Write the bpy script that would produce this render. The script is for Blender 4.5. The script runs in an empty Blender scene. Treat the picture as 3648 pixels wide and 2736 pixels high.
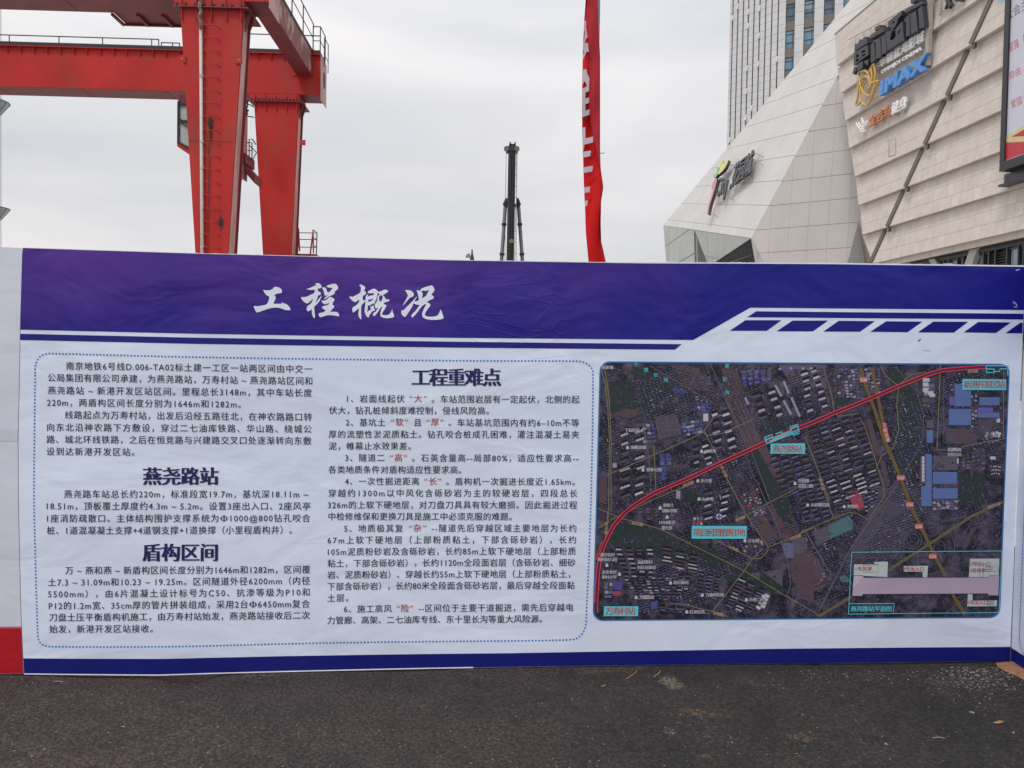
import bpy, bmesh, math, random
from mathutils import Vector, Matrix, noise as mnoise
from mathutils.geometry import tessellate_polygon
random.seed(7)
sc = bpy.context.scene
COL = sc.collection
R = math.radians

# ------------------------------------------------------------------ camera
FPX, CX, CY, EYE = 2847.0, 1824.0, 1368.0, 1.6      # focal length etc. of the 3648 x 2736 photograph
PITCH, ROLL = R(-1.6), R(1.0)
f_ = Vector((0, math.cos(PITCH), math.sin(PITCH)))
U_ = Vector((0, -math.sin(PITCH), math.cos(PITCH)))
X_ = Vector((1, 0, 0))
rt_ = math.cos(ROLL) * X_ + math.sin(ROLL) * U_
up_ = -math.sin(ROLL) * X_ + math.cos(ROLL) * U_
cd = bpy.data.cameras.new('camera')
cam = bpy.data.objects.new('camera', cd); COL.objects.link(cam)
M = Matrix.Identity(4)
for i in range(3):
    M[i][0] = rt_[i]; M[i][1] = up_[i]; M[i][2] = -f_[i]
M[2][3] = EYE
cam.matrix_world = M
cd.sensor_width = 36; cd.lens = 36 * FPX / 3648
cd.clip_start = 0.05; cd.clip_end = 3000
sc.camera = cam

# ------------------------------------------------------------------ sky and sun
w = bpy.data.worlds.new('World'); sc.world = w; w.use_nodes = True
nt = w.node_tree; nt.nodes.clear(); L = nt.links
def N(t, **k):
    n = nt.nodes.new(t)
    for a, b in k.items(): setattr(n, a, b)
    return n
SUN_EL, SUN_AZ = 58, 215          # azimuth of the sun, degrees clockwise from +Y (behind the camera, to the left)
sky = N('ShaderNodeTexSky', sky_type='NISHITA', sun_disc=False, sun_elevation=R(SUN_EL), sun_rotation=R(SUN_AZ))
tc = N('ShaderNodeTexCoord'); mp = N('ShaderNodeMapping'); mp.inputs['Scale'].default_value = (1.0, 1.0, 3.6)
mp.inputs['Location'].default_value = (0.3, 0.1, 0.42)
no = N('ShaderNodeTexNoise'); no.inputs['Scale'].default_value = 1.7; no.inputs['Detail'].default_value = 5; no.inputs['Roughness'].default_value = .5
no.inputs['Distortion'].default_value = .4
cr = N('ShaderNodeValToRGB'); cr.color_ramp.elements[0].position = .33; cr.color_ramp.elements[1].position = .68
cr.color_ramp.elements[0].color = (.67, .69, .73, 1); cr.color_ramp.elements[1].color = (.92, .89, .89, 1)
sep = N('ShaderNodeSeparateXYZ'); mr = N('ShaderNodeMapRange')
mr.inputs['From Min'].default_value = 0; mr.inputs['From Max'].default_value = 1
mr.inputs['To Min'].default_value = .96; mr.inputs['To Max'].default_value = 2.5
pw = N('ShaderNodeMath', operation='POWER'); pw.inputs[1].default_value = 2.2; pw.use_clamp = True
mul = N('ShaderNodeVectorMath', operation='SCALE')
sk = N('ShaderNodeVectorMath', operation='SCALE'); sk.inputs['Scale'].default_value = .06
mix = N('ShaderNodeMix', data_type='RGBA'); mix.inputs[0].default_value = .93
bg = N('ShaderNodeBackground'); out = N('ShaderNodeOutputWorld')
L.new(tc.outputs['Generated'], mp.inputs[0]); L.new(mp.outputs[0], no.inputs['Vector']); L.new(no.outputs[0], cr.inputs[0])
L.new(tc.outputs['Generated'], sep.inputs[0]); L.new(sep.outputs[2], pw.inputs[0]); L.new(pw.outputs[0], mr.inputs['Value'])
L.new(cr.outputs[0], mul.inputs[0]); L.new(mr.outputs[0], mul.inputs['Scale'])
L.new(sky.outputs[0], sk.inputs[0])
L.new(sk.outputs[0], mix.inputs[6]); L.new(mul.outputs[0], mix.inputs[7])
L.new(mix.outputs[2], bg.inputs[0]); bg.inputs[1].default_value = 1.0
L.new(bg.outputs[0], out.inputs[0])
sd = bpy.data.lights.new('sun', 'SUN'); sd.energy = 1.45; sd.angle = R(11); sd.color = (1, .965, .92)
sun = bpy.data.objects.new('sun', sd); COL.objects.link(sun)
sdir = Vector((math.sin(R(SUN_AZ)) * math.cos(R(SUN_EL)), math.cos(R(SUN_AZ)) * math.cos(R(SUN_EL)), math.sin(R(SUN_EL))))
sun.rotation_euler = sdir.to_track_quat('Z', 'Y').to_euler()
sun.location = (0, -10, 30)
vs = sc.view_settings; vs.view_transform = 'Standard'; vs.look = 'None'; vs.exposure = 0.0; vs.gamma = 1; vs.use_curve_mapping = False

# ------------------------------------------------------------------ measuring helpers
def ray(px, py):
    return f_ + rt_ * ((px - CX) / FPX) - up_ * ((py - CY) / FPX)
CAM = Vector((0, 0, EYE))
def hit(px, py, p0, n):
    d = ray(px, py)
    return CAM + d * ((p0 - CAM).dot(n) / d.dot(n))
def at(px, py, Y):
    d = ray(px, py)
    return CAM + d * (Y / d.y)
def proj(q):
    q = q - CAM; d = q.dot(f_)
    return CX + FPX * q.dot(rt_) / d, CY - FPX * q.dot(up_) / d

# ------------------------------------------------------------------ materials
def s2l(c):
    return tuple(((v / 255) / 12.92 if v / 255 <= .04045 else ((v / 255 + .055) / 1.055) ** 2.4) for v in c)
MATS = {}
def mat(name, rgb, rough=.6, spec=.5, var=.12, vscale=3.0, bump=0.0, bscale=60., metal=0., stain=None, sscale=(1, 1, 1), samt=.5, slo=.5, shi=.7, coat=0., dist=.01):
    """principled with a noise-driven colour variation, optional stains and bump, object coordinates"""
    if name in MATS: return MATS[name]
    m = bpy.data.materials.new(name); m.use_nodes = True; t = m.node_tree; t.nodes.clear(); l = t.links
    o = t.nodes.new('ShaderNodeOutputMaterial'); b = t.nodes.new('ShaderNodeBsdfPrincipled'); l.new(b.outputs[0], o.inputs[0])
    b.inputs['Roughness'].default_value = rough; b.inputs['Metallic'].default_value = metal
    b.inputs['Specular IOR Level'].default_value = spec; b.inputs['Coat Weight'].default_value = coat
    g = t.nodes.new('ShaderNodeNewGeometry')
    n = t.nodes.new('ShaderNodeTexNoise'); n.inputs['Scale'].default_value = vscale; n.inputs['Detail'].default_value = 5
    l.new(g.outputs['Position'], n.inputs['Vector'])
    r = t.nodes.new('ShaderNodeMapRange'); r.inputs['From Min'].default_value = .3; r.inputs['From Max'].default_value = .7
    r.inputs['To Min'].default_value = 1 - var; r.inputs['To Max'].default_value = 1 + var
    l.new(n.outputs[0], r.inputs[0])
    v = t.nodes.new('ShaderNodeVectorMath'); v.operation = 'SCALE'; v.inputs[0].default_value = rgb[:3]
    l.new(r.outputs[0], v.inputs['Scale'])
    last = v.outputs[0]
    if stain:
        mp = t.nodes.new('ShaderNodeMapping'); mp.inputs['Scale'].default_value = sscale
        l.new(g.outputs['Position'], mp.inputs[0])
        n2 = t.nodes.new('ShaderNodeTexNoise'); n2.inputs['Scale'].default_value = 1; n2.inputs['Detail'].default_value = 6; n2.inputs['Roughness'].default_value = .6
        l.new(mp.outputs[0], n2.inputs['Vector'])
        r2 = t.nodes.new('ShaderNodeMapRange'); r2.inputs['From Min'].default_value = slo; r2.inputs['From Max'].default_value = shi
        r2.inputs['To Max'].default_value = samt
        l.new(n2.outputs[0], r2.inputs[0])
        mx = t.nodes.new('ShaderNodeMix'); mx.data_type = 'RGBA'; l.new(r2.outputs[0], mx.inputs[0]); l.new(last, mx.inputs[6])
        mx.inputs[7].default_value = (*stain[:3], 1); last = mx.outputs[2]
    l.new(last, b.inputs['Base Color'])
    if bump:
        n3 = t.nodes.new('ShaderNodeTexNoise'); n3.inputs['Scale'].default_value = bscale; n3.inputs['Detail'].default_value = 4
        l.new(g.outputs['Position'], n3.inputs['Vector'])
        bp = t.nodes.new('ShaderNodeBump'); bp.inputs['Strength'].default_value = bump; bp.inputs['Distance'].default_value = dist
        l.new(n3.outputs[0], bp.inputs['Height']); l.new(bp.outputs[0], b.inputs['Normal'])
    MATS[name] = m
    return m

# ------------------------------------------------------------------ object helpers
def root_loc(o):
    while o.parent: o = o.parent
    return o.location.copy()
def thing(name, label, cat, loc, group=None):
    o = bpy.data.objects.new(name, None); COL.objects.link(o); o.location = loc
    o.empty_display_size = .2
    o['label'] = label; o['category'] = cat
    if group: o['group'] = group
    return o
def tag(o, label=None, cat=None, group=None, kind=None):
    if label: o['label'] = label
    if cat: o['category'] = cat
    if group: o['group'] = group
    if kind: o['kind'] = kind
    return o
class MB:
    def __init__(s): s.v = []; s.f = []; s.m = []
    def add(s, vs, fs, mi=0):
        k = len(s.v); s.v += [Vector(x) for x in vs]
        for f in fs: s.f.append([i + k for i in f]); s.m.append(mi)
        return s
    def box(s, a, b, mi=0):
        x0, y0, z0 = a; x1, y1, z1 = b
        return s.add([(x0, y0, z0), (x1, y0, z0), (x1, y1, z0), (x0, y1, z0), (x0, y0, z1), (x1, y0, z1), (x1, y1, z1), (x0, y1, z1)],
                     [(0, 3, 2, 1), (4, 5, 6, 7), (0, 1, 5, 4), (1, 2, 6, 5), (2, 3, 7, 6), (3, 0, 4, 7)], mi)
    def hexa(s, p, mi=0):     # 8 points, bottom 4 then top 4
        return s.add(p, [(0, 3, 2, 1), (4, 5, 6, 7), (0, 1, 5, 4), (1, 2, 6, 5), (2, 3, 7, 6), (3, 0, 4, 7)], mi)
    def prism(s, poly, ex, mi=0, back=True, holes=()):
        """poly (3D points), extruded by vector ex (front face at poly+ex)"""
        loops = [[Vector(p) for p in poly]] + [[Vector(p) for p in h] for h in holes]
        tri = tessellate_polygon(loops)
        allp = [p for l in loops for p in l]; n = len(allp); ex = Vector(ex)
        k = len(s.v); s.v += [p + ex for p in allp] + [p.copy() for p in allp]
        for t in tri:
            a, b, c = t
            nn = (allp[b] - allp[a]).cross(allp[c] - allp[a])
            if nn.dot(ex) < 0: a, b, c = a, c, b
            s.f.append([k + a, k + b, k + c]); s.m.append(mi)
            if back: s.f.append([k + n + c, k + n + b, k + n + a]); s.m.append(mi)
        st = 0
        for l in loops:
            q = len(l)
            for i in range(q):
                a = st + i; b = st + (i + 1) % q
                s.f.append([k + a, k + b, k + n + b, k + n + a]); s.m.append(mi)
            st += q
        return s
    def tube(s, pts, r, n=6, mi=0, r2=None):
        pts = [Vector(p) for p in pts]; k0 = len(s.v); m = len(pts)
        prev = None
        for i, p in enumerate(pts):
            d = (pts[min(i + 1, m - 1)] - pts[max(i - 1, 0)]).normalized()
            if prev is None:
                a = d.cross(Vector((0, 0, 1)))
                if a.length < .1: a = d.cross(Vector((0, 1, 0)))
                a.normalize()
            else:
                a = (prev - d * prev.dot(d)).normalized()
            prev = a; b = d.cross(a)
            rr = r if r2 is None else r + (r2 - r) * i / (m - 1)
            for j in range(n):
                t = 2 * math.pi * j / n
                s.v.append(p + a * (math.cos(t) * rr) + b * (math.sin(t) * rr))
        for i in range(m - 1):
            for j in range(n):
                a = k0 + i * n + j; b = k0 + i * n + (j + 1) % n
                s.f.append([a, b, b + n, a + n]); s.m.append(mi)
        s.f.append([k0 + j for j in range(n)][::-1]); s.m.append(mi)
        s.f.append([k0 + (m - 1) * n + j for j in range(n)]); s.m.append(mi)
        return s
    def build(s, name, mats, parent=None, smooth=False, loc=None):
        base = root_loc(parent) if parent else (Vector(loc) if loc is not None else Vector((0, 0, 0)))
        me = bpy.data.meshes.new(name)
        me.from_pydata([tuple(v - base) for v in s.v], [], s.f)
        if not isinstance(mats, (list, tuple)): mats = [mats]
        for m in mats: me.materials.append(m)
        if len(mats) > 1: me.polygons.foreach_set('material_index', s.m)
        if smooth: me.polygons.foreach_set('use_smooth', [True] * len(me.polygons))
        me.update()
        bm = bmesh.new(); bm.from_mesh(me); bmesh.ops.recalc_face_normals(bm, faces=bm.faces) if s.fixn else None
        bm.to_mesh(me); bm.free()
        o = bpy.data.objects.new(name, me); COL.objects.link(o)
        if parent: o.parent = parent
        else: o.location = base
        return o
    fixn = False
class MBN(MB): fixn = True

def clip_poly(poly, a, b, c):     # keep a*x+b*y<=c
    outp = []
    n = len(poly)
    for i in range(n):
        p = poly[i]; q = poly[(i + 1) % n]
        dp = a * p[0] + b * p[1] - c; dq = a * q[0] + b * q[1] - c
        if dp <= 0: outp.append(p)
        if (dp < 0 < dq) or (dq < 0 < dp):
            t = dp / (dp - dq); outp.append((p[0] + (q[0] - p[0]) * t, p[1] + (q[1] - p[1]) * t))
    return outp
def clip_rect(poly, x0, x1, y0, y1):
    for a in ((1, 0, x1), (-1, 0, -x0), (0, 1, y1), (0, -1, -y0)):
        if len(poly) < 3: return []
        poly = clip_poly(poly, *a)
    return poly
def area2(p):
    return abs(sum(p[i][0] * p[(i + 1) % len(p)][1] - p[(i + 1) % len(p)][0] * p[i][1] for i in range(len(p)))) / 2
def lerp(a, b, t): return a + (b - a) * t
def interp(tab, x):
    if x <= tab[0][0]: return tab[0][1]
    for (x0, y0), (x1, y1) in zip(tab, tab[1:]):
        if x <= x1: return y0 + (y1 - y0) * (x - x0) / (x1 - x0)
    return tab[-1][1]
def panelize(parent, poly3, o, u, v, n, us, vs_, gapu, gapv, thick, m, name='panel', cap=300, pxmin=60):
    """split a convex polygon lying in plane (o,u,v) into proud panels with recessed joints; the biggest in view become objects"""
    P2 = [((p - o).dot(u), (p - o).dot(v)) for p in poly3]
    cells = []
    for i in range(len(us) - 1):
        for j in range(len(vs_) - 1):
            c = clip_rect(P2, us[i] + gapu, us[i + 1] - gapu, vs_[j] + gapv, vs_[j + 1] - gapv)
            if len(c) >= 3 and area2(c) > 1e-3:
                w3 = [o + u * a + v * b for a, b in c]
                pp = [proj(q) for q in w3]
                vis = any(-20 < a < 3668 and -20 < b < 960 for a, b in pp)
                cells.append((area2(pp) if vis else 0, w3))
    cells.sort(key=lambda c: -c[0])
    rest = MB(); nb = 0
    for k, (a, w3) in enumerate(cells):
        if k < cap and a > pxmin:
            MB().prism(w3, n * thick, back=False).build(name, m, parent)
        else:
            rest.prism(w3, n * thick, back=False); nb += 1
    if nb:
        r = rest.build(name + '_field', m, parent); r['kind'] = 'stuff'

# ------------------------------------------------------------------ the hoarding wall: plane and the cloth's slight waves
DL = 4.12
pBL = at(83, 2403, DL)
d0 = ray(80, 883); d1 = ray(83, 2403)
HL = (CAM + d0 * (DL / d0.y)).z - pBL.z
e0 = ray(3655, 950); e1 = ray(3597, 2355)
DR = HL / (e0.z / e0.y - e1.z / e1.y)
pBR = at(3597, 2355, DR)
wdir = Vector((pBR.x - pBL.x, pBR.y - pBL.y, 0)).normalized()
wn = Vector((wdir.y, -wdir.x, 0))        # towards the camera
if wn.y > 0: wn = -wn
W0 = Vector((pBL.x, pBL.y, 0))
GZ = pBL.z
def wave(s, z):
    a = .0035 * math.sin(s * 2.3 + .7 * math.sin(z * 2.1)) + .0025 * math.sin(z * 3.1 + s * 1.3)
    a += .004 * (mnoise.noise(Vector((s * 1.5, z * 1.6, 3.3))))
    return a
def W(px, py, off=0.0):
    p = hit(px, py, W0, wn)
    return p + wn * (wave((p - W0).dot(wdir), p.z) + off)
LAY = .0011
BOT = [(-400, 2403), (86, 2402), (565, 2405), (750, 2399), (1000, 2393), (1814, 2377), (2700, 2364), (3129, 2361), (3596, 2355), (3700, 2353)]
BTOP = [(84, 2345), (565, 2346), (1000, 2337), (1814, 2327), (2700, 2312), (3597, 2304)]
TOPE = [(-400, 868), (0, 880), (80, 883), (700, 904), (1300, 919), (1600, 927), (2300, 938), (2970, 941), (3648, 950), (3660, 950)]
LEFTX = [(883, 80), (1172, 72), (1560, 66), (1800, 68), (2200, 78), (2345, 83), (2403, 85)]
RIGHTX = [(950, 3655), (1100, 3649), (1260, 3642), (1500, 3632), (1800, 3619), (2000, 3611), (2240, 3601), (2355, 3597)]
def zb(x, y):            # height of the wall foot at world x
    s = (Vector((x, y, 0)) - W0).dot(wdir)
    return interp(ZB, s)
ZB = []
for px, py in BOT:
    p = hit(px, py, W0, wn); ZB.append(((p - W0).dot(wdir), p.z))

# ------------------------------------------------------------------ ground
def ground_z(x, y):
    s = (Vector((x, y, 0)) - W0).dot(wdir); t = (Vector((x, y, 0)) - W0).dot(wn)
    base = interp(ZB, s) - .006
    k = math.exp(-(t / 1.3) ** 2)
    z = GZ - .01 + (base - (GZ - .01)) * k
    z += .006 * mnoise.noise(Vector((x * 1.3, y * 1.3, 0))) * (1 - math.exp(-(t / .25) ** 2))
    if -0.4 < t < .5:
        for cs, wd, dp in ((.84, .13, .06), (.45, .3, .015), (1.9, .3, .008), (4.6, .5, .01)):
            z -= dp * math.exp(-((s - cs) / wd) ** 2) * math.exp(-(max(t, 0) / .1) ** 2)
    return z
def ticks(a, b, d): 
    n = int(round((b - a) / d)); return [a + (b - a) * i / n for i in range(n + 1)]
gx = [-600, -250, -100, -40, -15, -6] + ticks(-4.2, 4.2, .04) + [6, 15, 40, 100, 250, 600]
gy = [-600, -200, -60, -20, -6, -2, 0, 1] + ticks(2.0, 5.2, .04) + [6, 8, 12, 20, 40, 80, 160, 320, 700, 1500]
gb = MB()
for y in gy:
    for x in gx: gb.v.append(Vector((x, y, ground_z(x, y))))
nx = len(gx)
for j in range(len(gy) - 1):
    for i in range(nx - 1):
        a = j * nx + i; gb.f.append([a, a + 1, a + 1 + nx, a + nx]); gb.m.append(0)
def flat_at(px, py):
    d = ray(px, py); return CAM + d * ((GZ - .01 - EYE) / d.z)
STAINS_AND_SHADE = []
for (px, py, wx, wy, col, k) in ((2510, 2562, 75, 22, (.20, .125, .075), .75), (2845, 2640, 55, 14, (.22, .14, .085), .6), (2390, 2453, 32, 26, (.34, .29, .22), .8), (2170, 2408, 140, 16, (.18, .11, .065), .5), (2630, 2383, 30, 7, (.26, .15, .08), .8),
                                 (2385, 2625, 20, 14, (.30, .24, .18), .6), (2515, 2710, 30, 10, (.24, .15, .09), .6), (2680, 2455, 40, 16, (.15, .11, .08), .4), (3400, 2450, 150, 20, (.14, .12, .11), .4), (2600, 2670, 130, 60, (.085, .062, .058), .6), (240, 2500, 200, 35, (.105, .075, .062), .6),
                                 (100, 2415, 160, 10, (.14, .10, .08), .6), (900, 2410, 90, 8, (.15, .12, .09), .5), (1700, 2600, 260, 60, (.085, .06, .052), .5), (655, 2424, 95, 13, (.008, .008, .009), .95), (1300, 2500, 200, 30, (.10, .07, .06), .5), (600, 2620, 300, 50, (.088, .06, .054), .5)):  # near-black entry: shadow in the hollow under the hoarding, painted into the asphalt
    a = flat_at(px, py); b = flat_at(px + wx, py); c = flat_at(px, py + wy); STAINS_AND_SHADE.append((a.x, a.y, abs(b.x - a.x), abs(a.y - c.y), col, k))
def asphalt_mat():
    m = bpy.data.materials.new('asphalt'); m.use_nodes = True; t = m.node_tree; l = t.links; t.nodes.clear()
    def n(k, **a):
        q = t.nodes.new(k)
        for x, y in a.items(): setattr(q, x, y)
        return q
    o = n('ShaderNodeOutputMaterial'); b = n('ShaderNodeBsdfPrincipled'); l.new(b.outputs[0], o.inputs[0])
    g = n('ShaderNodeNewGeometry'); P = g.outputs['Position']
    def noise(s, d=4, r=.55, v=P):
        q = n('ShaderNodeTexNoise'); q.inputs['Scale'].default_value = s; q.inputs['Detail'].default_value = d; q.inputs['Roughness'].default_value = r
        l.new(v, q.inputs['Vector']); return q.outputs[0]
    def rng(src, a, b_, c, d):
        q = n('ShaderNodeMapRange'); q.inputs[1].default_value = a; q.inputs[2].default_value = b_; q.inputs[3].default_value = c; q.inputs[4].default_value = d
        l.new(src, q.inputs[0]); return q.outputs[0]
    def mixc(f, a, b_):
        q = n('ShaderNodeMix', data_type='RGBA'); l.new(f, q.inputs[0])
        for k, c in ((6, a), (7, b_)):
            if isinstance(c, tuple): q.inputs[k].default_value = (*c, 1)
            else: l.new(c, q.inputs[k])
        return q.outputs[2]
    def math_(op, a, b_):
        q = n('ShaderNodeMath', operation=op)
        for k, c in ((0, a), (1, b_)):
            if isinstance(c, (int, float)): q.inputs[k].default_value = c
            else: l.new(c, q.inputs[k])
        return q.outputs[0]
    sx = n('ShaderNodeSeparateXYZ'); l.new(P, sx.inputs[0])
    # brownish dust on the left fading to bare dark bitumen on the right, broken up by noise
    dust = math_('ADD', rng(sx.outputs[0], -2.6, 1.6, .95, .12), rng(noise(1.1, 5), .3, .7, -.5, .5))
    dust = math_('ADD', dust, rng(noise(6, 4), .3, .7, -.12, .12))
    cl = n('ShaderNodeClamp'); l.new(dust, cl.inputs[0])
    base = mixc(cl.outputs[0], (.037, .0325, .0305), (.088, .060, .052))
    # red-brown soil smears
    base = mixc(rng(noise(1.9, 5, .6), .62, .76, 0, .55), base, (.16, .105, .075))
    # patches of spilled earth, pale dust and one painted contact shadow, each with its own shape
    wb = noise(7, 4)
    for (x, y, ax, ay, col, k) in STAINS_AND_SHADE:
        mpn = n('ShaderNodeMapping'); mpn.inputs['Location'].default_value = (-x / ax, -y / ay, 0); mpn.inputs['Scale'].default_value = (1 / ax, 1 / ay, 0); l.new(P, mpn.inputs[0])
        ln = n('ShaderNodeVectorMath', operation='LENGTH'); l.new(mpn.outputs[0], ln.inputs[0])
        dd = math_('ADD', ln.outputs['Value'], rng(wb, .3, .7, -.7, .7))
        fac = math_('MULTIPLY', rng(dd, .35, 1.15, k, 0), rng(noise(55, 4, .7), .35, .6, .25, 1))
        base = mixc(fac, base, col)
    # grain: dark pits and pale aggregate
    vo = n('ShaderNodeTexVoronoi'); vo.inputs['Scale'].default_value = 62; vo.inputs['Randomness'].default_value = 1; l.new(P, vo.inputs['Vector'])
    base = mixc(rng(vo.outputs['Distance'], .2, .7, 0, .7), base, (.010, .009, .010))
    hs = n('ShaderNodeSeparateColor'); l.new(vo.outputs['Color'], hs.inputs[0])
    pale = math_('MULTIPLY', rng(hs.outputs[0], .965, .995, 0, .25), rng(vo.outputs['Distance'], .45, .1, 0, 1))
    base = mixc(pale, base, (.3, .28, .26))
    br = n('ShaderNodeVectorMath', operation='SCALE'); l.new(base, br.inputs[0]); l.new(math_('MULTIPLY', rng(noise(42, 6, .75), .3, .7, .38, 1.75), rng(noise(9, 4), .3, .7, .8, 1.2)), br.inputs['Scale'])
    l.new(br.outputs[0], b.inputs['Base Color'])
    b.inputs['Roughness'].default_value = .78; b.inputs['Specular IOR Level'].default_value = .35
    h = math_('ADD', math_('MULTIPLY', rng(vo.outputs['Distance'], 0, .8, 1, 0), .6), math_('MULTIPLY', noise(45, 5, .7), 1.1))
    bp = n('ShaderNodeBump'); bp.inputs['Strength'].default_value = 1.0; bp.inputs['Distance'].default_value = .02
    l.new(h, bp.inputs['Height']); l.new(bp.outputs[0], b.inputs['Normal'])
    return m
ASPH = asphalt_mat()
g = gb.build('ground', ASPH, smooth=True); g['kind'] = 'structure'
yb = MB(); yb.add([(-600, 7.5, GZ + .012), (600, 7.5, GZ + .012), (600, 1400, GZ + .012), (-600, 1400, GZ + .012)], [(0, 1, 2, 3)])
yo = yb.build('bounce_yard', mat('bounce_yard_concrete', (.40, .385, .36), .85, var=.2, vscale=.3)); yo['kind'] = 'structure'  # unseen pale ground behind the hoarding, added to bounce light onto undersides
SOIL = mat('soil', (.28, .13, .075), .95, var=.3, vscale=30, bump=.6, bscale=90)
# strip of red-brown earth along the foot of the folded panel at the right
sb = MB(); c0 = hit(3590, 2362, W0, wn)
prof = []
for i in range(17):
    t = i / 16
    yy = c0.y - .02 - t * .95
    wdt = .10 + .05 * mnoise.noise(Vector((t * 6, 1, 0))) + .05 * t
    prof.append(((c0.x + .02 - .10 * t * .2 - wdt, yy), (c0.x + .25, yy)))
for (a, b) in prof:
    for k in range(5):
        x = lerp(a[0], b[0], k / 4); sb.v.append(Vector((x, a[1], ground_z(x, a[1]) + .004 + .008 * (k > 0) * (k < 4) + .004 * mnoise.noise(Vector((x * 20, a[1] * 20, 0))))))
for i in range(16):
    for k in range(4):
        a = i * 5 + k; sb.f.append([a, a + 5, a + 6, a + 1]); sb.m.append(0)
sb.fixn = True
so = sb.build('bare_earth', SOIL, smooth=True); so['kind'] = 'structure'

# ------------------------------------------------------------------ printed vinyl materials (share one wrinkle relief)
def vinyl(name, c1, c2=None, rough=.5, var=.04, spec=.4, ramp=None, scr=0.0, relief=.33):
    if name in MATS: return MATS[name]
    m = bpy.data.materials.new(name); m.use_nodes = True; t = m.node_tree; l = t.links; t.nodes.clear()
    def n(k, **a):
        q = t.nodes.new(k)
        for x, y in a.items(): setattr(q, x, y)
        return q
    o = n('ShaderNodeOutputMaterial'); b = n('ShaderNodeBsdfPrincipled'); l.new(b.outputs[0], o.inputs[0])
    g = n('ShaderNodeNewGeometry'); P = g.outputs['Position']
    def noise(s, d=4, r=.55, sc_=(1, 1, 1), ds=0):
        mp = n('ShaderNodeMapping'); mp.inputs['Scale'].default_value = sc_; l.new(P, mp.inputs[0])
        q = n('ShaderNodeTexNoise'); q.inputs['Scale'].default_value = s; q.inputs['Detail'].default_value = d; q.inputs['Roughness'].default_value = r
        q.inputs['Distortion'].default_value = ds
        l.new(mp.outputs[0], q.inputs['Vector']); return q.outputs[0]
    def rng(src, a, b_, c, d):
        q = n('ShaderNodeMapRange'); q.inputs[1].default_value = a; q.inputs[2].default_value = b_; q.inputs[3].default_value = c; q.inputs[4].default_value = d
        l.new(src, q.inputs[0]); return q.outputs[0]
    def math_(op, a, b_):
        q = n('ShaderNodeMath', operation=op)
        for k, c in ((0, a), (1, b_)):
            if isinstance(c, (int, float)): q.inputs[k].default_value = c
            else: l.new(c, q.inputs[k])
        return q.outputs[0]
    v = n('ShaderNodeVectorMath', operation='SCALE'); v.inputs[0].default_value = c1
    src = v.inputs[0]
    if c2:
        mx = n('ShaderNodeMix', data_type='RGBA'); mx.inputs[6].default_value = (*c1, 1); mx.inputs[7].default_value = (*c2, 1)
        sx = n('ShaderNodeSeparateXYZ'); l.new(P, sx.inputs[0])
        if ramp == 'header':      # violet print on the left and middle, navy towards the right; more violet near the top
            a = rng(sx.outputs[0], -.4, 1.15, 1, 0)
            z = rng(sx.outputs[2], 1.72, 2.2, .22, .98)
            c = math_('MULTIPLY', a, z)
            c = math_('ADD', c, rng(noise(1.3, 3), .35, .65, -.22, .22))
            cl = n('ShaderNodeClamp'); l.new(c, cl.inputs[0]); l.new(math_('MULTIPLY', cl.outputs[0], rng(sx.outputs[0], .9, 1.5, 1, 0)), mx.inputs[0])
        elif ramp == 'low':        # greyer low down (dust from the road)
            c = math_('ADD', rng(sx.outputs[2], 0, 2.0, .9, .1), rng(noise(1.7, 4), .3, .7, -.3, .3))
            cl = n('ShaderNodeClamp'); l.new(c, cl.inputs[0]); l.new(cl.outputs[0], mx.inputs[0])
        elif ramp == 'noise':
            l.new(rng(noise(13, 10, .78), .44, .66, 0, 1), mx.inputs[0])
        l.new(mx.outputs[2], src)
    vv = rng(noise(2.2, 5), .3, .7, 1 - var, 1 + var)
    l.new(vv, v.inputs['Scale'])
    last = v.outputs[0]
    if scr:
        mx2 = n('ShaderNodeMix', data_type='RGBA'); l.new(last, mx2.inputs[6]); mx2.inputs[7].default_value = (.4, .42, .5, 1)
        l.new(rng(noise(26, 6, .75, (1, 1, .5), 1.2), .68, .74, 0, scr), mx2.inputs[0]); last = mx2.outputs[2]
    l.new(last, b.inputs['Base Color'])
    l.new(rng(noise(3, 3), .3, .7, rough - .06, rough + .08), b.inputs['Roughness']); b.inputs['Specular IOR Level'].default_value = spec
    # relief: soft wrinkles, sharper creases in patches, vertical seams of the backing, fine cloth
    soft = noise(1.6, 3, .5, (1, 1, 1.9), .6)
    crs = noise(4.5, 2, .5, (.55, 1, 1.7), 1.4)
    ab = math_('ABSOLUTE', math_('SUBTRACT', crs, .5), 0)
    ridge = math_('MULTIPLY', rng(ab, 0, .05, 1, 0), rng(noise(.8, 2), .56, .72, 0, 1))
    fine = noise(150, 2, .5)
    h = math_('ADD', math_('MULTIPLY', soft, 1.0), math_('MULTIPLY', ridge, .05))
    h = math_('ADD', h, math_('MULTIPLY', fine, .008))
    bp = n('ShaderNodeBump'); bp.inputs['Strength'].default_value = relief; bp.inputs['Distance'].default_value = .035
    l.new(h, bp.inputs['Height']); l.new(bp.outputs[0], b.inputs['Normal'])
    MATS[name] = m
    return m
V_WHITE = vinyl('vinyl_white', (.70, .785, .93), (.67, .725, .865), ramp='low', rough=.5, relief=.5)
V_HEAD = vinyl('vinyl_header', (.0105, .013, .22), (.092, .032, .27), ramp='header', rough=.42, spec=.25, relief=.95)
V_NAVY = vinyl('vinyl_navy', (.0095, .011, .205), rough=.42, spec=.28)
V_BASE = vinyl('vinyl_base_navy', (.006, .010, .155), rough=.5, scr=.4, spec=.25)
V_STRIPE = vinyl('vinyl_stripe', (.016, .014, .20), rough=.42, spec=.28)
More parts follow.
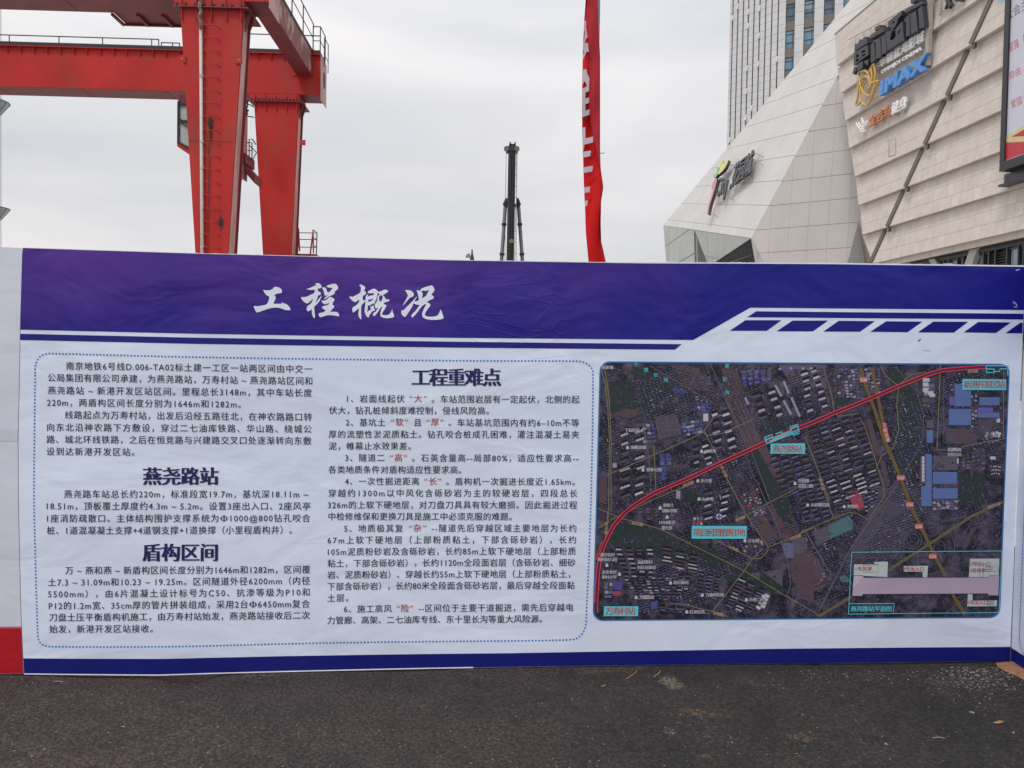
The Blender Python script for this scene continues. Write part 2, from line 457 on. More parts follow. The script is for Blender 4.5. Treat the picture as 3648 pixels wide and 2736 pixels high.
V_TITLE = vinyl('vinyl_title', (.76, .81, .90), rough=.5)
V_INK = vinyl('vinyl_ink', (.02, .024, .045), rough=.55)
V_HINK = vinyl('vinyl_heading_ink', (.012, .016, .10), rough=.5)
V_RED = vinyl('vinyl_red_ink', (.42, .05, .035), rough=.5)
V_DASH = vinyl('vinyl_dash_blue', (.04, .20, .56), rough=.5)
V_BLUE = vinyl('vinyl_blue', (.025, .15, .42), rough=.5)

# header panel colour on sheets, cut into a px grid so each layer follows the cloth
def sheet(poly, lay, m, name, parent, gx_=60, gy_=60, conv=None):
    """flat printed area (px polygon, may be concave) laid on the cloth, gridded"""
    conv = conv or W
    mb = MB()
    tri = tessellate_polygon([[Vector((x, y, 0)) for x, y in poly]])
    x0 = min(p[0] for p in poly); x1 = max(p[0] for p in poly); y0 = min(p[1] for p in poly); y1 = max(p[1] for p in poly)
    cache = {}
    def vid(p):
        k = (round(p[0], 2), round(p[1], 2))
        if k not in cache:
            cache[k] = len(mb.v); mb.v.append(conv(p[0], p[1], lay * LAY))
        return cache[k]
    for t in tri:
        T = [poly[i] for i in t]
        tx0 = min(p[0] for p in T); tx1 = max(p[0] for p in T); ty0 = min(p[1] for p in T); ty1 = max(p[1] for p in T)
        i = math.floor(tx0 / gx_)
        while i * gx_ < tx1:
            j = math.floor(ty0 / gy_)
            while j * gy_ < ty1:
                c = clip_rect(T, i * gx_, (i + 1) * gx_, j * gy_, (j + 1) * gy_)
                if len(c) >= 3 and area2(c) > .02:
                    ids = []
                    for p in c:
                        q = vid(p)
                        if q not in ids: ids.append(q)
                    if len(ids) >= 3: mb.f.append(ids); mb.m.append(0)
                j += 1
            i += 1
    orient(mb)
    return mb.build(name, m, parent, smooth=False)
def orient(mb, n=None):
    n = n or wn
    for k, f in enumerate(mb.f):
        a, b, c = mb.v[f[0]], mb.v[f[1]], mb.v[f[2]]
        if (b - a).cross(c - a).dot(n) < 0: mb.f[k] = f[::-1]
def smooth_poly(p, it=2):
    n = len(p); o = []
    for i in range(n):
        p0, p1, p2, p3 = (Vector(p[(i + k - 1) % n]) for k in range(4))
        a = (p2 - p1).length
        o.append(tuple(p1))
        # keep sharp corners sharp: weaken tangents there
        def tan(a_, b_, c_):
            u = b_ - a_; v = c_ - b_
            if u.length < 1e-6 or v.length < 1e-6: return Vector((0, 0))
            cs = u.normalized().dot(v.normalized())
            return (c_ - a_) * .5 * max(0, min(1, (cs + .1) / .7))
        t1 = tan(p0, p1, p2); t2 = tan(p1, p2, p3)
        mxl = a * 1.0
        if t1.length > mxl: t1 = t1.normalized() * mxl
        if t2.length > mxl: t2 = t2.normalized() * mxl
        for k in range(1, it + 1):
            t = k / (it + 1)
            q = (2 * t ** 3 - 3 * t ** 2 + 1) * p1 + (t ** 3 - 2 * t ** 2 + t) * t1 + (-2 * t ** 3 + 3 * t ** 2) * p2 + (t ** 3 - t ** 2) * t2
            o.append(tuple(q))
    return o
def print_poly(mb, poly, lay, holes=(), conv=None, mi=0):
    """small printed polygon with holes"""
    conv = conv or W
    loops = [[Vector((x, y, 0)) for x, y in l] for l in [poly, *holes]]
    tri = tessellate_polygon(loops); allp = [p for l in loops for p in l]
    k = len(mb.v); mb.v += [conv(p.x, p.y, lay * LAY) for p in allp]
    for t in tri:
        a, b, c = (k + i for i in t)
        if (mb.v[b] - mb.v[a]).cross(mb.v[c] - mb.v[a]).dot(wn) < 0: b, c = c, b
        mb.f.append([a, b, c]); mb.m.append(mi)
def line_poly(pts, wd):
    """outline quads of a polyline with width"""
    q = []
    for i in range(len(pts)):
        a = Vector(pts[max(i - 1, 0)]); b = Vector(pts[min(i + 1, len(pts) - 1)])
        d = (b - a).normalized(); nn = Vector((-d.y, d.x)) * wd / 2
        p = Vector(pts[i]); q.append((p + nn, p - nn))
    return q
def print_line(mb, pts, wd, lay, close=False, conv=None, mi=0):
    conv = conv or W
    if close: pts = list(pts) + [pts[0]]
    # densify
    o = [pts[0]]
    for a, b in zip(pts, pts[1:]):
        n = max(1, int(math.hypot(b[0] - a[0], b[1] - a[1]) / 60))
        for k in range(1, n + 1): o.append((lerp(a[0], b[0], k / n), lerp(a[1], b[1], k / n)))
    q = line_poly(o, wd); k = len(mb.v)
    for a, b in q: mb.v += [conv(a.x, a.y, lay * LAY), conv(b.x, b.y, lay * LAY)]
    for i in range(len(q) - 1):
        f = [k + 2 * i, k + 2 * i + 1, k + 2 * i + 3, k + 2 * i + 2]
        if (mb.v[f[1]] - mb.v[f[0]]).cross(mb.v[f[2]] - mb.v[f[0]]).dot(wn) < 0: f = f[::-1]
        mb.f.append(f); mb.m.append(mi)

# ------------------------------------------------------------------ text
TCACHE = {}
def text_geo(body, spacing=1.0, bold=0.0, res=2):
    k = (body, round(spacing, 4), bold, res)
    if k in TCACHE: return TCACHE[k]
    cu = bpy.data.curves.new('t', 'FONT'); cu.body = body; cu.space_character = spacing; cu.resolution_u = res; cu.offset = bold
    o = bpy.data.objects.new('t', cu); COL.objects.link(o)
    dg = bpy.context.evaluated_depsgraph_get()
    me = bpy.data.meshes.new_from_object(o.evaluated_get(dg))
    vs = [(v.co.x, v.co.y) for v in me.vertices]; fs = [list(p.vertices) for p in me.polygons]
    bpy.data.objects.remove(o); bpy.data.curves.remove(cu); bpy.data.meshes.remove(me)
    TCACHE[k] = (vs, fs)
    return vs, fs
def bbox(vs):
    xs = [v[0] for v in vs]; ys = [v[1] for v in vs]; return min(xs), max(xs), min(ys), max(ys)
def fit_text(body, ratio, bold=0.0, res=2):
    """text whose width / em height == ratio, by tracking"""
    if len(body) == 1:
        return text_geo(body, 1, bold, res)
    a = bbox(text_geo(body, 1.0, bold, res)[0]); b = bbox(text_geo(body, 1.4, bold, res)[0])
    w1 = a[1] - a[0]; w2 = b[1] - b[0]
    s = 1 + (ratio - w1) / max(1e-6, (w2 - w1)) * .4
    return text_geo(body, max(.6, s), bold, res)
def put_text(mb, body, x0, y0, x1, y1, em, lay=2, bold=0.0, smear=0, squash=1.0, conv=None, mi=0, n=None, res=2):
    """printed text line: left end (x0,y0) and right end (x1,y1) at mid glyph height, em size in px"""
    conv = conv or W; n = n or wn
    Lx = math.hypot(x1 - x0, y1 - y0)
    vs, fs = fit_text(body, Lx / em / squash, bold, res)
    bx = bbox(vs); sx = Lx / (bx[1] - bx[0])
    d = Vector((x1 - x0, y1 - y0)) / Lx; u = Vector((d.y * 0, 1))      # glyph uprights stay vertical
    nq = 1 if not smear else (2 if smear < 1.5 else 4)
    offs = [0] if nq == 1 else [smear * (q / (nq - 1) - .5) * 2 for q in range(nq)]
    for qi, so_ in enumerate(offs):
        k = len(mb.v)
        for (x, y) in vs:
            p = Vector((x0, y0)) + d * ((x - bx[0]) * sx + so_) + u * (-(y - .36) * em)
            mb.v.append(conv(p.x, p.y, (lay + qi * .12) * LAY))
        for f in fs:
            ff = [k + i for i in f]
            if (mb.v[ff[1]] - mb.v[ff[0]]).cross(mb.v[ff[2]] - mb.v[ff[0]]).dot(n) < 0: ff = ff[::-1]
            mb.f.append(ff); mb.m.append(mi)

# ================================================================== THE HOARDING
hoard = thing('hoarding', 'white and navy printed project information hoarding board with the map, across the whole view', 'hoarding', pBL)
GALV = mat('galvanised_steel', (.36, .37, .38), .5, metal=.6, var=.15)
BOARD = mat('board_white', (.6, .61, .63), .6)
def xl(tab, y): return interp(tab, y)
def cloth(name, parent, xL, xR, m, x_l=None, x_r=None):
    mb = MB(); rows = 44; n = max(4, int((xR - xL) / 28))
    for j in range(rows + 1):
        t = j / rows
        for i in range(n + 1):
            u = i / n
            # first guess of the side borders, then top/bottom at that x
            yy = lerp(interp(TOPE, lerp(xL, xR, u)), interp(BOT, lerp(xL, xR, u)), t)
            a = x_l(yy) if x_l else xL; b = x_r(yy) if x_r else xR
            px = lerp(a, b, u); yy = lerp(interp(TOPE, px), interp(BOT, px), t)
            mb.v.append(W(px, yy, 0))
    for j in range(rows):
        for i in range(n):
            a = j * (n + 1) + i; mb.f.append([a, a + 1, a + n + 2, a + n + 1]); mb.m.append(0)
    orient(mb)
    return mb.build(name, m, parent, smooth=True)
lx = lambda y: interp(LEFTX, y); rx = lambda y: interp(RIGHTX, y)
cloth('banner_sheet', hoard, 80, 3640, V_WHITE, lx, rx)
# board and posts behind the cloth
def sz(s, z, off): return W0 + wdir * s + Vector((0, 0, z)) + wn * off
TOPZ = hit(1800, interp(TOPE, 1800), W0, wn).z
Lw = (pBR - pBL).length
s_l = .02
def wall_box(parent, name, s0, s1, z0, z1, o0, o1, m):
    mb = MBN(); mb.hexa([sz(s0, z0, o0), sz(s1, z0, o0), sz(s1, z0, o1), sz(s0, z0, o1), sz(s0, z1, o0), sz(s1, z1, o0), sz(s1, z1, o1), sz(s0, z1, o1)])
    return mb.build(name, m, parent)
def zt(s):    # top height along the wall
    p = W0 + wdir * s; 
    return interp(ZT, s)
ZT = []
for px, py in TOPE:
    p = hit(px, py, W0, wn); ZT.append(((p - W0).dot(wdir), p.z))
nb = 5
for i in range(nb):
    a = s_l + (Lw - .05) * i / nb; b = s_l + (Lw - .05) * (i + 1) / nb
    lo = max(zb_ for zb_ in (interp(ZB, a), interp(ZB, b), interp(ZB, (a + b) / 2)))
    wall_box(hoard, 'backing_board', a + .002, b - .002, lo + .01, min(zt(a), zt(b)) - .008, -.012, -.05, BOARD)
for i in range(nb + 1):
    a = s_l + .02 + (Lw - .1) * i / nb
    wall_box(hoard, 'post', a - .03, a + .03, -.3, zt(a) - .04, -.052, -.112, GALV)
# folded white hem along the top edge
mb = MBN(); prev = None; n = 260
ring = []
for i in range(n + 1):
    px = lerp(82, 3650, i / n); py = interp(TOPE, px)
    nz = .0018 * mnoise.noise(Vector((px * .045, 0, 0))) + .0022 * max(0, mnoise.noise(Vector((px * .02, 5, 0))))
    if px > 2200: nz += .002 + .003 * max(0, mnoise.noise(Vector((px * .09, 9, 0))))
    th = .0026 + .0022 * min(1, max(0, (px - 1900) / 900))
    q = W(px, py, 0)
    ring.append((q + wn * .002 - Vector((0, 0, .0005)), q + wn * .002 + Vector((0, 0, th + nz)), q - wn * .05 + Vector((0, 0, th + nz)), q - wn * .05 - Vector((0, 0, .03))))
for i in range(n):
    k = len(mb.v); mb.v += list(ring[i]) + list(ring[i + 1])
    for a in range(3): mb.f.append([k + a, k + a + 1, k + a + 5, k + a + 4]); mb.m.append(0)
mb.build('top_hem', vinyl('vinyl_hem', (.78, .78, .84), rough=.5), hoard)
# white hem showing under the navy base on the left
mb = MB(); pts = [(x, interp(BOT, x) - 1.5) for x in range(86, 1700, 40)]
print_line(mb, pts, 4, 2); mb.build('bottom_hem', vinyl('vinyl_hem', (.78, .78, .84)), hoard)

# header
hdr = [(x, interp(TOPE, x)) for x in (80, 390, 700, 1000, 1300, 1600, 1950, 2300, 2640, 2970, 3300, 3648, 3655)]
hdr = [(80, 883.5)] + hdr[1:] + [(3648.5, 1104), (2672, 1096), (2469, 1211), (1600, 1203), (700, 1189), (72, 1174), (76, 1030)]
sheet(hdr, 1, V_HEAD, 'header_band', hoard)
sheet([(72, 1189), (700, 1203), (1600, 1217), (2428, 1226), (2404, 1245.5), (1600, 1238), (700, 1225), (72, 1211)], 1, V_STRIPE, 'stripe', hoard)
sheet([(2693, 1109), (3647, 1117.5), (3646, 1137.7), (2661, 1130)], 1, V_NAVY, 'stripe', hoard)
Z6 = lambda x, y: (2300 + x * .6094, 900 + y * .6094)
for q in ([(582, 395), (793, 395), (707, 457), (490, 457)], [(858, 397), (1068, 397), (978, 460), (765, 460)], [(1130, 398), (1343, 400), (1255, 462), (1040, 461)],
          [(1408, 401), (1620, 403), (1533, 465), (1316, 462)], [(1683, 403), (1886, 404), (1803, 467), (1593, 466)], [(1945, 405), (2135, 408), (2050, 469), (1860, 466)],
          [(2190, 410), (2206, 410), (2204, 471), (2105, 471)]):
    sheet([Z6(*p) for p in q], 1, V_NAVY, 'slanted_block', hoard)
sheet([(84, 2345), (565, 2346), (1000, 2337), (1814, 2327), (2700, 2312), (3598.5, 2304), (3596.5, 2354.5), (3129, 2360.5), (2700, 2363.5), (1814, 2376), (1000, 2391), (750, 2397), (565, 2402), (86, 2399)], 1, V_BASE, 'base_band', hoard)

# brush title, four characters
S1 = lambda x, y: (880 + x / 5.978, 990 + y / 5.978)
S2 = lambda x, y: (1230 + x / 5.978, 990 + y / 5.978)
def P_(s): 
    v = [float(a) for a in s.replace(';', ',').split(',')]; return list(zip(v[::2], v[1::2]))
GONG = P_("347,258;375,262;440,268;510,258;560,232;585,198;640,195;700,215;740,250;748,290;735,325;670,333;620,350;582,375;610,395;615,430;598,480;565,550;600,553;750,552;748,522;790,545;840,560;890,600;925,655;922,688;870,690;800,675;720,648;640,635;560,638;480,655;400,680;320,708;240,735;205,728;180,680;150,615;165,600;230,605;310,595;400,575;440,545;470,480;478,420;470,395;420,370;380,315")
HE = P_("1455,118;1530,115;1570,145;1592,185;1580,215;1510,235;1510,260;1525,290;1570,312;1575,340;1555,365;1520,375;1500,430;1480,490;1455,530;1475,520;1540,440;1595,375;1590,400;1540,500;1490,565;1437,620;1440,700;1450,800;1448,850;1435,862;1410,830;1388,770;1383,700;1385,665;1340,700;1298,713;1280,690;1275,640;1300,595;1340,570;1380,525;1418,450;1370,480;1310,535;1275,542;1230,520;1180,470;1158,430;1165,408;1210,412;1290,395;1380,350;1435,320;1445,250;1380,258;1310,250;1262,238;1320,225;1400,190;1475,155;1470,135")
KOU = P_("1610,205;1650,202;1690,235;1712,300;1750,305;1780,280;1830,212;1760,210;1690,188;1720,160;1790,140;1860,125;1910,145;1942,205;1935,240;1868,300;1868,340;1800,375;1740,405;1645,458;1655,430;1720,378;1705,370;1680,395;1650,350;1638,280;1610,235")
WANG = P_("1587,485;1650,485;1700,460;1760,412;1810,415;1860,450;1865,480;1835,520;1820,570;1850,590;1855,625;1820,665;1775,722;1850,722;1910,725;1950,755;1965,795;1950,820;1880,805;1800,795;1700,800;1640,820;1580,838;1550,830;1527,785;1550,748;1620,738;1680,690;1640,670;1590,630;1640,600;1730,572;1752,525;1700,555;1650,560;1610,530")
MU = P_("297,165;310,148;345,145;400,175;425,205;420,235;405,275;435,295;445,325;430,355;385,385;372,430;385,485;440,470;435,490;400,530;345,600;340,700;342,800;342,888;320,870;290,820;282,760;290,690;300,640;240,690;172,740;158,720;150,660;165,630;240,580;290,520;305,460;260,490;210,515;160,490;110,440;88,400;110,395;150,405;230,370;300,330;330,290;335,220;325,180")
GEN = P_("483,325;490,290;540,260;605,230;650,245;700,290;690,340;670,420;650,480;615,555;590,548;560,565;525,588;485,585;480,650;468,728;520,690;560,665;535,635;538,615;575,605;598,570;605,620;630,680;625,705;590,705;540,760;512,800;500,843;480,840;440,790;418,730;415,680;425,590;435,480;435,420;455,370;490,352;475,405;530,380;600,370;610,320;560,330")
GENH = P_("487,458;530,465;592,437;580,475;530,508;494,503")
JI = P_("712,295;760,285;840,252;890,258;915,285;895,310;800,372;840,410;868,460;920,455;945,480;925,500;850,520;810,552;870,580;872,605;840,670;800,730;785,785;830,795;910,790;960,750;990,700;1000,655;1010,720;1040,800;1030,835;960,855;870,860;790,840;755,810;748,760;765,690;795,600;760,630;720,690;680,750;625,812;605,805;588,780;605,745;650,720;705,630;650,655;632,610;630,560;660,530;680,480;685,430;700,385;735,360;705,325")
JIH = P_("765,370;790,385;798,420;770,490;740,510;720,460;718,410;740,385")
BING = P_("1275,258;1340,262;1400,275;1450,320;1462,370;1440,400;1380,425;1310,500;1225,600;1250,540;1330,395;1330,360")
XIONG = P_("1520,398;1525,410;1500,450;1475,500;1520,495;1565,475;1560,400;1535,310;1518,262;1560,270;1600,272;1610,240;1680,205;1760,180;1835,160;1875,190;1898,245;1890,285;1830,360;1870,385;1885,425;1860,450;1790,480;1730,525;1790,540;1812,580;1800,610;1750,670;1710,740;1695,790;1740,820;1820,828;1900,822;1960,800;2005,740;2025,672;2045,700;2090,830;2085,865;2010,888;1880,895;1760,885;1680,860;1650,830;1637,780;1650,720;1700,610;1725,570;1690,560;1620,620;1560,700;1490,790;1425,850;1412,820;1420,780;1500,700;1585,578;1520,570;1455,542;1420,620;1350,730;1285,825;1260,828;1215,790;1190,735;1210,690;1240,690;1330,600;1430,500")
XH = P_("1618,285;1650,272;1720,275;1788,258;1750,330;1710,390;1632,440;1645,380;1648,335")
for S, lst in ((S1, [(GONG, None)]), (S1, [(HE, None), (KOU, None), (WANG, None)]), (S2, [(MU, None), (GEN, GENH), (JI, JIH)]), (S2, [(BING, None), (XIONG, XH)])):
    mb = MB()
    for pl, h in lst:
        print_poly(mb, [S(*p) for p in smooth_poly(pl)], 2.2, [[S(*p) for p in smooth_poly(h)]] if h else ())
    mb.build('title_character', V_TITLE, hoard)

# scuffs and a small tear
for a, b, wd_, m_ in (((3618, 963), (3632, 960), 2.2, V_TITLE), ((3608, 1073), (3614, 1084), 1.6, V_TITLE), ((3616, 1076), (3624, 1092), 1.8, V_TITLE), ((3612, 1092), (3622, 1096), 1.6, V_TITLE), ((3271, 1215), (3281, 1207), 3.2, V_INK), ((3290, 1246), (3318, 1250), 1.2, V_DASH)):
    mb = MB(); print_line(mb, [a, b], wd_, 3); mb.build('scuff', m_, hoard)
# dashed rounded frame
def rounded(c, r, n=7):
    o = []
    for i in range(4):
        p = Vector(c[i]); a = (Vector(c[i - 1]) - p).normalized(); b = (Vector(c[(i + 1) % 4]) - p).normalized()
        for k in range(n + 1):
            t = k / n * math.pi / 2
            o.append(tuple(p + a * r * (1 - math.sin(t)) + b * r * (1 - math.cos(t))))
    return o
fr = [(125, 1330), (126, 1300), (140, 1272), (165, 1260), (200, 1259.5), (700, 1272), (1300, 1281), (1700, 1285), (2060, 1286.5), (2090, 1295), (2110, 1316), (2112, 1335), (2109, 1600), (2101, 1900), (2089, 2180), (2086, 2230), (2070, 2262), (2040, 2278), (1800, 2283), (1100, 2291), (600, 2302), (175, 2302), (150, 2293), (138, 2275), (136, 2250), (129, 2020), (123, 1800), (123, 1600)]
def resample(pts, step, close=True):
    if close: pts = pts + [pts[0]]
    o = [pts[0]]; acc = 0; 
    for a, b in zip(pts, pts[1:]):
        d = math.hypot(b[0] - a[0], b[1] - a[1]); t = step - acc
        while t <= d:
            o.append((lerp(a[0], b[0], t / d), lerp(a[1], b[1], t / d))); t += step
        acc = d - (t - step)
    return o
mb = MB(); rs = resample(smooth_poly(fr, 3), 3.05)
for i in range(0, len(rs) - 3, 4): print_line(mb, [rs[i], rs[i + 1], rs[i + 2]], 5.4, 1.5)
mb.build('dashed_frame', V_DASH, hoard)

# body text
ca = lambda x, y: (x * .5199, 1250 + y * .5199)
cb = lambda x, y: (x * .5199, 1600 + y * .5199)
cc = lambda x, y: (1100 + x * .4747, 1250 + y * .4747)
ce = lambda x, y: (1100 + x * .4747, 1750 + y * .4747)
K, RD = V_INK, V_RED
LINES = [
 (ca, [("南京地铁6号线D.006-TA02标土建一工区一站两区间由中交一", 455, 103, 2140, 125, K)]),
 (ca, [("公局集团有限公司承建，为燕尧路站，万寿村站 ~ 燕尧路站区间和", 328, 183, 2140, 207, K)]),
 (ca, [("燕尧路站 ~ 新港开发区站区间。里程总长3148m，其中车站长度", 328, 270, 2137, 288, K)]),
 (ca, [("220m，两盾构区间长度分别为1646m和1282m。", 323, 353, 1650, 366, K)]),
 (ca, [("线路起点为万寿村站，出发后沿经五路往北，在神农路路口转", 447, 438, 2137, 454, K)]),
 (ca, [("向东北沿神农路下方敷设，穿过二七油库铁路、华山路、绕城公", 325, 523, 2135, 536, K)]),
 (ca, [("路、城北环线铁路，之后在恒竞路与兴建路交叉口处逐渐转向东敷", 322, 606, 2133, 617, K)]),
 (ca, [("设到达新港开发区站。", 322, 688, 922, 693, K)]),
 (ca, [("燕尧路车站总长约220m，标准段宽19.7m，基坑深18.11m ~ ", 443, 980, 2112, 983, K)]),
 (ca, [("18.51m，顶板覆土厚度约4.3m ~ 5.2m。设置3座出入口、2座风亭", 325, 1062, 2125, 1065, K)]),
 (ca, [("1座消防疏散口。主体结构围护支撑系统为𝚽1000@800钻孔咬合", 327, 1146, 2125, 1147, K)]),
 (ca, [("桩、1道混凝凝土支撑+4道钢支撑+1道换撑（小里程盾构井）。", 325, 1229, 2000, 1228, K)]),
 (cb, [("万 ~ 燕和燕 ~ 新盾构区间长度分别为1646m和1282m，区间覆", 453, 829, 2125, 825, K)]),
 (cb, [("土7.3 ~ 31.09m和10.23 ~ 19.25m。区间隧道外径6200mm（内径", 335, 910, 2123, 902, K)]),
 (cb, [("5500mm），由6片混凝土设计标号为C50、抗渗等级为P10和", 335, 990, 2122, 980, K)]),
 (cb, [("P12的1.2m宽、35cm厚的管片拼装组成，采用2台𝚽6450mm复合", 340, 1071, 2123, 1059, K)]),
 (cb, [("刀盘土压平衡盾构机施工，由万寿村站始发，燕尧路站接收后二次", 343, 1151, 2123, 1138, K)]),
 (cb, [("始发，新港开发区站接收。", 343, 1231, 1050, 1227, K)]),
 (cc, [("1、岩面线起伏", 287, 359, 718, 360, K), ("“大”", 757, 358, 885, 358, RD), ("。车站范围岩层有一定起伏，北侧的起", 922, 362, 2030, 365, K)]),
 (cc, [("伏大，钻孔桩倾斜度难控制，侵线风险高。", 153, 446, 1352, 450, K)]),
 (cc, [("2、基坑土", 278, 537, 573, 537, K), ("“软”", 617, 535, 745, 535, RD), ("且", 790, 537, 845, 537, K), ("“厚”", 885, 535, 1010, 535, RD), ("。车站基坑范围内有约6–10m不等", 1048, 538, 2027, 540, K)]),
 (cc, [("厚的流塑性淤泥质粘土。钻孔咬合桩成孔困难，灌注混凝土易夹", 150, 626, 2027, 628, K)]),
 (cc, [("泥，帷幕止水效果差。", 150, 715, 765, 715, K)]),
 (cc, [("3、隧道二", 273, 803, 568, 803, K), ("“高”", 610, 802, 735, 802, RD), ("。石英含量高--局部80%，适应性要求高--", 775, 804, 2022, 805, K)]),
 (cc, [("各类地质条件对盾构适应性要求高。", 147, 892, 1145, 894, K)]),
 (cc, [("4、一次性掘进距离", 270, 980, 828, 980, K), ("“长”", 868, 979, 993, 979, RD), ("。盾构机一次掘进长度近1.65km。", 1032, 981, 1995, 981, K)]),
 (cc, [("穿越约1300m以中风化含砾砂岩为主的较硬岩层，四段总长", 147, 1069, 2015, 1068, K)]),
 (cc, [("326m的上软下硬地层，对刀盘刀具具有较大磨损。因此掘进过程", 143, 1158, 2013, 1156, K)]),
 (ce, [("中检修维保和更换刀具是施工中必须克服的难题。", 147, 191, 1523, 191, K)]),
 (ce, [("5、地质极其复", 265, 281, 707, 280, K), ("“杂”", 750, 278, 880, 278, RD), ("--隧道先后穿越区域主要地层为长约", 922, 279, 2007, 276, K)]),
 (ce, [("67m上软下硬地层（上部粉质粘土，下部含砾砂岩），长约", 140, 369, 2005, 363, K)]),
 (ce, [("105m泥质粉砂岩及含砾砂岩，长约85m上软下硬地层（上部粉质", 143, 456, 2003, 449, K)]),
 (ce, [("粘土，下部含砾砂岩），长约1120m全段面岩层（含砾砂岩、细砂", 140, 543, 2000, 534, K)]),
 (ce, [("岩、泥质粉砂岩）、穿越长约55m上软下硬地层（上部粉质粘土，", 140, 629, 1962, 620, K)]),
 (ce, [("下部含砾砂岩），长约80米全段面含砾砂岩层，最后穿越全段面黏", 140, 716, 1995, 705, K)]),
 (ce, [("土层。", 140, 803, 297, 801, K)]),
 (ce, [("6、施工高风", 263, 885, 622, 883, K), ("“险”", 660, 881, 782, 880, RD), ("--区间位于主要干道掘进，需先后穿越电", 825, 880, 1985, 871, K)]),
 (ce, [("力管廊、高架、二七油库专线、东十里长沟等重大风险源。", 140, 970, 1750, 958, K)]),
]
for cv, segs in LINES:
    em = 31 if cv in (ca, cb) else 30
    for (t, x0, y0, x1, y1, m_) in segs:
        mb = MB(); a = cv(x0, y0); b = cv(x1, y1)
        put_text(mb, t, a[0], a[1], b[0], b[1], em, 2, smear=.22)
        mb.build('text_line', m_, hoard)['kind'] = 'stuff'
def heading(t, cv, x0, x1, y, em, nm='heading'):
    a = cv(x0, y); b = cv(x1, y); mb = MB()
    put_text(mb, t, a[0] + 2.5, a[1], b[0] - 2.5, b[1], em, 2, smear=2.9, res=3)
    mb.build(nm, V_HINK, hoard)
heading("燕尧路站", ca, 980, 1498, 860, 68)
heading("盾构区间", cb, 980, 1495, 708, 68)
heading("工程重难点", cc, 772, 1445, 200, 68)

# ------------------------------------------------------------------ the aerial map print
MC = rounded([(2136, 1287), (3599, 1296), (3561, 2201), (2111, 2212)], 36)
def inset(poly, d):
    cx = sum(p[0] for p in poly) / len(poly); cy = sum(p[1] for p in poly) / len(poly)
    return [(p[0] + (cx - p[0]) * d / abs(1e-6 + max(abs(cx - p[0]), 1)) if 0 else p[0] + (d if p[0] < cx else -d), p[1] + (d if p[1] < cy else -d)) for p in poly]
sheet(MC, 1, V_BLUE, 'map_border', hoard)
MBASE = vinyl('map_dark_ground', (.007, .009, .022), (.125, .100, .155), ramp='noise', rough=.5)
sheet(inset(MC, 5), 2, MBASE, 'map_ground', hoard)
m1 = lambda x, y: (2100 + x * .3617, 1260 + y * .3617)
m2 = lambda x, y: (2850 + x * .3607, 1260 + y * .3607)
m3 = lambda x, y: (2100 + x * .3617, 1700 + y * .3617)
m4 = lambda x, y: (2850 + x * .3607, 1700 + y * .3607)
cols = [('pale', (.30, .28, .36)), ('blue', (.06, .07, .26)), ('bluegrey', (.12, .12, .24)), ('brown', (.090, .056, .068)), ('dark', (.008, .007, .018)),
        ('green', (.022, .034, .036)), ('grey', (.10, .085, .12)), ('teal', (.07, .16, .19)), ('red', (.34, .05, .09)), ('lightblue', (.10, .155, .36)), ('purple', (.13, .10, .38)), ('white', (.48, .47, .52)), ('mid', (.075, .064, .10))]
MM = [vinyl('map_' + n_, c_, rough=.5) for n_, c_ in cols]; CI = {n_: i for i, (n_, _) in enumerate(cols)}
rnd = random.Random(11)
BX0, BX1, BY0, BY1 = 2135, 3575, 1300, 2195
def inmap(x, y, mg=0):
    lxm = lerp(2136, 2111, (y - 1287) / 925) + 9 + mg; rxm = lerp(3599, 3561, (y - 1296) / 905) - 9 - mg
    return lxm < x < rxm and 1302 + mg < y < 2194 - mg
areas = MB()
def area(cv, pts, c, lay=2.5, mb=None):
    pts = [cv(*p) for p in pts]; pts = [(max(lerp(2136, 2111, (y - 1287) / 925) + 7, min(lerp(3599, 3561, (y - 1296) / 905) - 7, x)), max(1295 + (x - 2136) * .006, min(2200, y))) for x, y in pts]
    print_poly(mb or areas, pts, lay, mi=CI[c])
def rect(x0, y0, x1, y1): return [(x0, y0), (x1, y0), (x1, y1), (x0, y1)]
area(m1, [(220, 330), (640, 330), (720, 520), (420, 640), (220, 560)], 'green'); area(m1, [(420, 120), (800, 260), (1240, 480), (1180, 520), (760, 330), (400, 200)], 'green')
area(m1, [(820, 110), (980, 110), (900, 290)], 'brown'); area(m1, [(980, 100), (1150, 100), (1130, 190), (1010, 180)], 'green')
area(m1, [(960, 210), (1180, 230), (1210, 300), (1090, 360), (1000, 300)], 'grey', 2.6); area(m1, [(220, 590), (480, 500), (540, 570), (380, 640)], 'brown', 2.6)
area(m1, [(630, 610), (850, 590), (900, 790), (680, 840)], 'grey', 2.6)
for k in range(3): 
    for j in range(2): area(m1, [(655 + j * 110 + k * 12, 620 + k * 72), (745 + j * 100 + k * 12, 610 + k * 72), (755 + j * 100 + k * 12, 665 + k * 68), (668 + j * 110 + k * 12, 680 + k * 68)], 'mid', 3.0)
area(m1, [(1380, 380), (1500, 400), (1680, 850), (1560, 880)], 'brown', 2.6); area(m1, [(1560, 1010), (1660, 960), (1890, 1400), (1780, 1490), (1700, 1490)], 'dark', 2.6)
area(m1, [(1700, 700), (1990, 620), (2020, 700), (1740, 800)], 'green', 2.6)
area(m2, [(840, 120), (960, 120), (1200, 420), (1210, 800), (1000, 1060), (930, 940), (960, 500)], 'green'); area(m2, [(650, 650), (700, 640), (800, 1000), (745, 1010)], 'brown', 2.6)
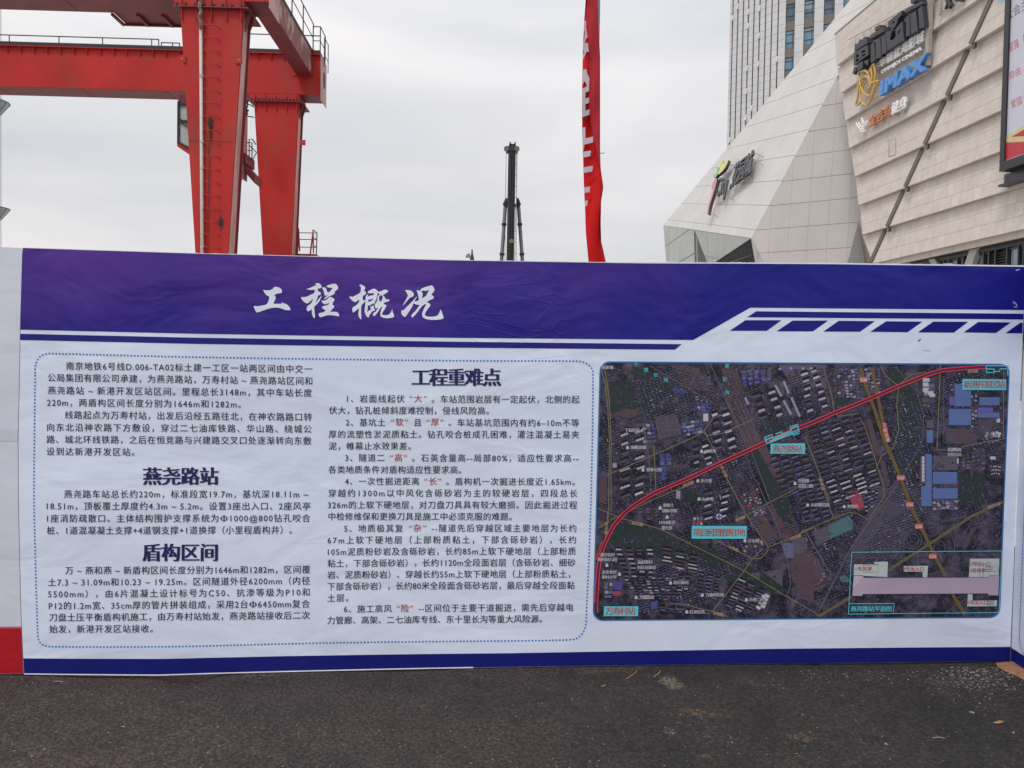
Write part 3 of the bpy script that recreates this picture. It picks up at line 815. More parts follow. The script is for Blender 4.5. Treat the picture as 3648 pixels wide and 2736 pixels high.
area(m2, [(780, 1040), (840, 1060), (880, 1300), (850, 1320)], 'brown', 2.6); area(m2, rect(1570, 1180, 1830, 1497), 'green', 2.6); area(m2, rect(1440, 740, 1750, 870), 'mid'); area(m2, rect(1530, 750, 1690, 850), 'brown', 3)
area(m2, [(340, 440), (470, 420), (460, 560), (350, 570)], 'green'); area(m2, rect(1310, 1010, 1560, 1150), 'grey', 2.6); area(m2, rect(1750, 640, 1950, 820), 'mid', 2.6)
area(m3, [(180, 420), (700, 520), (1500, 930), (1450, 960), (900, 800), (420, 660), (200, 640)], 'green', 2.4); area(m3, [(90, 20), (170, 10), (170, 260), (90, 260)], 'brown')
area(m3, [(900, 110), (1080, 110), (1080, 250), (930, 240)], 'green', 2.6); area(m3, [(1560, 380), (1700, 330), (1860, 600), (1760, 680)], 'brown', 2.6); area(m3, [(1850, 0), (1960, 250), (2000, 460), (1900, 430), (1740, 0)], 'green', 2.6)
area(m3, [(1885, 650), (2000, 640), (2010, 790), (1930, 800)], 'bluegrey', 2.8); area(m3, [(1990, 600), (2120, 590), (2150, 700), (2010, 770)], 'grey', 2.8)
area(m3, [(1960, 830), (2200, 700), (2212, 1250), (2100, 1200), (1990, 1000)], 'brown', 2.6); area(m3, [(1580, 950), (1900, 900), (1900, 1100), (1700, 1040)], 'grey', 2.4)
area(m3, [(1760, 1290), (1850, 1180), (1880, 1190), (1790, 1310)], 'green', 3); area(m3, rect(230, 1120, 310, 1165), 'red', 3); area(m3, rect(240, 1030, 320, 1110), 'blue', 3); area(m3, [(600, 1230), (670, 1210), (665, 1300), (600, 1290)], 'blue', 3)
area(m4, [(480, 155), (580, 125), (640, 290), (575, 335), (500, 240)], 'red', 2.8); area(m4, [(275, 480), (480, 375), (525, 440), (520, 510), (300, 610)], 'teal', 2.8); area(m4, [(130, 530), (280, 480), (300, 610), (170, 680)], 'grey', 2.8)
area(m4, [(700, 250), (960, 200), (1010, 500), (940, 700), (560, 700)], 'mid', 2.4); area(m4, [(0, 830), (130, 750), (280, 1000), (180, 1090), (0, 900)], 'brown', 2.6); area(m4, [(1590, 720), (1690, 500), (1750, 480), (1640, 700)], 'brown', 2.6)
area(m4, rect(1570, 0, 1830, 220), 'green', 2.6); area(m4, [(390, 990), (440, 970), (500, 1010), (470, 1040), (400, 1030)], 'teal', 2.7)
zb12 = lambda X, Y: (2080 + X * 1.2346, 1250 + Y * 1.2346)
area(zb12, [(395, 50), (440, 50), (480, 200), (560, 330), (600, 470), (640, 560), (700, 680), (650, 700), (580, 560), (530, 450), (470, 330), (420, 190)], 'brown', 2.45)
area(zb12, [(470, 290), (500, 280), (560, 390), (592, 460), (562, 480), (520, 390)], 'green', 2.9)
area(zb12, [(850, 400), (930, 380), (960, 480), (900, 600), (760, 600)], 'mid', 2.35)
area(zb12, [(70, 90), (250, 80), (330, 130), (200, 190), (80, 180)], 'green', 2.45)
area(zb12, [(80, 500), (300, 540), (520, 640), (600, 700), (500, 690), (300, 610), (80, 560)], 'green', 2.42)
area(zb12, [(560, 30), (700, 30), (700, 110), (600, 100)], 'grey', 2.4); area(zb12, [(250, 40), (330, 50), (380, 120), (300, 110)], 'brown', 2.7)
area(zb12, [(880, 60), (900, 50), (960, 140), (990, 300), (930, 380), (890, 320), (920, 200)], 'green', 2.42)
areas.build('map_areas', MM, hoard)['kind'] = 'stuff'
bl = MB()
def brect(cx, cy, w_, h_, ang, c, lay=3.4):
    if not inmap(cx, cy, max(w_, h_) / 2 + 2): return
    ca_, sa_ = math.cos(R(ang)), math.sin(R(ang)); k = len(bl.v)
    for dx, dy in ((-.5, -.5), (.5, -.5), (.5, .5), (-.5, .5)):
        bl.v.append(W(cx + dx * w_ * ca_ - dy * h_ * sa_, cy + dx * w_ * sa_ + dy * h_ * ca_, lay * LAY))
    f = [k, k + 1, k + 2, k + 3]
    if (bl.v[k + 1] - bl.v[k]).cross(bl.v[k + 2] - bl.v[k]).dot(wn) < 0: f = f[::-1]
    bl.f.append(f); bl.m.append(CI[c])
def cluster(cv, quad, nr, nc, bw, bh, ang, cs, shadow=True, jit=2.2):
    q = [cv(*p) for p in quad]
    for i in range(nr):
        for j in range(nc):
            u = (j + .5) / nc; v = (i + .5) / nr
            x = lerp(lerp(q[0][0], q[1][0], u), lerp(q[3][0], q[2][0], u), v) + rnd.uniform(-jit, jit)
            y = lerp(lerp(q[0][1], q[1][1], u), lerp(q[3][1], q[2][1], u), v) + rnd.uniform(-jit, jit)
            w2 = bw * rnd.uniform(.75, 1.1); c = rnd.choice(cs)
            if shadow: brect(x, y - bh * 1.1, w2 * 1.05, bh * 2.0, ang, 'dark', 3.0 + .02 * rnd.random())
            brect(x, y, w2, bh, ang, c, 3.4 + .05 * rnd.random())
            if bw > 18 and rnd.random() < .8:
                for t in (-.3, 0, .3): brect(x + w2 * t * math.cos(R(ang)), y + w2 * t * math.sin(R(ang)) - bh * .35, w2 * .16, bh * .7, ang, 'white' if c in ('pale', 'white') else c, 3.6)
PW = ['pale', 'pale', 'white', 'grey']; BG = ['bluegrey', 'bluegrey', 'grey', 'mid']; GR = ['grey', 'mid', 'brown', 'bluegrey']
cluster(m1, [(1560, 400), (1850, 330), (1970, 620), (1640, 690)], 4, 2, 27, 8, -20, PW); cluster(m2, [(0, 180), (170, 120), (330, 540), (20, 620)], 6, 2, 25, 7, -18, PW)
cluster(m1, [(270, 780), (560, 700), (560, 1050), (280, 1120)], 4, 2, 34, 7, -20, PW); cluster(m1, [(270, 1110), (590, 1080), (540, 1400), (290, 1450)], 4, 2, 36, 7, -20, PW)
cluster(m1, [(1180, 560), (1380, 560), (1480, 960), (1200, 980)], 5, 2, 27, 8, -20, PW); cluster(m1, [(1000, 900), (1180, 880), (1240, 1080), (990, 1200)], 4, 2, 24, 7, -20, PW)
cluster(m1, [(1750, 1010), (2150, 900), (2250, 1300), (1900, 1450)], 8, 4, 27, 5, -17, BG); cluster(m2, [(60, 740), (610, 600), (760, 1100), (210, 1250)], 10, 5, 30, 5, -20, ['grey', 'pale', 'bluegrey', 'mid', 'brown'])
cluster(m2, [(220, 1260), (770, 1120), (820, 1330), (320, 1497)], 5, 4, 34, 5, -20, ['pale', 'grey', 'white']); cluster(m4, [(-40, 100), (210, 30), (310, 390), (30, 470)], 8, 3, 24, 5, -17, BG)
cluster(m4, [(330, 180), (470, 160), (520, 330), (360, 360)], 5, 4, 10, 5, -15, ['pale', 'grey', 'bluegrey']); cluster(m4, [(620, 100), (790, 60), (740, 280), (650, 360)], 6, 4, 11, 5, -15, ['pale', 'grey', 'bluegrey'])
cluster(m3, [(1080, 140), (1430, 60), (1380, 420), (1090, 440)], 5, 2, 30, 6, -16, PW); cluster(m3, [(230, 690), (640, 690), (640, 1000), (330, 1000)], 7, 4, 20, 5, 3, ['grey', 'bluegrey', 'pale', 'mid'])
cluster(m3, [(690, 670), (1100, 790), (1060, 960), (700, 860)], 5, 3, 34, 5, 10, ['brown', 'grey', 'pale']); cluster(m3, [(330, 1000), (1000, 960), (960, 1180), (450, 1180)], 7, 10, 14, 5, 4, ['grey', 'mid', 'bluegrey', 'brown', 'pale'])
cluster(m3, [(1060, 930), (1300, 990), (1260, 1210), (1050, 1190)], 7, 3, 18, 5, 12, BG); cluster(m3, [(1460, 980), (1740, 1120), (1600, 1370), (1320, 1270)], 9, 3, 26, 5, 22, ['grey', 'bluegrey', 'pale', 'mid'])
cluster(m3, [(680, 1260), (1180, 1330), (1170, 1385), (680, 1385)], 4, 6, 18, 5, 8, BG); cluster(m3, [(450, 300), (860, 290), (860, 420), (460, 420)], 4, 5, 15, 6, -4, ['grey', 'bluegrey', 'brown'], False)
cluster(m1, [(1480, 170), (1800, 140), (1800, 250), (1500, 330)], 5, 5, 16, 9, -12, ['blue', 'bluegrey', 'purple', 'grey'], False); cluster(m1, [(900, 670), (1110, 640), (1110, 780), (920, 820)], 4, 5, 13, 9, -10, ['blue', 'bluegrey', 'pale', 'lightblue'], False)
cluster(m1, [(670, 980), (790, 970), (810, 1090), (690, 1110)], 3, 2, 18, 11, -8, ['blue', 'blue', 'bluegrey'], False); cluster(m1, [(685, 1110), (755, 1100), (755, 1250), (690, 1260)], 3, 1, 18, 14, 0, ['blue'], False)
cluster(m1, [(1040, 480), (1190, 480), (1180, 580), (1050, 570)], 3, 3, 15, 8, 20, ['blue', 'bluegrey', 'pale'], False); cluster(m1, [(510, 680), (640, 680), (650, 880), (530, 880)], 5, 3, 14, 9, 0, ['grey', 'blue', 'pale'], False)
cluster(m1, [(1850, 100), (2200, 100), (2200, 160), (1850, 160)], 2, 9, 11, 8, -10, ['blue', 'bluegrey', 'purple', 'pale'], False)
cluster(m2, [(330, 120), (600, 110), (640, 460), (330, 420)], 11, 8, 11, 7, -12, ['grey', 'pale', 'bluegrey', 'brown', 'mid'], False); cluster(m2, [(1210, 240), (1340, 240), (1330, 480), (1215, 480)], 5, 2, 24, 13, 0, ['bluegrey', 'white', 'grey', 'mid'], False)
cluster(m2, [(620, 110), (800, 110), (800, 400), (700, 400)], 9, 4, 11, 7, -8, ['grey', 'pale', 'bluegrey', 'mid'], False); cluster(m2, [(1690, 400), (1750, 400), (1750, 740), (1690, 740)], 9, 2, 8, 7, 0, ['grey', 'pale', 'mid'], False)
cluster(m2, [(1830, 770), (1980, 770), (1970, 830), (1830, 830)], 2, 6, 9, 9, 0, ['white', 'pale', 'grey'], False); cluster(m2, [(1880, 1100), (1980, 1100), (1980, 1200), (1880, 1200)], 3, 6, 4, 4, 0, ['white'], False)
cluster(m2, [(1590, 1000), (1830, 930), (1830, 1150), (1590, 1150)], 5, 5, 14, 9, 0, ['grey', 'brown', 'bluegrey', 'mid'], False); cluster(m4, [(1300, 220), (1560, 220), (1560, 320), (1310, 320)], 4, 6, 13, 7, 0, ['grey', 'brown', 'bluegrey', 'pale'], False)
cluster(m3, [(1010, 400), (1110, 380), (1120, 470), (1010, 470)], 4, 3, 9, 8, 0, ['white', 'bluegrey', 'pale', 'red'], False); cluster(m3, [(1480, 200), (1640, 60), (1700, 260), (1560, 300)], 6, 6, 8, 6, -20, ['grey', 'brown', 'pale', 'red'], False)
cluster(m3, [(1600, 330), (1720, 300), (1740, 360), (1620, 390)], 3, 5, 9, 6, -20, ['pale', 'bluegrey', 'grey'], False); cluster(m3, [(1490, 690), (1680, 600), (1720, 650), (1520, 740)], 3, 6, 9, 7, -25, ['pale', 'grey', 'brown'], False)
cluster(m3, [(140, 1030), (230, 1030), (220, 1190), (140, 1190)], 4, 2, 14, 11, 0, ['bluegrey', 'grey', 'pale'], False); cluster(m3, [(1700, 1160), (1780, 1140), (1720, 1290), (1640, 1300)], 4, 2, 17, 11, 30, ['white', 'pale', 'grey'], False)
for (cv, a) in ((m2, (1530, 300, 1690, 520, 'lightblue')), (m2, (1475, 425, 1528, 510, 'purple')), (m2, (1610, 395, 1690, 455, 'purple')), (m2, (1470, 545, 1690, 705, 'lightblue')), (m2, (1770, 430, 1970, 510, 'lightblue')), (m2, (1755, 532, 1905, 580, 'purple')),
                (m2, (1758, 582, 1970, 632, 'lightblue')), (m2, (1250, 755, 1315, 880, 'lightblue')), (m2, (1310, 1168, 1550, 1285, 'lightblue')), (m2, (1310, 1328, 1555, 1432, 'lightblue')), (m2, (1235, 990, 1300, 1320, 'lightblue')), (m4, (1195, 90, 1298, 285, 'lightblue')),
                (m2, (1228, 370, 1320, 410, 'white')), (m2, (1250, 655, 1320, 735, 'grey')), (m2, (1185, 1015, 1245, 1280, 'grey')), (m2, (1875, 1015, 1930, 1045, 'white')), (m1, (1115, 590, 1165, 665, 'white')), (m2, (1940, 640, 1975, 680, 'white')), (m3, (850, 130, 890, 210, 'pale')), (m2, (1550, 1035, 1565, 1085, 'white')),
                (m2, (1680, 1065, 1710, 1190, 'brown')), (m1, (225, 1075, 265, 1120, 'pale'))):
    p = cv(a[0], a[1]); q = cv(a[2], a[3]); brect((p[0] + q[0]) / 2, (p[1] + q[1]) / 2, q[0] - p[0], q[1] - p[1], 0, a[4], 3.5)
for k in range(7): brect(*m2(1215, 1030 + k * 36), 9, 11, 0, 'white', 3.7)
for (x0, y0, x1, y1) in ((1825, 310, 1890, 420), (1910, 270, 1960, 390), (1910, 460, 1985, 600), (1985, 430, 2070, 620), (1530, 430, 1560, 500)):
    a = m1(x0, y0); b = m1(x1, y1); brect((a[0] + b[0]) / 2, (a[1] + b[1]) / 2, math.hypot(b[0] - a[0], b[1] - a[1]), 8, math.degrees(math.atan2(b[1] - a[1], b[0] - a[0])), 'pale', 3.5)
for k in range(5): brect(*m1(835 + k * 22, 350 + k * 9), 6, 16, 20, 'blue', 3.5)
brect(*m2(640, 195), 88, 8, -15, 'white', 3.8)
LAT = math.radians(-20)
for i in range(-10, 130):      # fine rows of roofs in the built-up districts
    for j in range(-60, 120):
        x = 2110 + i * 14 * math.cos(LAT) - j * 9 * math.sin(LAT); y = 1300 + i * 14 * math.sin(LAT) + j * 9 * math.cos(LAT)
        if not (BX0 < x < BX1 and BY0 < y < BY1): continue
        dn = mnoise.noise(Vector((x * .006, y * .006, 7))) + .5 * mnoise.noise(Vector((x * .02, y * .02, 3)))
        if dn < -.08 or rnd.random() < .18: continue
        brect(x, y - 3.2, 11.5, 4.2, -20, 'dark', 2.66 + .02 * rnd.random()); brect(x + rnd.uniform(-1, 1), y, rnd.uniform(6, 12), rnd.uniform(2.4, 4), -20 + rnd.choice((0, 0, 0, 90)), rnd.choice(('bluegrey', 'bluegrey', 'grey', 'grey', 'mid', 'brown', 'blue', 'pale' if dn > .25 else 'grey')), 2.76 + .04 * rnd.random())
for k in range(4200):      # small roofs, trees, yards
    x = rnd.uniform(BX0, BX1); y = rnd.uniform(BY0, BY1); s_ = mnoise.noise(Vector((x * .008, y * .008, 2)))
    c = rnd.choice(['bluegrey', 'mid', 'grey', 'green', 'mid', 'brown'] if s_ < 0 else ['grey', 'grey', 'grey', 'bluegrey', 'bluegrey', 'bluegrey', 'brown', 'mid', 'green'])
    sz_ = rnd.uniform(2, 6) if c in ('grey', 'pale', 'bluegrey') else rnd.uniform(3, 8)
    brect(x, y, sz_, sz_ * rnd.uniform(.4, 1), rnd.choice((-20, -20, 0, 65, 30)), c, (2.9 if c in ('dark', 'mid', 'green', 'brown') else 2.97) + .04 * rnd.random())
bl.build('map_buildings', MM, hoard)['kind']='stuff'
rd = MB(); RC = [vinyl('map_road_olive', (.20, .175, .10), rough=.5), vinyl('map_highway', (.20, .13, .035), rough=.5), vinyl('map_rail_grey', (.13, .11, .15), rough=.5), vinyl('map_line_red', (.85, .07, .08), rough=.5),
                 vinyl('map_line_magenta', (.10, .012, .05), rough=.5), vinyl('map_cyan', (.10, .52, .62), rough=.5), vinyl('map_highway_dark', (.05, .035, .015), rough=.5)]
def road(cv, pts, wd=3, mi=0, lay=4.2):
    pts = [cv(*p) for p in pts]; cur = []
    sm = []
    for a, b in zip(pts, pts[1:]):
        n_ = max(1, int(math.hypot(b[0] - a[0], b[1] - a[1]) / 12))
        sm += [(lerp(a[0], b[0], k / n_), lerp(a[1], b[1], k / n_)) for k in range(n_)]
    sm.append(pts[-1])
    for p in sm + [None]:
        if p and inmap(p[0], p[1], -4): cur.append(p)
        else:
            if len(cur) > 1: print_line(rd, cur, wd, lay, mi=mi)
            cur = []
for cv, pts in ((m1, [(115, 160), (155, 310), (175, 500), (195, 850), (190, 1180), (185, 1493), (180, 1650)]), (m1, [(145, 160), (175, 310), (195, 500), (210, 850), (208, 1180), (212, 1493), (205, 1550)]),
                (m1, [(190, 1185), (640, 990), (960, 850), (1115, 770), (1225, 615)]), (m1, [(1115, 770), (1160, 805), (1300, 785), (1620, 640)]), (m1, [(1130, 770), (1240, 980), (1310, 1150), (1490, 1493)]), (m1, [(630, 910), (650, 1360)]),
                (m3, [(75, 300), (300, 400), (530, 460), (700, 510), (1000, 660), (1520, 920), (1900, 1150), (2212, 1330)]), (m3, [(180, 330), (150, 600)]), (m3, [(1340, 0), (1540, 370), (1750, 680)]), (m3, [(1540, 370), (2050, 100)]), (m3, [(200, 420), (640, 210), (1000, 60)]),
                (m3, [(1200, 600), (1600, 800), (1680, 800), (1740, 740), (1760, 700)]), (m3, [(1700, 700), (1600, 800), (1520, 920), (1200, 1330), (1190, 1390)]), (m3, [(1750, 690), (1960, 610), (2212, 490)]), (m3, [(790, 1240), (930, 1250), (1200, 1320), (1400, 1380)]), (m3, [(80, 500), (200, 430)]),
                (m4, [(0, 550), (240, 440), (480, 350), (560, 355), (670, 425), (830, 190), (815, 50), (760, -110), (640, -500), (590, -585)]), (m4, [(190, 0), (330, 410)]), (m4, [(0, 1250), (180, 1360)]), (m4, [(640, 1390), (640, 1320)]),
                (m2, [(220, 100), (310, 400), (330, 560), (380, 620), (580, 590)]), (m2, [(790, 120), (850, 220), (960, 310)]), (m2, [(975, 340), (1010, 280), (1100, 205), (1250, 180)]), (m2, [(975, 340), (955, 500), (975, 750), (920, 930), (800, 1010), (765, 1100)]),
                (m2, [(1390, 110), (1350, 950), (1440, 950)]), (m2, [(1590, 920), (2030, 835)]), (m2, [(2010, 150), (2005, 835)]), (m2, [(50, 830), (290, 1450)])):
    road(cv, pts, 2.9)
for pts in ([(865, 920), (1240, 680), (1700, 380), (2005, 240)], [(150, 1395), (510, 1175)]): road(m4, pts, 8); road(m4, pts, 2.5, 6, 4.4)
for cv, pts in ((m2, [(590, 100), (640, 290), (740, 570), (830, 860), (960, 1150), (1090, 1497)]), (m2, [(700, 100), (760, 380), (810, 640), (850, 870)]), (m4, [(1085, 270), (1290, 700), (1430, 980)]), (m4, [(1500, 1150), (1640, 1390)])):
    road(cv, pts, 10, 1, 4.5); road(cv, pts, 2, 6, 4.7)
for cv, pts, wd in ((m2, [(940, 130), (1150, 370), (1220, 600), (1210, 850), (1050, 1150), (880, 1340)], 2.5), (m4, [(970, 60), (700, 420), (500, 700), (180, 1330)], 4), (m4, [(60, 550), (310, 970)], 4), (m1, [(1190, 110), (1340, 450), (1560, 880), (1700, 1250), (1790, 1493)], 3),
                    (m1, [(1330, 450), (1420, 640), (1560, 940)], 3), (m1, [(1430, 460), (1600, 880)], 2.5), (m1, [(1470, 460), (1650, 880)], 2.5), (m1, [(1510, 460), (1690, 900)], 2.5), (m3, [(1640, 30), (1850, 500), (1940, 800), (1980, 1050), (1940, 1170)], 3), (m1, [(560, 100), (900, 300), (1240, 500)], 3), (m1, [(520, 680), (580, 1000), (600, 1300)], 3), (m2, [(150, 110), (300, 520)], 3),
                    (m4, [(560, 0), (1020, 200), (1040, 450), (950, 760), (870, 870)], 2), (m4, [(1100, 180), (1250, 380), (1420, 430), (1640, 390)], 2), (m4, [(1530, 850), (1560, 650), (1700, 430)], 2), (m4, [(1700, 700), (1850, 430), (1960, 330)], 2), (m4, [(1370, 1180), (1230, 1310)], 2), (m4, [(1430, 1340), (1640, 1190)], 2), (m2, [(1420, 240), (1420, 880), (1750, 880)], 2)):
    road(cv, pts, wd, 2, 4.0)
for cx, cy, rx_, ry_ in ((1110, 620, 90, 88), (1110, 620, 62, 60), (1212, 822, 88, 92), (1212, 822, 60, 62), (1295, 520, 70, 62), (1372, 690, 56, 62), (1270, 700, 255, 255)):
    road(m4, [(cx + rx_ * math.cos(t * .2618), cy + ry_ * math.sin(t * .2618)) for t in range(25)], 2, 2, 4.1)
RL = [(60, 1335), (75, 1000), (100, 780), (150, 640), (230, 480), (330, 360), (440, 270), (640, 150), (990, -1), (1290, -145), (1740, -347), (2060, -487), (2200, -540)]
RL = [m3(*p) for p in RL] + [m2(*p) for p in ((300, 600), (700, 440), (1000, 310), (1250, 210), (1400, 165), (1600, 145), (1840, 130))]
def offs(pts, d):
    return [tuple((a + b) / 2 + (a - b) / 2 * 0 + ((a - b).normalized() * d)) for a, b in line_poly(pts, 2)]
idn = lambda x, y: (x, y)
road(idn, RL, 9, 4, 4.9)
for d_ in (-5.5, 5.5): road(idn, offs(RL, d_), 2.6, 3, 5.1)
for d_ in (-12,): road(idn, offs(RL[:4], d_), 2.2, 3, 5.1)
# station outlines in cyan
for cv, pts in ((m1, [(1720, 825), (1745, 885), (2060, 765), (2045, 695), (1970, 720), (1985, 760), (1800, 835), (1795, 795), (1720, 825)]), (m1, [(1830, 790), (1885, 768), (1890, 800)]), (m1, [(1990, 770), (2005, 805), (2065, 780)]), (m1, [(1765, 862), (2050, 750)]), (m1, [(1730, 850), (1790, 820)]), (m1, [(1980, 735), (2040, 712)]),
                (m2, [(1838, 120), (2055, 118), (2050, 150), (1970, 150), (1968, 175), (1920, 178), (1915, 150), (1840, 152)]), (m2, [(1838, 120), (1838, 188), (1912, 185), (1910, 150)]), (m2, [(2050, 215), (2045, 160), (2065, 145)])):
    road(cv, pts, 4, 5, 5.3)
rd.build('map_roads', RC, hoard)['kind']='stuff'
# map labels
V_LW = vinyl('map_label_white', (.50, .50, .58)); V_LC = vinyl('map_label_cyan', (.10, .56, .66)); V_LR = vinyl('map_label_red', (.44, .07, .05)); V_LO = vinyl('map_label_sand', (.42, .30, .20)); V_CR = vinyl('map_crimson', (.45, .03, .06)); V_GR = vinyl('map_badge_red', (.55, .12, .09))
def label(t, cv, x0, y0, x1, y1, em, m_, lay=5.6, bold=.012):
    a = cv(x0, y0); b = cv(x1, y1); mb = MB(); put_text(mb, t, a[0], a[1], b[0], b[1], em, lay, smear=.35); mb.build('map_label', m_, hoard)['kind'] = 'stuff'
def badge(cv, pts, t, x0, y0, x1, y1, em, bm, tm):
    mb = MB(); print_poly(mb, [cv(*p) for p in pts], 5.9); o = mb.build('map_badge', bm, hoard)
    mb = MB(); a = cv(x0, y0); b = cv(x1, y1); put_text(mb, t, a[0], a[1], b[0], b[1], em, 6.6, smear=.6); q = mb.build('badge_text', tm, o)
badge(m1, [(1780, 885), (2120, 882), (2118, 985), (1778, 983)], "燕尧路站", 1800, 937, 2095, 937, 30, V_LC, V_LR)
badge(m2, [(1602, 250), (2033, 253), (2028, 360), (1600, 357)], "新港开发区站", 1615, 303, 2018, 303, 29, V_LC, V_LR)
badge(m3, [(1003, 475), (1546, 478), (1540, 603), (1000, 602)], "项目经理部驻地", 1015, 540, 1528, 540, 31, V_LC, V_LR)
badge(m3, [(140, 1268), (480, 1268), (475, 1365), (137, 1365)], "万寿村站", 155, 1315, 448, 1313, 30, V_LC, V_LR)
for cv, x, y in ((m2, 627, 258), (m2, 990, 1225), (m4, 1080, 268), (m4, 1170, 485), (m4, 1305, 778)):
    badge(cv, rect(x - 38, y - 26, x + 38, y + 26), "G36", x - 33, y, x + 33, y, 15, V_GR, V_LW)
badge(m2, [(808, 683), (845, 683), (890, 870), (850, 878)], "二", 812, 700, 842, 698, 12, V_GR, V_LW)
for t, x, y in (("桥", 834, 755), ("高", 850, 805), ("速", 864, 850)): label(t, m2, x - 16, y, x + 16, y, 13, V_LW, 6.6)
for t, x, y in (("十", 457, 105), ("里", 553, 160), ("长", 650, 210), ("沟", 745, 258), ("里", 1348, 120), ("长", 1328, 252), ("沟", 1348, 382)): label(t, m1, x - 22, y, x + 22, y, 17, V_LC)
def poi(cv, x, y):
    mb = MB(); a = cv(x, y); print_poly(mb, [(a[0] - 5, a[1] + 6), (a[0] - 5, a[1] - 2), (a[0], a[1] - 7), (a[0] + 5, a[1] - 2), (a[0] + 5, a[1] + 6)], 5.6); mb.build('map_symbol', V_LW, hoard)
for t, cv, x0, x1, y in (("矶新城", m1, 118, 232, 135), ("下庙社区", m1, 343, 490, 752), ("海赋尚城", m1, 400, 552, 920), ("山林苑", m1, 1128, 1240, 957), ("悦象公馆", m1, 556, 706, 1140), ("多汁果", m1, 1090, 1200, 1250), ("山水苑", m1, 1102, 1216, 1427), ("乐居雅", m1, 2052, 2160, 1250), ("花园二期", m1, 2052, 2195, 1302),
                    ("泰晤士", m3, 718, 826, 273), ("国际学校", m3, 715, 862, 327), ("1934南京", m3, 683, 838, 443), ("第九区", m3, 705, 815, 496), ("江山苑", m3, 1553, 1667, 622), ("南京化纤", m3, 105, 250, 760), ("新村幼儿园", m3, 82, 265, 806), ("化纤新村", m3, 472, 618, 832), ("社区居委会", m3, 470, 652, 885),
                    ("京市化纤", m3, 120, 268, 932), ("新村小学", m3, 120, 265, 980), ("化纤新村", m3, 825, 972, 1035), ("万鑫嘉苑", m3, 490, 635, 1180), ("万鑫世纪苑", m3, 1140, 1320, 1155), ("沁苑二村", m3, 1568, 1714, 1202), ("红波百货", m3, 982, 1130, 1323), ("乐居雅花园", m4, 103, 285, 272), ("洛悦府", m4, 460, 572, 288), ("龙波物流", m2, 1450, 1590, 947), ("实业公司", m2, 1450, 1588, 996)):
    label(t, cv, x0, y, x1, y, 14.5, V_LW, bold=.016)
for cv, x, y in ((m1, 370, 922), (m1, 1098, 957), (m1, 523, 1140), (m1, 1062, 1248), (m1, 1073, 1427), (m1, 2020, 1275), (m3, 690, 298), (m3, 760, 388), (m3, 1525, 620), (m3, 168, 862), (m3, 292, 950), (m3, 795, 1037), (m3, 457, 1180), (m3, 1108, 1157), (m3, 1541, 1203), (m3, 955, 1322), (m4, 72, 272), (m4, 434, 288)): poi(cv, x, y)
for t, cv, x0, y0, x1, y1 in (("燕尧路", m3, 410, 445, 525, 465), ("万春路", m3, 1368, 680, 1465, 722), ("春树路", m3, 1430, 425, 1530, 385), ("迈尧路", m3, 1975, 605, 2080, 570), ("寅春路", m3, 1213, 1335, 1318, 1355), ("神农路", m3, 915, 85, 1020, 45), ("栖霞大道", m4, 1845, 300, 1975, 258), ("恒竞路", m2, 1655, 175, 1755, 172)):
    label(t, cv, x0, y0, x1, y1, 14, V_LO, bold=.02)
for k, ch in enumerate("经五路"): label(ch, m3, 145, 455 + k * 44, 180, 455 + k * 44, 14, V_LO)
for k, ch in enumerate("华山路"): label(ch, m1, 1285 + k * 18, 1125 + k * 36, 1320 + k * 18, 1125 + k * 36, 13, V_LO)
for k, ch in enumerate("恒春街"): label(ch, m4, 185 + k * 12, 30 + k * 42, 217 + k * 12, 30 + k * 42, 13, V_LO)
mb = MB()   # compass star of the project office
c = m3(1270, 385); st_ = [(c[0] + (14 if k % 2 == 0 else 5) * math.sin(k * math.pi / 4), c[1] - (14 if k % 2 == 0 else 5) * math.cos(k * math.pi / 4)) for k in range(8)]
print_poly(mb, [(c[0] + 11 * math.sin(k * .524), c[1] - 11 * math.cos(k * .524)) for k in range(12)], 5.6)
mb.build('map_marker', V_LW, hoard)
mb = MB(); print_poly(mb, st_, 6.1); mb.build('map_marker_star', vinyl('map_blue_ink', (.08, .12, .35)), hoard)
# station plan inset
mb = MB()
for a, b in (((508, 740), (1985, 725)), ((1985, 725), (1955, 1332)), ((1955, 1332), (475, 1350)), ((475, 1350), (508, 740)), ((484, 1248), (924, 1245)), ((924, 1245), (917, 1345))):
    print_line(mb, [m4(*a), m4(*b)], 2.2, 5.6)
mb.build('inset_frame', V_LC, hoard)
label("燕尧路站平面图", m4, 497, 1298, 900, 1298, 22, V_LC, 5.8)
mb = MB(); PK = vinyl('inset_pink', (.50, .40, .50)); PL = vinyl('inset_hatch', (.14, .08, .24)); PWh = vinyl('inset_white', (.46, .52, .52)); BK = vinyl('inset_black', (.02, .02, .03))
for pl in ([(530, 860), (727, 858), (728, 832), (865, 832), (857, 984), (527, 968)], [(1018, 875), (1258, 872), (1250, 985), (1205, 985), (1205, 930), (1018, 930)], [(1672, 802), (1960, 800), (1952, 966), (1860, 968), (1858, 984), (1658, 985)], [(1650, 1148), (1695, 1152), (1697, 1215), (1938, 1212), (1930, 1270), (1643, 1272)]):
    mb = MB(); print_poly(mb, [m4(*p) for p in pl], 5.6); mb.build('inset_annex', PWh, hoard)
body = [(525, 970), (620, 970), (625, 990), (1860, 985), (1862, 968), (1958, 965), (1950, 1163), (1850, 1163), (1848, 1145), (615, 1152), (612, 1170), (512, 1170)]
mb = MB(); print_poly(mb, [m4(*p) for p in body], 5.8); mb.build('inset_station', PK, hoard)
mb = MB()
x = 480
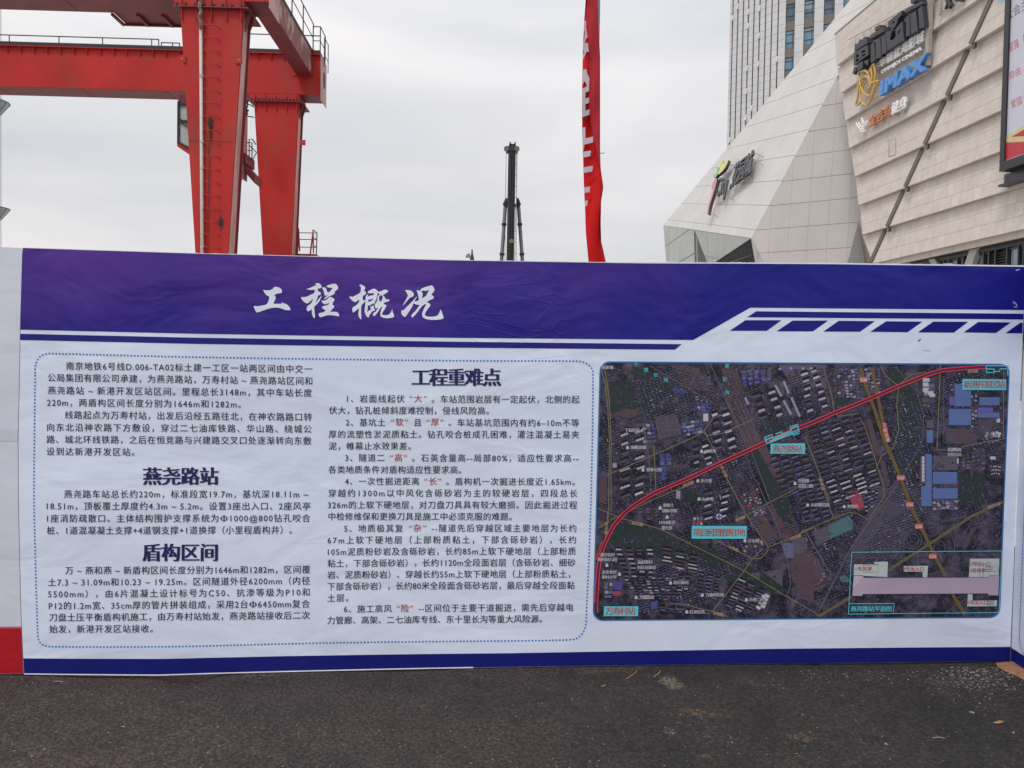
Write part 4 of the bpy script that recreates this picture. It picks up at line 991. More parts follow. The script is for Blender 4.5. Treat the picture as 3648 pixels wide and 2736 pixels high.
while x < 1960:
    seg = []
    for k in range(41):
        t = k / 40; yy = lerp(1170, 966, t); xx = x + (1170 - yy) * .72
        top = 990 if 622 < xx < 1860 else 970; bot = 1146 if 614 < xx < 1850 else 1164
        if 520 < xx < 1950 and top < yy < bot: seg.append(m4(xx, yy))
    if len(seg) > 2: print_line(mb, [seg[0], seg[-1]], 1.0, 6.2)
    x += 22
print_line(mb, [m4(*p) for p in body], 2.2, 6.3, close=True); mb.build('inset_hatching', PL, hoard)
mb = MB()
for a in ((620, 865, 770, 935), (728, 832, 768, 860), (1895, 872, 1938, 930), (1765, 850, 1800, 990)):
    p = [m4(*q) for q in rect(*a)]; print_line(mb, p, 1.2, 6.0, close=True)
for (x0, x1, y) in ((1820, 1885, 882), (1820, 1885, 905), (1820, 1885, 925), (1835, 1905, 1222), (1835, 1905, 1242), (1835, 1905, 1258)): print_line(mb, [m4(x0, y), m4(x1, y)], 2.4, 6.0)
mb.build('inset_linework', BK, hoard)
for t, x0, x1, y in (("1号风亭", 545, 705, 903), ("3号出入口", 1015, 1215, 903), ("2号出入口", 1675, 1870, 852), ("2号风亭", 1672, 1822, 918), ("1号出入口", 1650, 1845, 1233)): label(t, m4, x0, y, x1, y, 17, V_CR, 6.6)

# ------------------------------------------------------------------ left neighbour board
lefth = thing('hoarding', 'plain pale grey board with a red foot, left of the printed project hoarding', 'hoarding', at(-200, 2403, DL))
def vleft():
    m = vinyl('vinyl_left_white', (.66, .69, .79), (.59, .60, .70), ramp='low', rough=.5); return m
cloth('banner_sheet', lefth, -380, 79, vleft(), None, lambda y: lx(y) - 2.0)
mb = MB()
def WL(x, y, off): return W(min(x, lx(y) - 2.2), y, off)
VL_RED = vinyl('vinyl_left_red', (.58, .008, .010), (.36, .010, .018), ramp='low', rough=.42)
sheet([(-378, 2240), (77, 2237), (82.5, 2401), (-378, 2401)], 1, VL_RED, 'red_band', lefth, conv=WL)
mb = MB(); 
for k in range(6):
    pass
VL_FADE = vinyl('vinyl_left_fade', (.44, .16, .19), rough=.45)
sheet([(-378, 2234), (76.5, 2231), (77, 2237), (-378, 2240)], 1, VL_FADE, 'fade_strip', lefth, conv=WL)
VL_GREY = vinyl('vinyl_left_grey', (.56, .57, .67), (.585, .595, .695), ramp='noise', rough=.45)
sheet([(-378, 1522), (66, 1530), (65, 1572), (-378, 1566)], 1, VL_GREY, 'grey_band', lefth, conv=WL)
sA = (at(-378, 2000, DL) - W0).dot(wdir)
wall_box(lefth, 'backing_board', sA, -.004, interp(ZB, -.4) + .01, zt(-.4) - .01, -.012, -.05, BOARD)
for a in (sA + .05, -.06): wall_box(lefth, 'post', a - .03, a + .03, -.3, zt(-.4) - .04, -.052, -.112, GALV)

# ------------------------------------------------------------------ right board, folded towards the camera
pc = hit(3600, 2355, W0, wn) + wn * .003
righth = thing('hoarding', 'end of the next printed board, turning the corner towards the camera at the right edge', 'hoarding', (pc.x, pc.y - .5, pc.z))
pF = hit(3648, 2391, Vector((0, 0, pc.z)), Vector((0, 0, 1)))
fdir = Vector((-.05, -1, 0)).normalized(); fn = Vector((-1, .05, 0)).normalized()
F0 = Vector((pc.x, pc.y, 0))
def FZ(py): return hit(rx(py), py, W0, wn).z
zTop = zt(Lw + .02)
LEAN = (hit(rx(960), 960, W0, wn) - hit(rx(2350), 2350, W0, wn)).dot(wdir) / (FZ(960) - FZ(2350))
def FP(s, z, off=0): return F0 + wdir * (LEAN * (z - pc.z)) + fdir * s + Vector((0, 0, z)) + fn * (off + .003 * math.sin(3 * s + z * 2))
def fsheet(s0, s1, z0, z1, off, m_, name, zs=10, ss=8, slope=0):
    mb = MB()
    for j in range(zs + 1):
        for i in range(ss + 1):
            mb.v.append(FP(lerp(s0, s1, i / ss), lerp(z0, z1, j / zs), off))
    for j in range(zs):
        for i in range(ss):
            a = j * (ss + 1) + i; mb.f.append([a, a + 1, a + ss + 2, a + ss + 1]); mb.m.append(0)
    orient(mb, fn); return mb.build(name, m_, righth, smooth=True)
zb0 = pc.z + .004
V_WR = vinyl('vinyl_right_white', (.66, .72, .85), (.60, .64, .77), ramp='low')
fsheet(0, 1.1, zb0, zTop, 0, V_WR, 'banner_sheet', 16, 10)
fsheet(.001, 1.1, FZ(1222), zTop, LAY, V_NAVY, 'header_band', 6, 10)
fsheet(.001, 1.1, FZ(1246), FZ(1234), LAY, V_NAVY, 'stripe', 2, 10)
fsheet(.001, 1.1, zb0 + .002, FZ(2307), LAY, V_BASE, 'base_band', 3, 10)
mbx = MBN(); mbx.hexa([FP(0, zb0, -.012), FP(1.1, zb0, -.012), FP(1.1, zb0, -.05), FP(0, zb0, -.05), FP(0, zTop, -.012), FP(1.1, zTop, -.012), FP(1.1, zTop, -.05), FP(0, zTop, -.05)]); mbx.build('backing_board', BOARD, righth)
def FH(px, py, off):
    p = hit(px, py, F0 + wdir * (LEAN * .9), fn); d = p - F0
    return FP(d.dot(fdir), p.z, off)
def f_line(pts, wd, m_, name):
    mb = MB()
    for (a, b) in pts:
        d = (b - a); L_ = d.length; t = Vector((0, 0, 1)) if abs(d.z) < L_ * .7 else fdir
        k = len(mb.v); mb.v += [a + t * wd / 2, b + t * wd / 2, b - t * wd / 2, a - t * wd / 2]; mb.f.append([k, k + 1, k + 2, k + 3]); mb.m.append(0)
    orient(mb, fn); mb.build(name, m_, righth)
zz = .17; segs = []
while zz < 1.45:
    segs.append((FP(.075, zz + pc.z, 2 * LAY), FP(.075, zz + .012 + pc.z, 2 * LAY))); zz += .018
for k in range(12):
    t0_, t1_ = k / 12 * 1.57, (k + .65) / 12 * 1.57
    segs.append((FP(.075 + .1 * (1 - math.cos(t0_)), pc.z + .17 - .1 * math.sin(t0_), 2 * LAY), FP(.075 + .1 * (1 - math.cos(t1_)), pc.z + .17 - .1 * math.sin(t1_), 2 * LAY)))
f_line(segs, .007, V_DASH, 'dashed_frame')
# text at the edge of the folded board
def FT(x, y, off): return FP(x / 1000, y / 1000, off)
for t_, zz in (("注", .60), ("浅", .50), ("施", .70), ("工", .80)):
    mb = MB(); vs_, fs_ = text_geo(t_, 1, 0)
    mb.add([FP(.13 + x * .045, pc.z + zz * .55 + y * .045, 2 * LAY) for x, y in vs_], fs_); orient(mb, fn); mb.build('text_character', K, righth)
#PART3

# ================================================================== GANTRY CRANE
CRED = mat('crane_red_paint', (.43, .027, .024), .52, spec=.22, var=.16, vscale=.7, stain=(.26, .075, .055), sscale=(1.2, 1.2, .7), samt=.4, slo=.5, shi=.72)
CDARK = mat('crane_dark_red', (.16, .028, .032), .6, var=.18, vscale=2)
CDUST_SHEEN = mat('crane_dusty_sheen_red', (.44, .22, .21), .42, spec=.6, var=.18, vscale=2.5, stain=(.25, .07, .06), sscale=(3, 3, .8), samt=.7, slo=.45, shi=.6)  # dusty red; on the leg webs its paleness is painted-in sky reflection
CPEEL = mat('crane_peeling_paint', (.18, .055, .045), .6, var=.3, vscale=6, stain=(.42, .30, .27), sscale=(9, 3.5, 2.2), samt=.75, slo=.52, shi=.62)
RAILM = mat('dark_steel', (.045, .05, .055), .55, metal=.3, var=.2)
BLACK = mat('black_steel', (.018, .019, .024), .55, var=.2)
PIPEW = mat('grey_pvc', (.50, .47, .43), .5, var=.08)
SOOT = mat('soot', (.035, .015, .018), .9, var=.4)
GLASSM = mat('window_glass', (.10, .13, .15), .08, spec=.8, var=.2)
ga = math.atan(.03); GX = Vector((math.cos(ga), math.sin(ga), 0)); GY = Vector((-math.sin(ga), math.cos(ga), 0))
GO = Vector((-5.7, 18.85, 0))
def G(x, y, z): return GO + GX * x + GY * y + Vector((0, 0, z))
def GL(px, py, y):      # px -> local (x,z) on the crane plane at local depth y
    p = hit(px, py, GO + GY * y, GY); d = p - GO; return d.dot(GX), p.z
YR = 6.5
crane = thing('gantry_crane', 'x', 'gantry crane', GO + GX * -1.5)
crane['label'] = 'tall red gantry crane with two box girders on tapering legs, above the hoarding'
def gbox(mb, x0, x1, y0, y1, z0, z1, mi=0):
    mb.hexa([G(x0, y0, z0), G(x1, y0, z0), G(x1, y1, z0), G(x0, y1, z0), G(x0, y0, z1), G(x1, y0, z1), G(x1, y1, z1), G(x0, y1, z1)], mi); return mb
_, zfb = GL(900, 5, 0); 
xR_f, _ = GL(958, 5, 0); 
_, zrb = GL(657, 325, YR); _, zrt = GL(657, 178, YR)
xR_r, _ = GL(1141, 250, YR)
ZG0 = (zfb + zrb) / 2
pass
GH = zrt - zrb
def stiff_row(parent, x0, x1, y, z, n, h, name='stiffener'):
    for i in range(n):
        x = lerp(x0, x1, (i + .5) / n)
        mb = MBN(); mb.hexa([G(x - .012, y, z - h), G(x + .012, y, z - h), G(x + .012, y + .0, z - h), G(x - .012, y + .0, z - h), G(x - .012, y - .10, z), G(x + .012, y - .10, z), G(x + .012, y, z), G(x - .012, y, z)])
        mb.build(name, CRED, parent)
def girder(y0, zb_, xr, depth=.86, xl_=-42):
    mb = MBN(); gbox(mb, xl_, xr, y0, y0 + depth, zb_, zb_ + GH)
    g_ = mb.build('girder', CRED, crane)
    mb = MBN(); gbox(mb, xl_, xr + .003, y0 - .09, y0 + depth + .09, zb_ + GH - .05, zb_ + GH - .03); mb.build('top_flange', CRED, g_)
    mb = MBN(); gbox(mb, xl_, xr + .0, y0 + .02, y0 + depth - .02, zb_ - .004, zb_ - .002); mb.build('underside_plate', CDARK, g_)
    mb = MBN(); gbox(mb, xr + .003, xr + .02, y0 - .01, y0 + depth + .01, zb_ - .14, zb_ + GH - .06)
    mb.build('end_plate', CDUST_SHEEN, g_)
    for k in range(12):
        x = xr - 2.2 - k * 2.6
        mb = MBN(); gbox(mb, x - .012, x + .012, y0 + .03, y0 + depth - .03, zb_ - .012, zb_ - .0045); mb.build('weld_seam', CDARK, g_)
    return g_
gF = girder(0, zfb, xR_f); gR = girder(YR, zrb, xR_r)
stiff_row(gR, -16.6, xR_r - .1, YR, zrb + GH - .05, 40, .24)
# round hole in the rear end plate
mb = MBN(); cxh = G(xR_r + .022, YR + .5, zrb + .62)
mb.prism([cxh + GY * (.17 * math.cos(t * .3142)) + Vector((0, 0, .27 * math.sin(t * .3142))) for t in range(20)], GX * .004); mb.build('hole', BLACK, gR)
# crab rail and walkway kerb: dark line on top of the rear girder
mb = MBN(); gbox(mb, -42, xR_r - .03, YR + .05, YR + .13, zrb + GH - .03, zrb + GH + .13); mb.build('rail', BLACK, gR)
mb = MBN(); gbox(mb, -42, xR_f - .03, .05, .13, zfb + GH - .03, zfb + GH + .09); mb.build('rail', BLACK, gF)
# handrail on rear girder
def handrail(parent, pts, h=1.0, mids=(.5,), r=.018, step=None, m_=None):
    m_ = m_ or RAILM
    mb = MB(); mb.tube([Vector(p) + Vector((0, 0, h)) for p in pts], r, 6); mb.build('handrail', m_, parent)
    for q in mids:
        mb = MB(); mb.tube([Vector(p) + Vector((0, 0, h * q)) for p in pts], r * .8, 5); mb.build('middle_rail', m_, parent)
    for p in pts:
        mb = MB(); mb.tube([Vector(p), Vector(p) + Vector((0, 0, h))], r, 6); mb.build('rail_post', m_, parent)
yk = YR + .82
zk = zrb + GH
xs_ = [GL(px, 230, yk)[0] for px in (565, 540, 365, 210, 33)]
xs_ = [xs_[0]] + xs_[1:] + [xs_[-1] - 2.4 * k for k in range(1, 8)]
handrail(gR, [G(x, yk, zk) for x in xs_], .62, (.18,))
handrail(gR, [G(GL(px, 150, yk)[0], yk, zk) for px in (640, 615, 575)], .52, (.35,))
handrail(gR, [G(GL(px, 150, yk)[0], yk, zk) for px in (880, 1010, 1141)], .88, (.45,))
# legs
def leg(y0, tl, tr, bl_, br_, ztop, thick_t, thick_b, bolts):
    """tl,tr / bl_,br_ = (px,py) of the front face corners at the top and where it meets the hoarding"""
    x0, z0 = GL(*tl, y0); x1, _ = GL(*tr, y0); x2, z2 = GL(*bl_, y0); x3, _ = GL(*br_, y0)
    k = (ztop - .75) / (ztop - z2)      # continue the taper down to the foot beam
    xa = x0 + (x2 - x0) * k; xb = x1 + (x3 - x1) * k
    zf = .75
    def sec(xl_, xr_, ya, yb, z): return [G(xl_, ya, z), G(xr_, ya, z), G(xr_, yb, z), G(xl_, yb, z)]
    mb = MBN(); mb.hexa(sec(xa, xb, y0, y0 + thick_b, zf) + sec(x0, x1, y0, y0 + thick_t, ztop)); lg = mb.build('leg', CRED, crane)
    # web seen from the side, paler with painted sky sheen, set a few mm proud, and darker back flange
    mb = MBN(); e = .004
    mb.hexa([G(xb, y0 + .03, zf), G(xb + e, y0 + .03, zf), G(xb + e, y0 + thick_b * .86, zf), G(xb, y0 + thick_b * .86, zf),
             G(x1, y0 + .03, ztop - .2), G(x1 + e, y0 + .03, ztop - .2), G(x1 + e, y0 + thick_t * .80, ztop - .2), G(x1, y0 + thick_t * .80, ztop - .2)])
    mb.build('side_web', CDUST_SHEEN, lg)
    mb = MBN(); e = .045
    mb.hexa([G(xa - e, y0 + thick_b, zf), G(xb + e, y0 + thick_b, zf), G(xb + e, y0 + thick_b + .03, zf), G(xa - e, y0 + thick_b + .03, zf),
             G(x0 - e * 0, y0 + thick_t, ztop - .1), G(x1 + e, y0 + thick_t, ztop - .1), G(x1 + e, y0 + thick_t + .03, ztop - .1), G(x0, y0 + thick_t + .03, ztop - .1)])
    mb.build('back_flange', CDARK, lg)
    # bolted head: upper collar and bottom plate, bolts, gussets
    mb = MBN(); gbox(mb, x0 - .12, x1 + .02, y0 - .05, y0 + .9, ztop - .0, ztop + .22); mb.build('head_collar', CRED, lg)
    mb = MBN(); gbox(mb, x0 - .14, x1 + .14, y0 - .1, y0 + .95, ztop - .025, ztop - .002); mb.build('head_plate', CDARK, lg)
    for i in range(bolts):
        x = lerp(x0 - .06, x1 - .04, i / (bolts - 1)); mb = MBN()
        mb.prism([G(x + .03 * math.cos(t * 1.047), y0 - .09, ztop + .05 + .035 * math.sin(t * 1.047)) for t in range(6)], GY * .04); mb.build('bolt', BLACK, lg)
    for i in range(5):
        x = lerp(x0 + .05, x1 - .05, i / 4); mb = MBN(); gbox(mb, x - .01, x + .01, y0 - .05, y0, ztop - .30, ztop - .03); mb.build('gusset', CRED, lg)
        mb = MBN(); gbox(mb, x - .01, x + .01, y0 - .085, y0 - .051, ztop, ztop + .2); mb.build('gusset', CRED, lg)
    for k2 in range(2):
        ya = y0 + .12 + k2 * .25; mb = MBN()
        mb.prism([G(x1, ya, ztop - .03), G(x1 + .13, ya, ztop - .03), G(x1 + .11, ya, ztop - .2), G(x1, ya, ztop - .5)], GY * .015); mb.build('gusset', CDARK, lg)
    return lg, (x0, x1, x2, x3, z0, z2)
zft = GL(755, 28, 0)[1]; zrt_ = GL(985, 362, YR)[1]
legF, cF = leg(0, (642, 28), (868, 28), (696, 903), (812, 903), zft, .42, .55, 8)
legR, cR = leg(YR, (905, 362), (1064, 362), (937, 910), (1038, 910), zrt_, .45, .6, 14)
# eye plates on the front leg
for (px, py, lg, y) in ((649, 210, legF, 0), (851, 214, legF, 0), (1079, 508, legR, YR)):
    x, z = GL(px, py, y - .02); mb = MBN(); gbox(mb, x - .08, x + .08, y - .03, y - .005, z - .08, z + .08); a = mb.build('eye_plate', CRED, lg)
    mb = MBN(); mb.prism([G(x + .022 * math.cos(t), y - .031, z + .022 * math.sin(t)) for t in (0, 1, 2, 3, 4, 5)], GY * -.006); mb.build('eye_hole', CDUST_SHEEN, lg)
# rungs
RUNGM = mat('rung_red', (.33, .028, .026), .6, spec=.2)
for i, yc in enumerate([148, 221, 298, 376, 455, 533, 607, 687, 768, 845, 922, 999, 1077, 1154, 1232, 1308, 1385, 1462]):
    xa, z = GL(724, (yc - 6) * .6027 + 2, -.14); xb, _ = GL(768, (yc - 6) * .6027 + 2, -.14)
    mb = MB(); mb.tube([G(xa, -.0, z - .01), G(xa, -.14, z), G(xb, -.14, z - .015), G(xb + .06, 0, z - .03)], .011, 6); mb.build('rung', RUNGM, legF)
# conduit pipe with clips and its cable bundle on top
xa, za = GL(715, 86, -.06); xb, zb1 = GL(720, 905, -.06)
zz0 = .8; xz = xa + (xb - xa) * (za - zz0) / (za - zb1)
mb = MB(); mb.tube([G(xz, -.06, zz0), G(xa, -.06, za)], .038, 10); mb.build('conduit_pipe', PIPEW, crane, smooth=True)
for py in (270, 505, 598, 880):
    x, z = GL(716 + (py - 86) * .006, py, -.06); mb = MB(); mb.tube([G(x, -.06, z - .03), G(x, -.06, z + .03)], .047, 10); mb.build('pipe_clip', PIPEW, crane)
mb = MB(); rope = []
for k in range(30):
    t = k / 29; rope.append(G(xa + .02 * math.sin(k * 1.3), -.11 + .015 * math.cos(k * 1.9), za - .1 + t * 1.7))
mb.tube(rope, .04, 6); mb.tube([p + GX * .03 * math.sin(i * .9) for i, p in enumerate(rope)], .03, 5)
mb.build('cable_bundle', mat('rope_brown', (.20, .14, .11), .9, var=.4, vscale=30), crane)
# burnt spots and the thin black cable
SOOTF = mat('scorch_mark', (.12, .02, .022), .8, var=.5, vscale=14)
for (px, py, rx_, rz_) in ((750, 437, .075, .16), (787, 792, .07, .17)):
    x, z = GL(px, py, -.004); 
    for s_, m_, o_ in ((1.0, SOOTF, .003), (.5, SOOT, .006)):
        mb = MBN(); mb.prism([G(x + rx_ * s_ * (1 + .3 * math.sin(t * 2.1)) * math.cos(t * .4488), -.0, z + rz_ * s_ * (1 + .25 * math.cos(t * 1.7)) * math.sin(t * .4488)) for t in range(14)], GY * -o_); mb.build('scorch_mark', m_, legF)
pts = [(749, 430), (752, 445), (748, 462), (750, 487), (745, 520), (743, 545), (746, 570), (744, 620), (742, 700), (741, 760), (739, 850), (738, 905)]
mb = MB(); mb.tube([G(GL(a, b, -.03)[0], -.03, GL(a, b, -.03)[1]) for a, b in pts], .008, 5); mb.build('hanging_cable', BLACK, legF)
mb = MB(); mb.tube([G(GL(a, b, -.03)[0], -.03, GL(a, b, -.03)[1]) for a, b in pts[:4]], .022, 5); mb.build('cable_plug', BLACK, legF)
# weld line across the leg
xw, zw = GL(672, 500, 0); xw2, _ = GL(832, 515, 0)
mb = MBN(); gbox(mb, xw + .02, xw2 - .01, -.006, -.001, zw - .012, zw + .006); mb.build('weld_seam', CDARK, legF)
# end tie beam between the girders
tb = []
xb0, zb0_ = GL(1055, 265, YR - .02); xb1, _ = GL(1109, 265, YR - .02); _, zt0 = GL(1109, 183, YR - .02)
mb = MBN(); gbox(mb, xb0, xb1, .86, YR - .03, zb0_, zt0); tie = mb.build('end_tie_beam', CDARK, crane)
mb = MBN(); gbox(mb, xb1 + .001, xb1 + .006, .87, YR - .05, zb0_ + .02, zt0 - .005); mb.build('side_web', CPEEL, tie)
mb = MBN(); gbox(mb, xb0 - .1, xb1 + .09, YR - .03, YR - .002, zb0_ - .03, zt0 + .06); mb.build('bolted_plate', CRED, tie)
for i in range(6):
    z = lerp(zb0_ + .02, zt0 - .02, i / 5); mb = MBN(); gbox(mb, xb1 + .03, xb1 + .06, YR - .05, YR - .031, z - .015, z + .015); mb.build('bolt', BLACK, tie)
# second end tie near the front end seen as the dark joint under the front girder, handrails along the tie
mb = MBN(); gbox(mb, xb1 - .03, xb1 + .02, .9, YR, zt0, zt0 + .03); mb.build('kerb', BLACK, tie)
hx = xb1 + .02
handrail(tie, [G(hx, y, zt0 + .02) for y in (YR + .1, YR - 1.25, YR - 2.6, YR - 3.9, YR - 5.2)], .88, (.5, .04))
handrail(gR, [G(hx, YR + .1, zk), G(xR_r - .03, YR + .1, zk), G(xR_r - .03, YR + .85, zk)], .88, (.5, .1))
handrail(gR, [G(xR_r + .1, YR + .1, zk - .35), G(xR_r + .1, YR + .7, zk - .35)], .9, (.4,), r=.014)
# walkway frame hung under the front girder (left of the leg)
xa, z1_ = GL(405, 46, .9); xb, _ = GL(650, 60, .9)
for xx in (GL(435, 70, 1.4)[0], GL(523, 70, 1.4)[0], GL(610, 70, 1.4)[0]):
    mb = MBN(); gbox(mb, xx - .03, xx + .03, .87, 1.5, zfb - .06, zfb - .0); mb.build('walkway_bracket', CDARK, crane)
mb = MBN(); gbox(mb, xa, xb + .5, 1.5, 1.56, zfb - .03, zfb + .03); wk = mb.build('walkway_edge', CDARK, crane)
mb = MBN(); gbox(mb, xa, xb + .5, .87, 1.5, zfb + .02, zfb + .03); mb.build('walkway_deck', CDARK, crane)
# operator cabin under the girders, behind the front leg
yc0 = 3.6
ca0, cz1 = GL(636, 362, yc0); ca1, _ = GL(882, 362, yc0); _, cz0 = GL(633, 512, yc0); _, czlow = GL(672, 548, yc0)
ca1 = GL(882, 450, yc0 + 1.35)[0]
mb = MBN(); sl = .55
prof = [(ca0, cz1), (ca1, cz1), (ca1, czlow - .05), (ca0 + sl, czlow - .05), (ca0, cz0)]
mb = MBN(); mb.prism([G(x, yc0 + .05, z) for x, z in [(ca0 + .3, cz1), (ca1, cz1), (ca1, czlow - .45), (ca0 + sl, czlow - .05), (ca0 + .3, cz0 - .12)]], GY * 1.3); cabin = mb.build('operator_cabin', CDUST_SHEEN, crane)
mb = MBN(); mb.prism([G(x, yc0, z) for x, z in [(ca0 + .03, cz1 - .1), (ca0 + .3, cz1 - .1), (ca0 + .3, cz0 - .1), (ca0 + .03, cz0)]], GY * .012); mb.build('window_pane', mat('cabin_glass', (.42, .45, .44), .12, spec=.7, var=.15), cabin)
mb = MBN()
for (x0_, x1_, za_, zb_) in ((ca0 - .02, ca0 + .04, cz0, cz1), (ca0, ca0 + .5, cz1 - .12, cz1 - .05)):
    gbox(mb, x0_, x1_, yc0 - .04, yc0 + .03, za_, zb_)
gbox(mb, ca0, ca0 + .5, yc0 - .04, yc0 + .02, lerp(cz0, cz1, .53) - .03, lerp(cz0, cz1, .53) + .03)
mb.tube([G(ca0 + .02, yc0 - .02, cz0 + .03), G(ca0 + sl, yc0 - .02, czlow + .02)], .035, 5); mb.tube([G(ca0 + .02, yc0 - .03, lerp(cz0, cz1, .53)), G(ca0 + sl, yc0 - .03, lerp(cz0, cz1, .25))], .018, 5)
mb.tube([G(ca0 + .02, yc0 - .03, lerp(cz0, cz1, .60)), G(ca0 + sl, yc0 - .03, lerp(cz0, cz1, .32))], .018, 5)
mb.build('window_frame', BLACK, cabin)
mb = MBN(); mb.prism([G(x, yc0 - .03, z) for x, z in [(ca0 - .02, cz0 + .01), (ca0 + sl, czlow + .0), (ca0 + sl, czlow - .14), (ca0 - .02, cz0 - .08)]], GY * .9); mb.build('cabin_sill', CRED, cabin)
mb = MBN(); gbox(mb, ca0 - .01, ca1, yc0, yc0 + 1.2, cz1, cz1 + .2); mb.build('cabin_roof', CDARK, cabin)
# stair flight beside the cabin, going down to the rear leg
p0 = GL(878, 560, 5.0); p1 = GL(922, 650, 5.0)
mb = MBN(); mb.hexa([G(p0[0] - .3, 4.6, p0[1] - .12), G(p1[0], 4.6, p1[1] - .12), G(p1[0], 5.3, p1[1] - .12), G(p0[0] - .3, 5.3, p0[1] - .12), G(p0[0] - .3, 4.6, p0[1] + .1), G(p1[0], 4.6, p1[1] + .14), G(p1[0], 5.3, p1[1] + .14), G(p0[0] - .3, 5.3, p0[1] + .1)])
st = mb.build('stair_flight', CDARK, crane)
mb = MBN(); q0 = GL(850, 590, 5.0); q1 = GL(893, 590, 5.0); gbox(mb, q0[0] - .4, q1[0], 4.5, 5.4, q0[1] - .03, q0[1] + .25); mb.build('landing', CDARK, crane)
Cz = lambda x, y: (560 + x * .1808, 300 + y * .1808)
def wire(pts, y, r, nm='stair_rail', m_=None, par=None):
    mb = MB(); mb.tube([G(GL(*Cz(*p), y)[0], y, GL(*Cz(*p), y)[1]) for p in pts], r, 5); return mb.build(nm, m_ or RAILM, par or crane)
wire([(1812, 1500), (1812, 1080), (1870, 1085), (1890, 1100), (1945, 1190)], 4.9, .018); wire([(1868, 1500), (1868, 1150), (1780, 1150)], 4.9, .018)
wire([(1780, 1305), (1868, 1310)], 4.9, .012); wire([(1780, 1455), (1868, 1460)], 4.9, .012); wire([(1812, 1200), (1955, 1340)], 4.9, .014); wire([(1880, 1500), (1960, 1340)], 4.9, .014)
wire([(1790, 395), (1850, 415), (1900, 455)], 5.6, .018, 'cable', BLACK); wire([(1700, 620), (1800, 635), (1910, 652)], 5.6, .018, 'cable', BLACK)
mb = MB(); 
for k in range(26):
    a = (1745 + 35 * math.sin(k * 2.4), 300 + k * 14); b = (1750 + 45 * math.sin(k * 3.1 + 1), 320 + k * 15)
    mb.tube([G(GL(*Cz(*a), 5.5)[0], 5.5 + .1 * math.sin(k), GL(*Cz(*a), 5.5)[1]), G(GL(*Cz(*b), 5.5)[0], 5.5, GL(*Cz(*b), 5.5)[1])], .03, 5)
mb.build('cable_loops', BLACK, crane)
# ladder cage platform at the foot of the rear leg
Cp = lambda x, y: (1000 + x * .0964, 780 + y * .0964)
def pl(x, y, dy=0): 
    a = GL(*Cp(x, y), YR + .6 + dy); return G(a[0], YR + .6 + dy, a[1])
plat = MBN(); pz = GL(*Cp(900, 1330), YR + .6)[1]; pxa = GL(*Cp(530, 1330), YR + .6)[0]; pxb = GL(*Cp(1310, 1330), YR + .6)[0]
gbox(plat, pxa, pxb, YR + .55, YR + 1.5, pz - .06, pz + .03); plo = plat.build('ladder_platform', CDARK, crane)
def pw(pts, r, m_=RAILM, nm='platform_rail'):
    mb = MB(); mb.tube([pl(*p) if len(p) == 2 else pl(p[0], p[1], p[2]) for p in pts], r, 5); mb.build(nm, m_, plo)
for yy in (515, 760, 1045): pw([(560, yy - 5), (1340, yy + 5)], .014); 
for ya, yb in ((405, 515), (680, 775), (965, 1060)): pw([(1200, ya, 0), (1340, yb, 0)], .014)
pw([(1340, 500), (1315, 1350)], .018); pw([(1195, 400), (1205, 1260)], .022, RUNGM); pw([(655, 345), (700, 1200)], .024, RUNGM); pw([(575, 350), (655, 350)], .022)
pw([(1190, 520), (1080, 1370)], .026, RUNGM); pw([(650, 640), (610, 1370)], .026, RUNGM); pw([(540, 760), (600, 1100)], .018, RUNGM)
# foot beam, wheels bogies (behind the hoarding)
mb = MBN(); gbox(mb, cR[2] - 1.2, cR[3] + 1.2, -1.2, YR + 1.8, .35, .78) if False else gbox(mb, (cF[2] + cF[3]) / 2 - .35, (cF[2] + cF[3]) / 2 + .35, -1.6, YR + 2.2, .35, .76); mb.build('foot_beam', CRED, crane)
for y in (-1.2, YR + 1.8):
    xm = (cF[2] + cF[3]) / 2; mb = MB(); mb.tube([G(xm - .12, y, .22), G(xm + .12, y, .22)], .24, 18); mb.build('wheel', BLACK, crane)

# ================================================================== PILING RIG, FAR BEHIND
RY = 62.0
RIGB = mat('rig_black_paint', (.018, .018, .021), .6, var=.25, vscale=1.5); RIGG = mat('rig_grey_paint', (.10, .11, .115), .55, var=.15)
m0 = at(1823, 505, RY); mB = at(1818, 935, RY)
rig = thing('piling_rig', 'black piling rig mast with two grey stays, rising alone behind the middle of the hoarding', 'piling rig', (mB.x, RY, 0))
Cr = lambda x, y: (1600 + x * .3616, 400 + y * .3616)
def rp(x, y, dy=0): return at(*Cr(x, y), RY + dy)
ztp = rp(620, 375).z; xm0, xm1 = rp(576, 800).x, rp(650, 800).x; dxl = (rp(615, 380).x - rp(605, 1450).x)
mb = MBN(); mb.box((xm0, RY, .8), (xm1, RY + .8, ztp)); mast = mb.build('mast', RIGB, rig)
for k in range(38):
    z = rp(600, 400).z - k * (rp(600, 400).z - rp(600, 1430).z) / 37; mb = MBN(); mb.box((xm0 + .03, RY - .02, z - .035), (xm0 + .11, RY - .001, z + .035)); mb.build('bolt', RIGG, mast)
for q in (.35, .62, .88):
    x = lerp(xm0, xm1, q); mb = MBN(); mb.box((x - .04, RY - .09, .8), (x + .04, RY - .001, ztp)); mb.build('guide_rail', RIGB, mast)
mb = MBN(); mb.box((rp(558, 380).x, RY - .1, rp(558, 378).z), (rp(677, 380).x, RY + .9, rp(558, 335).z)); mb.box((rp(590, 380).x, RY, ztp), (rp(655, 380).x, RY + .8, rp(600, 310).z))
hd = mb.build('mast_head', RIGB, rig)
for xq in (602, 650):
    mb = MBN(); mb.box((rp(xq - 7, 300).x, RY, rp(xq, 330).z), (rp(xq + 7, 300).x, RY + .3, rp(xq, 292).z)); mb.build('head_horn', RIGB, hd)
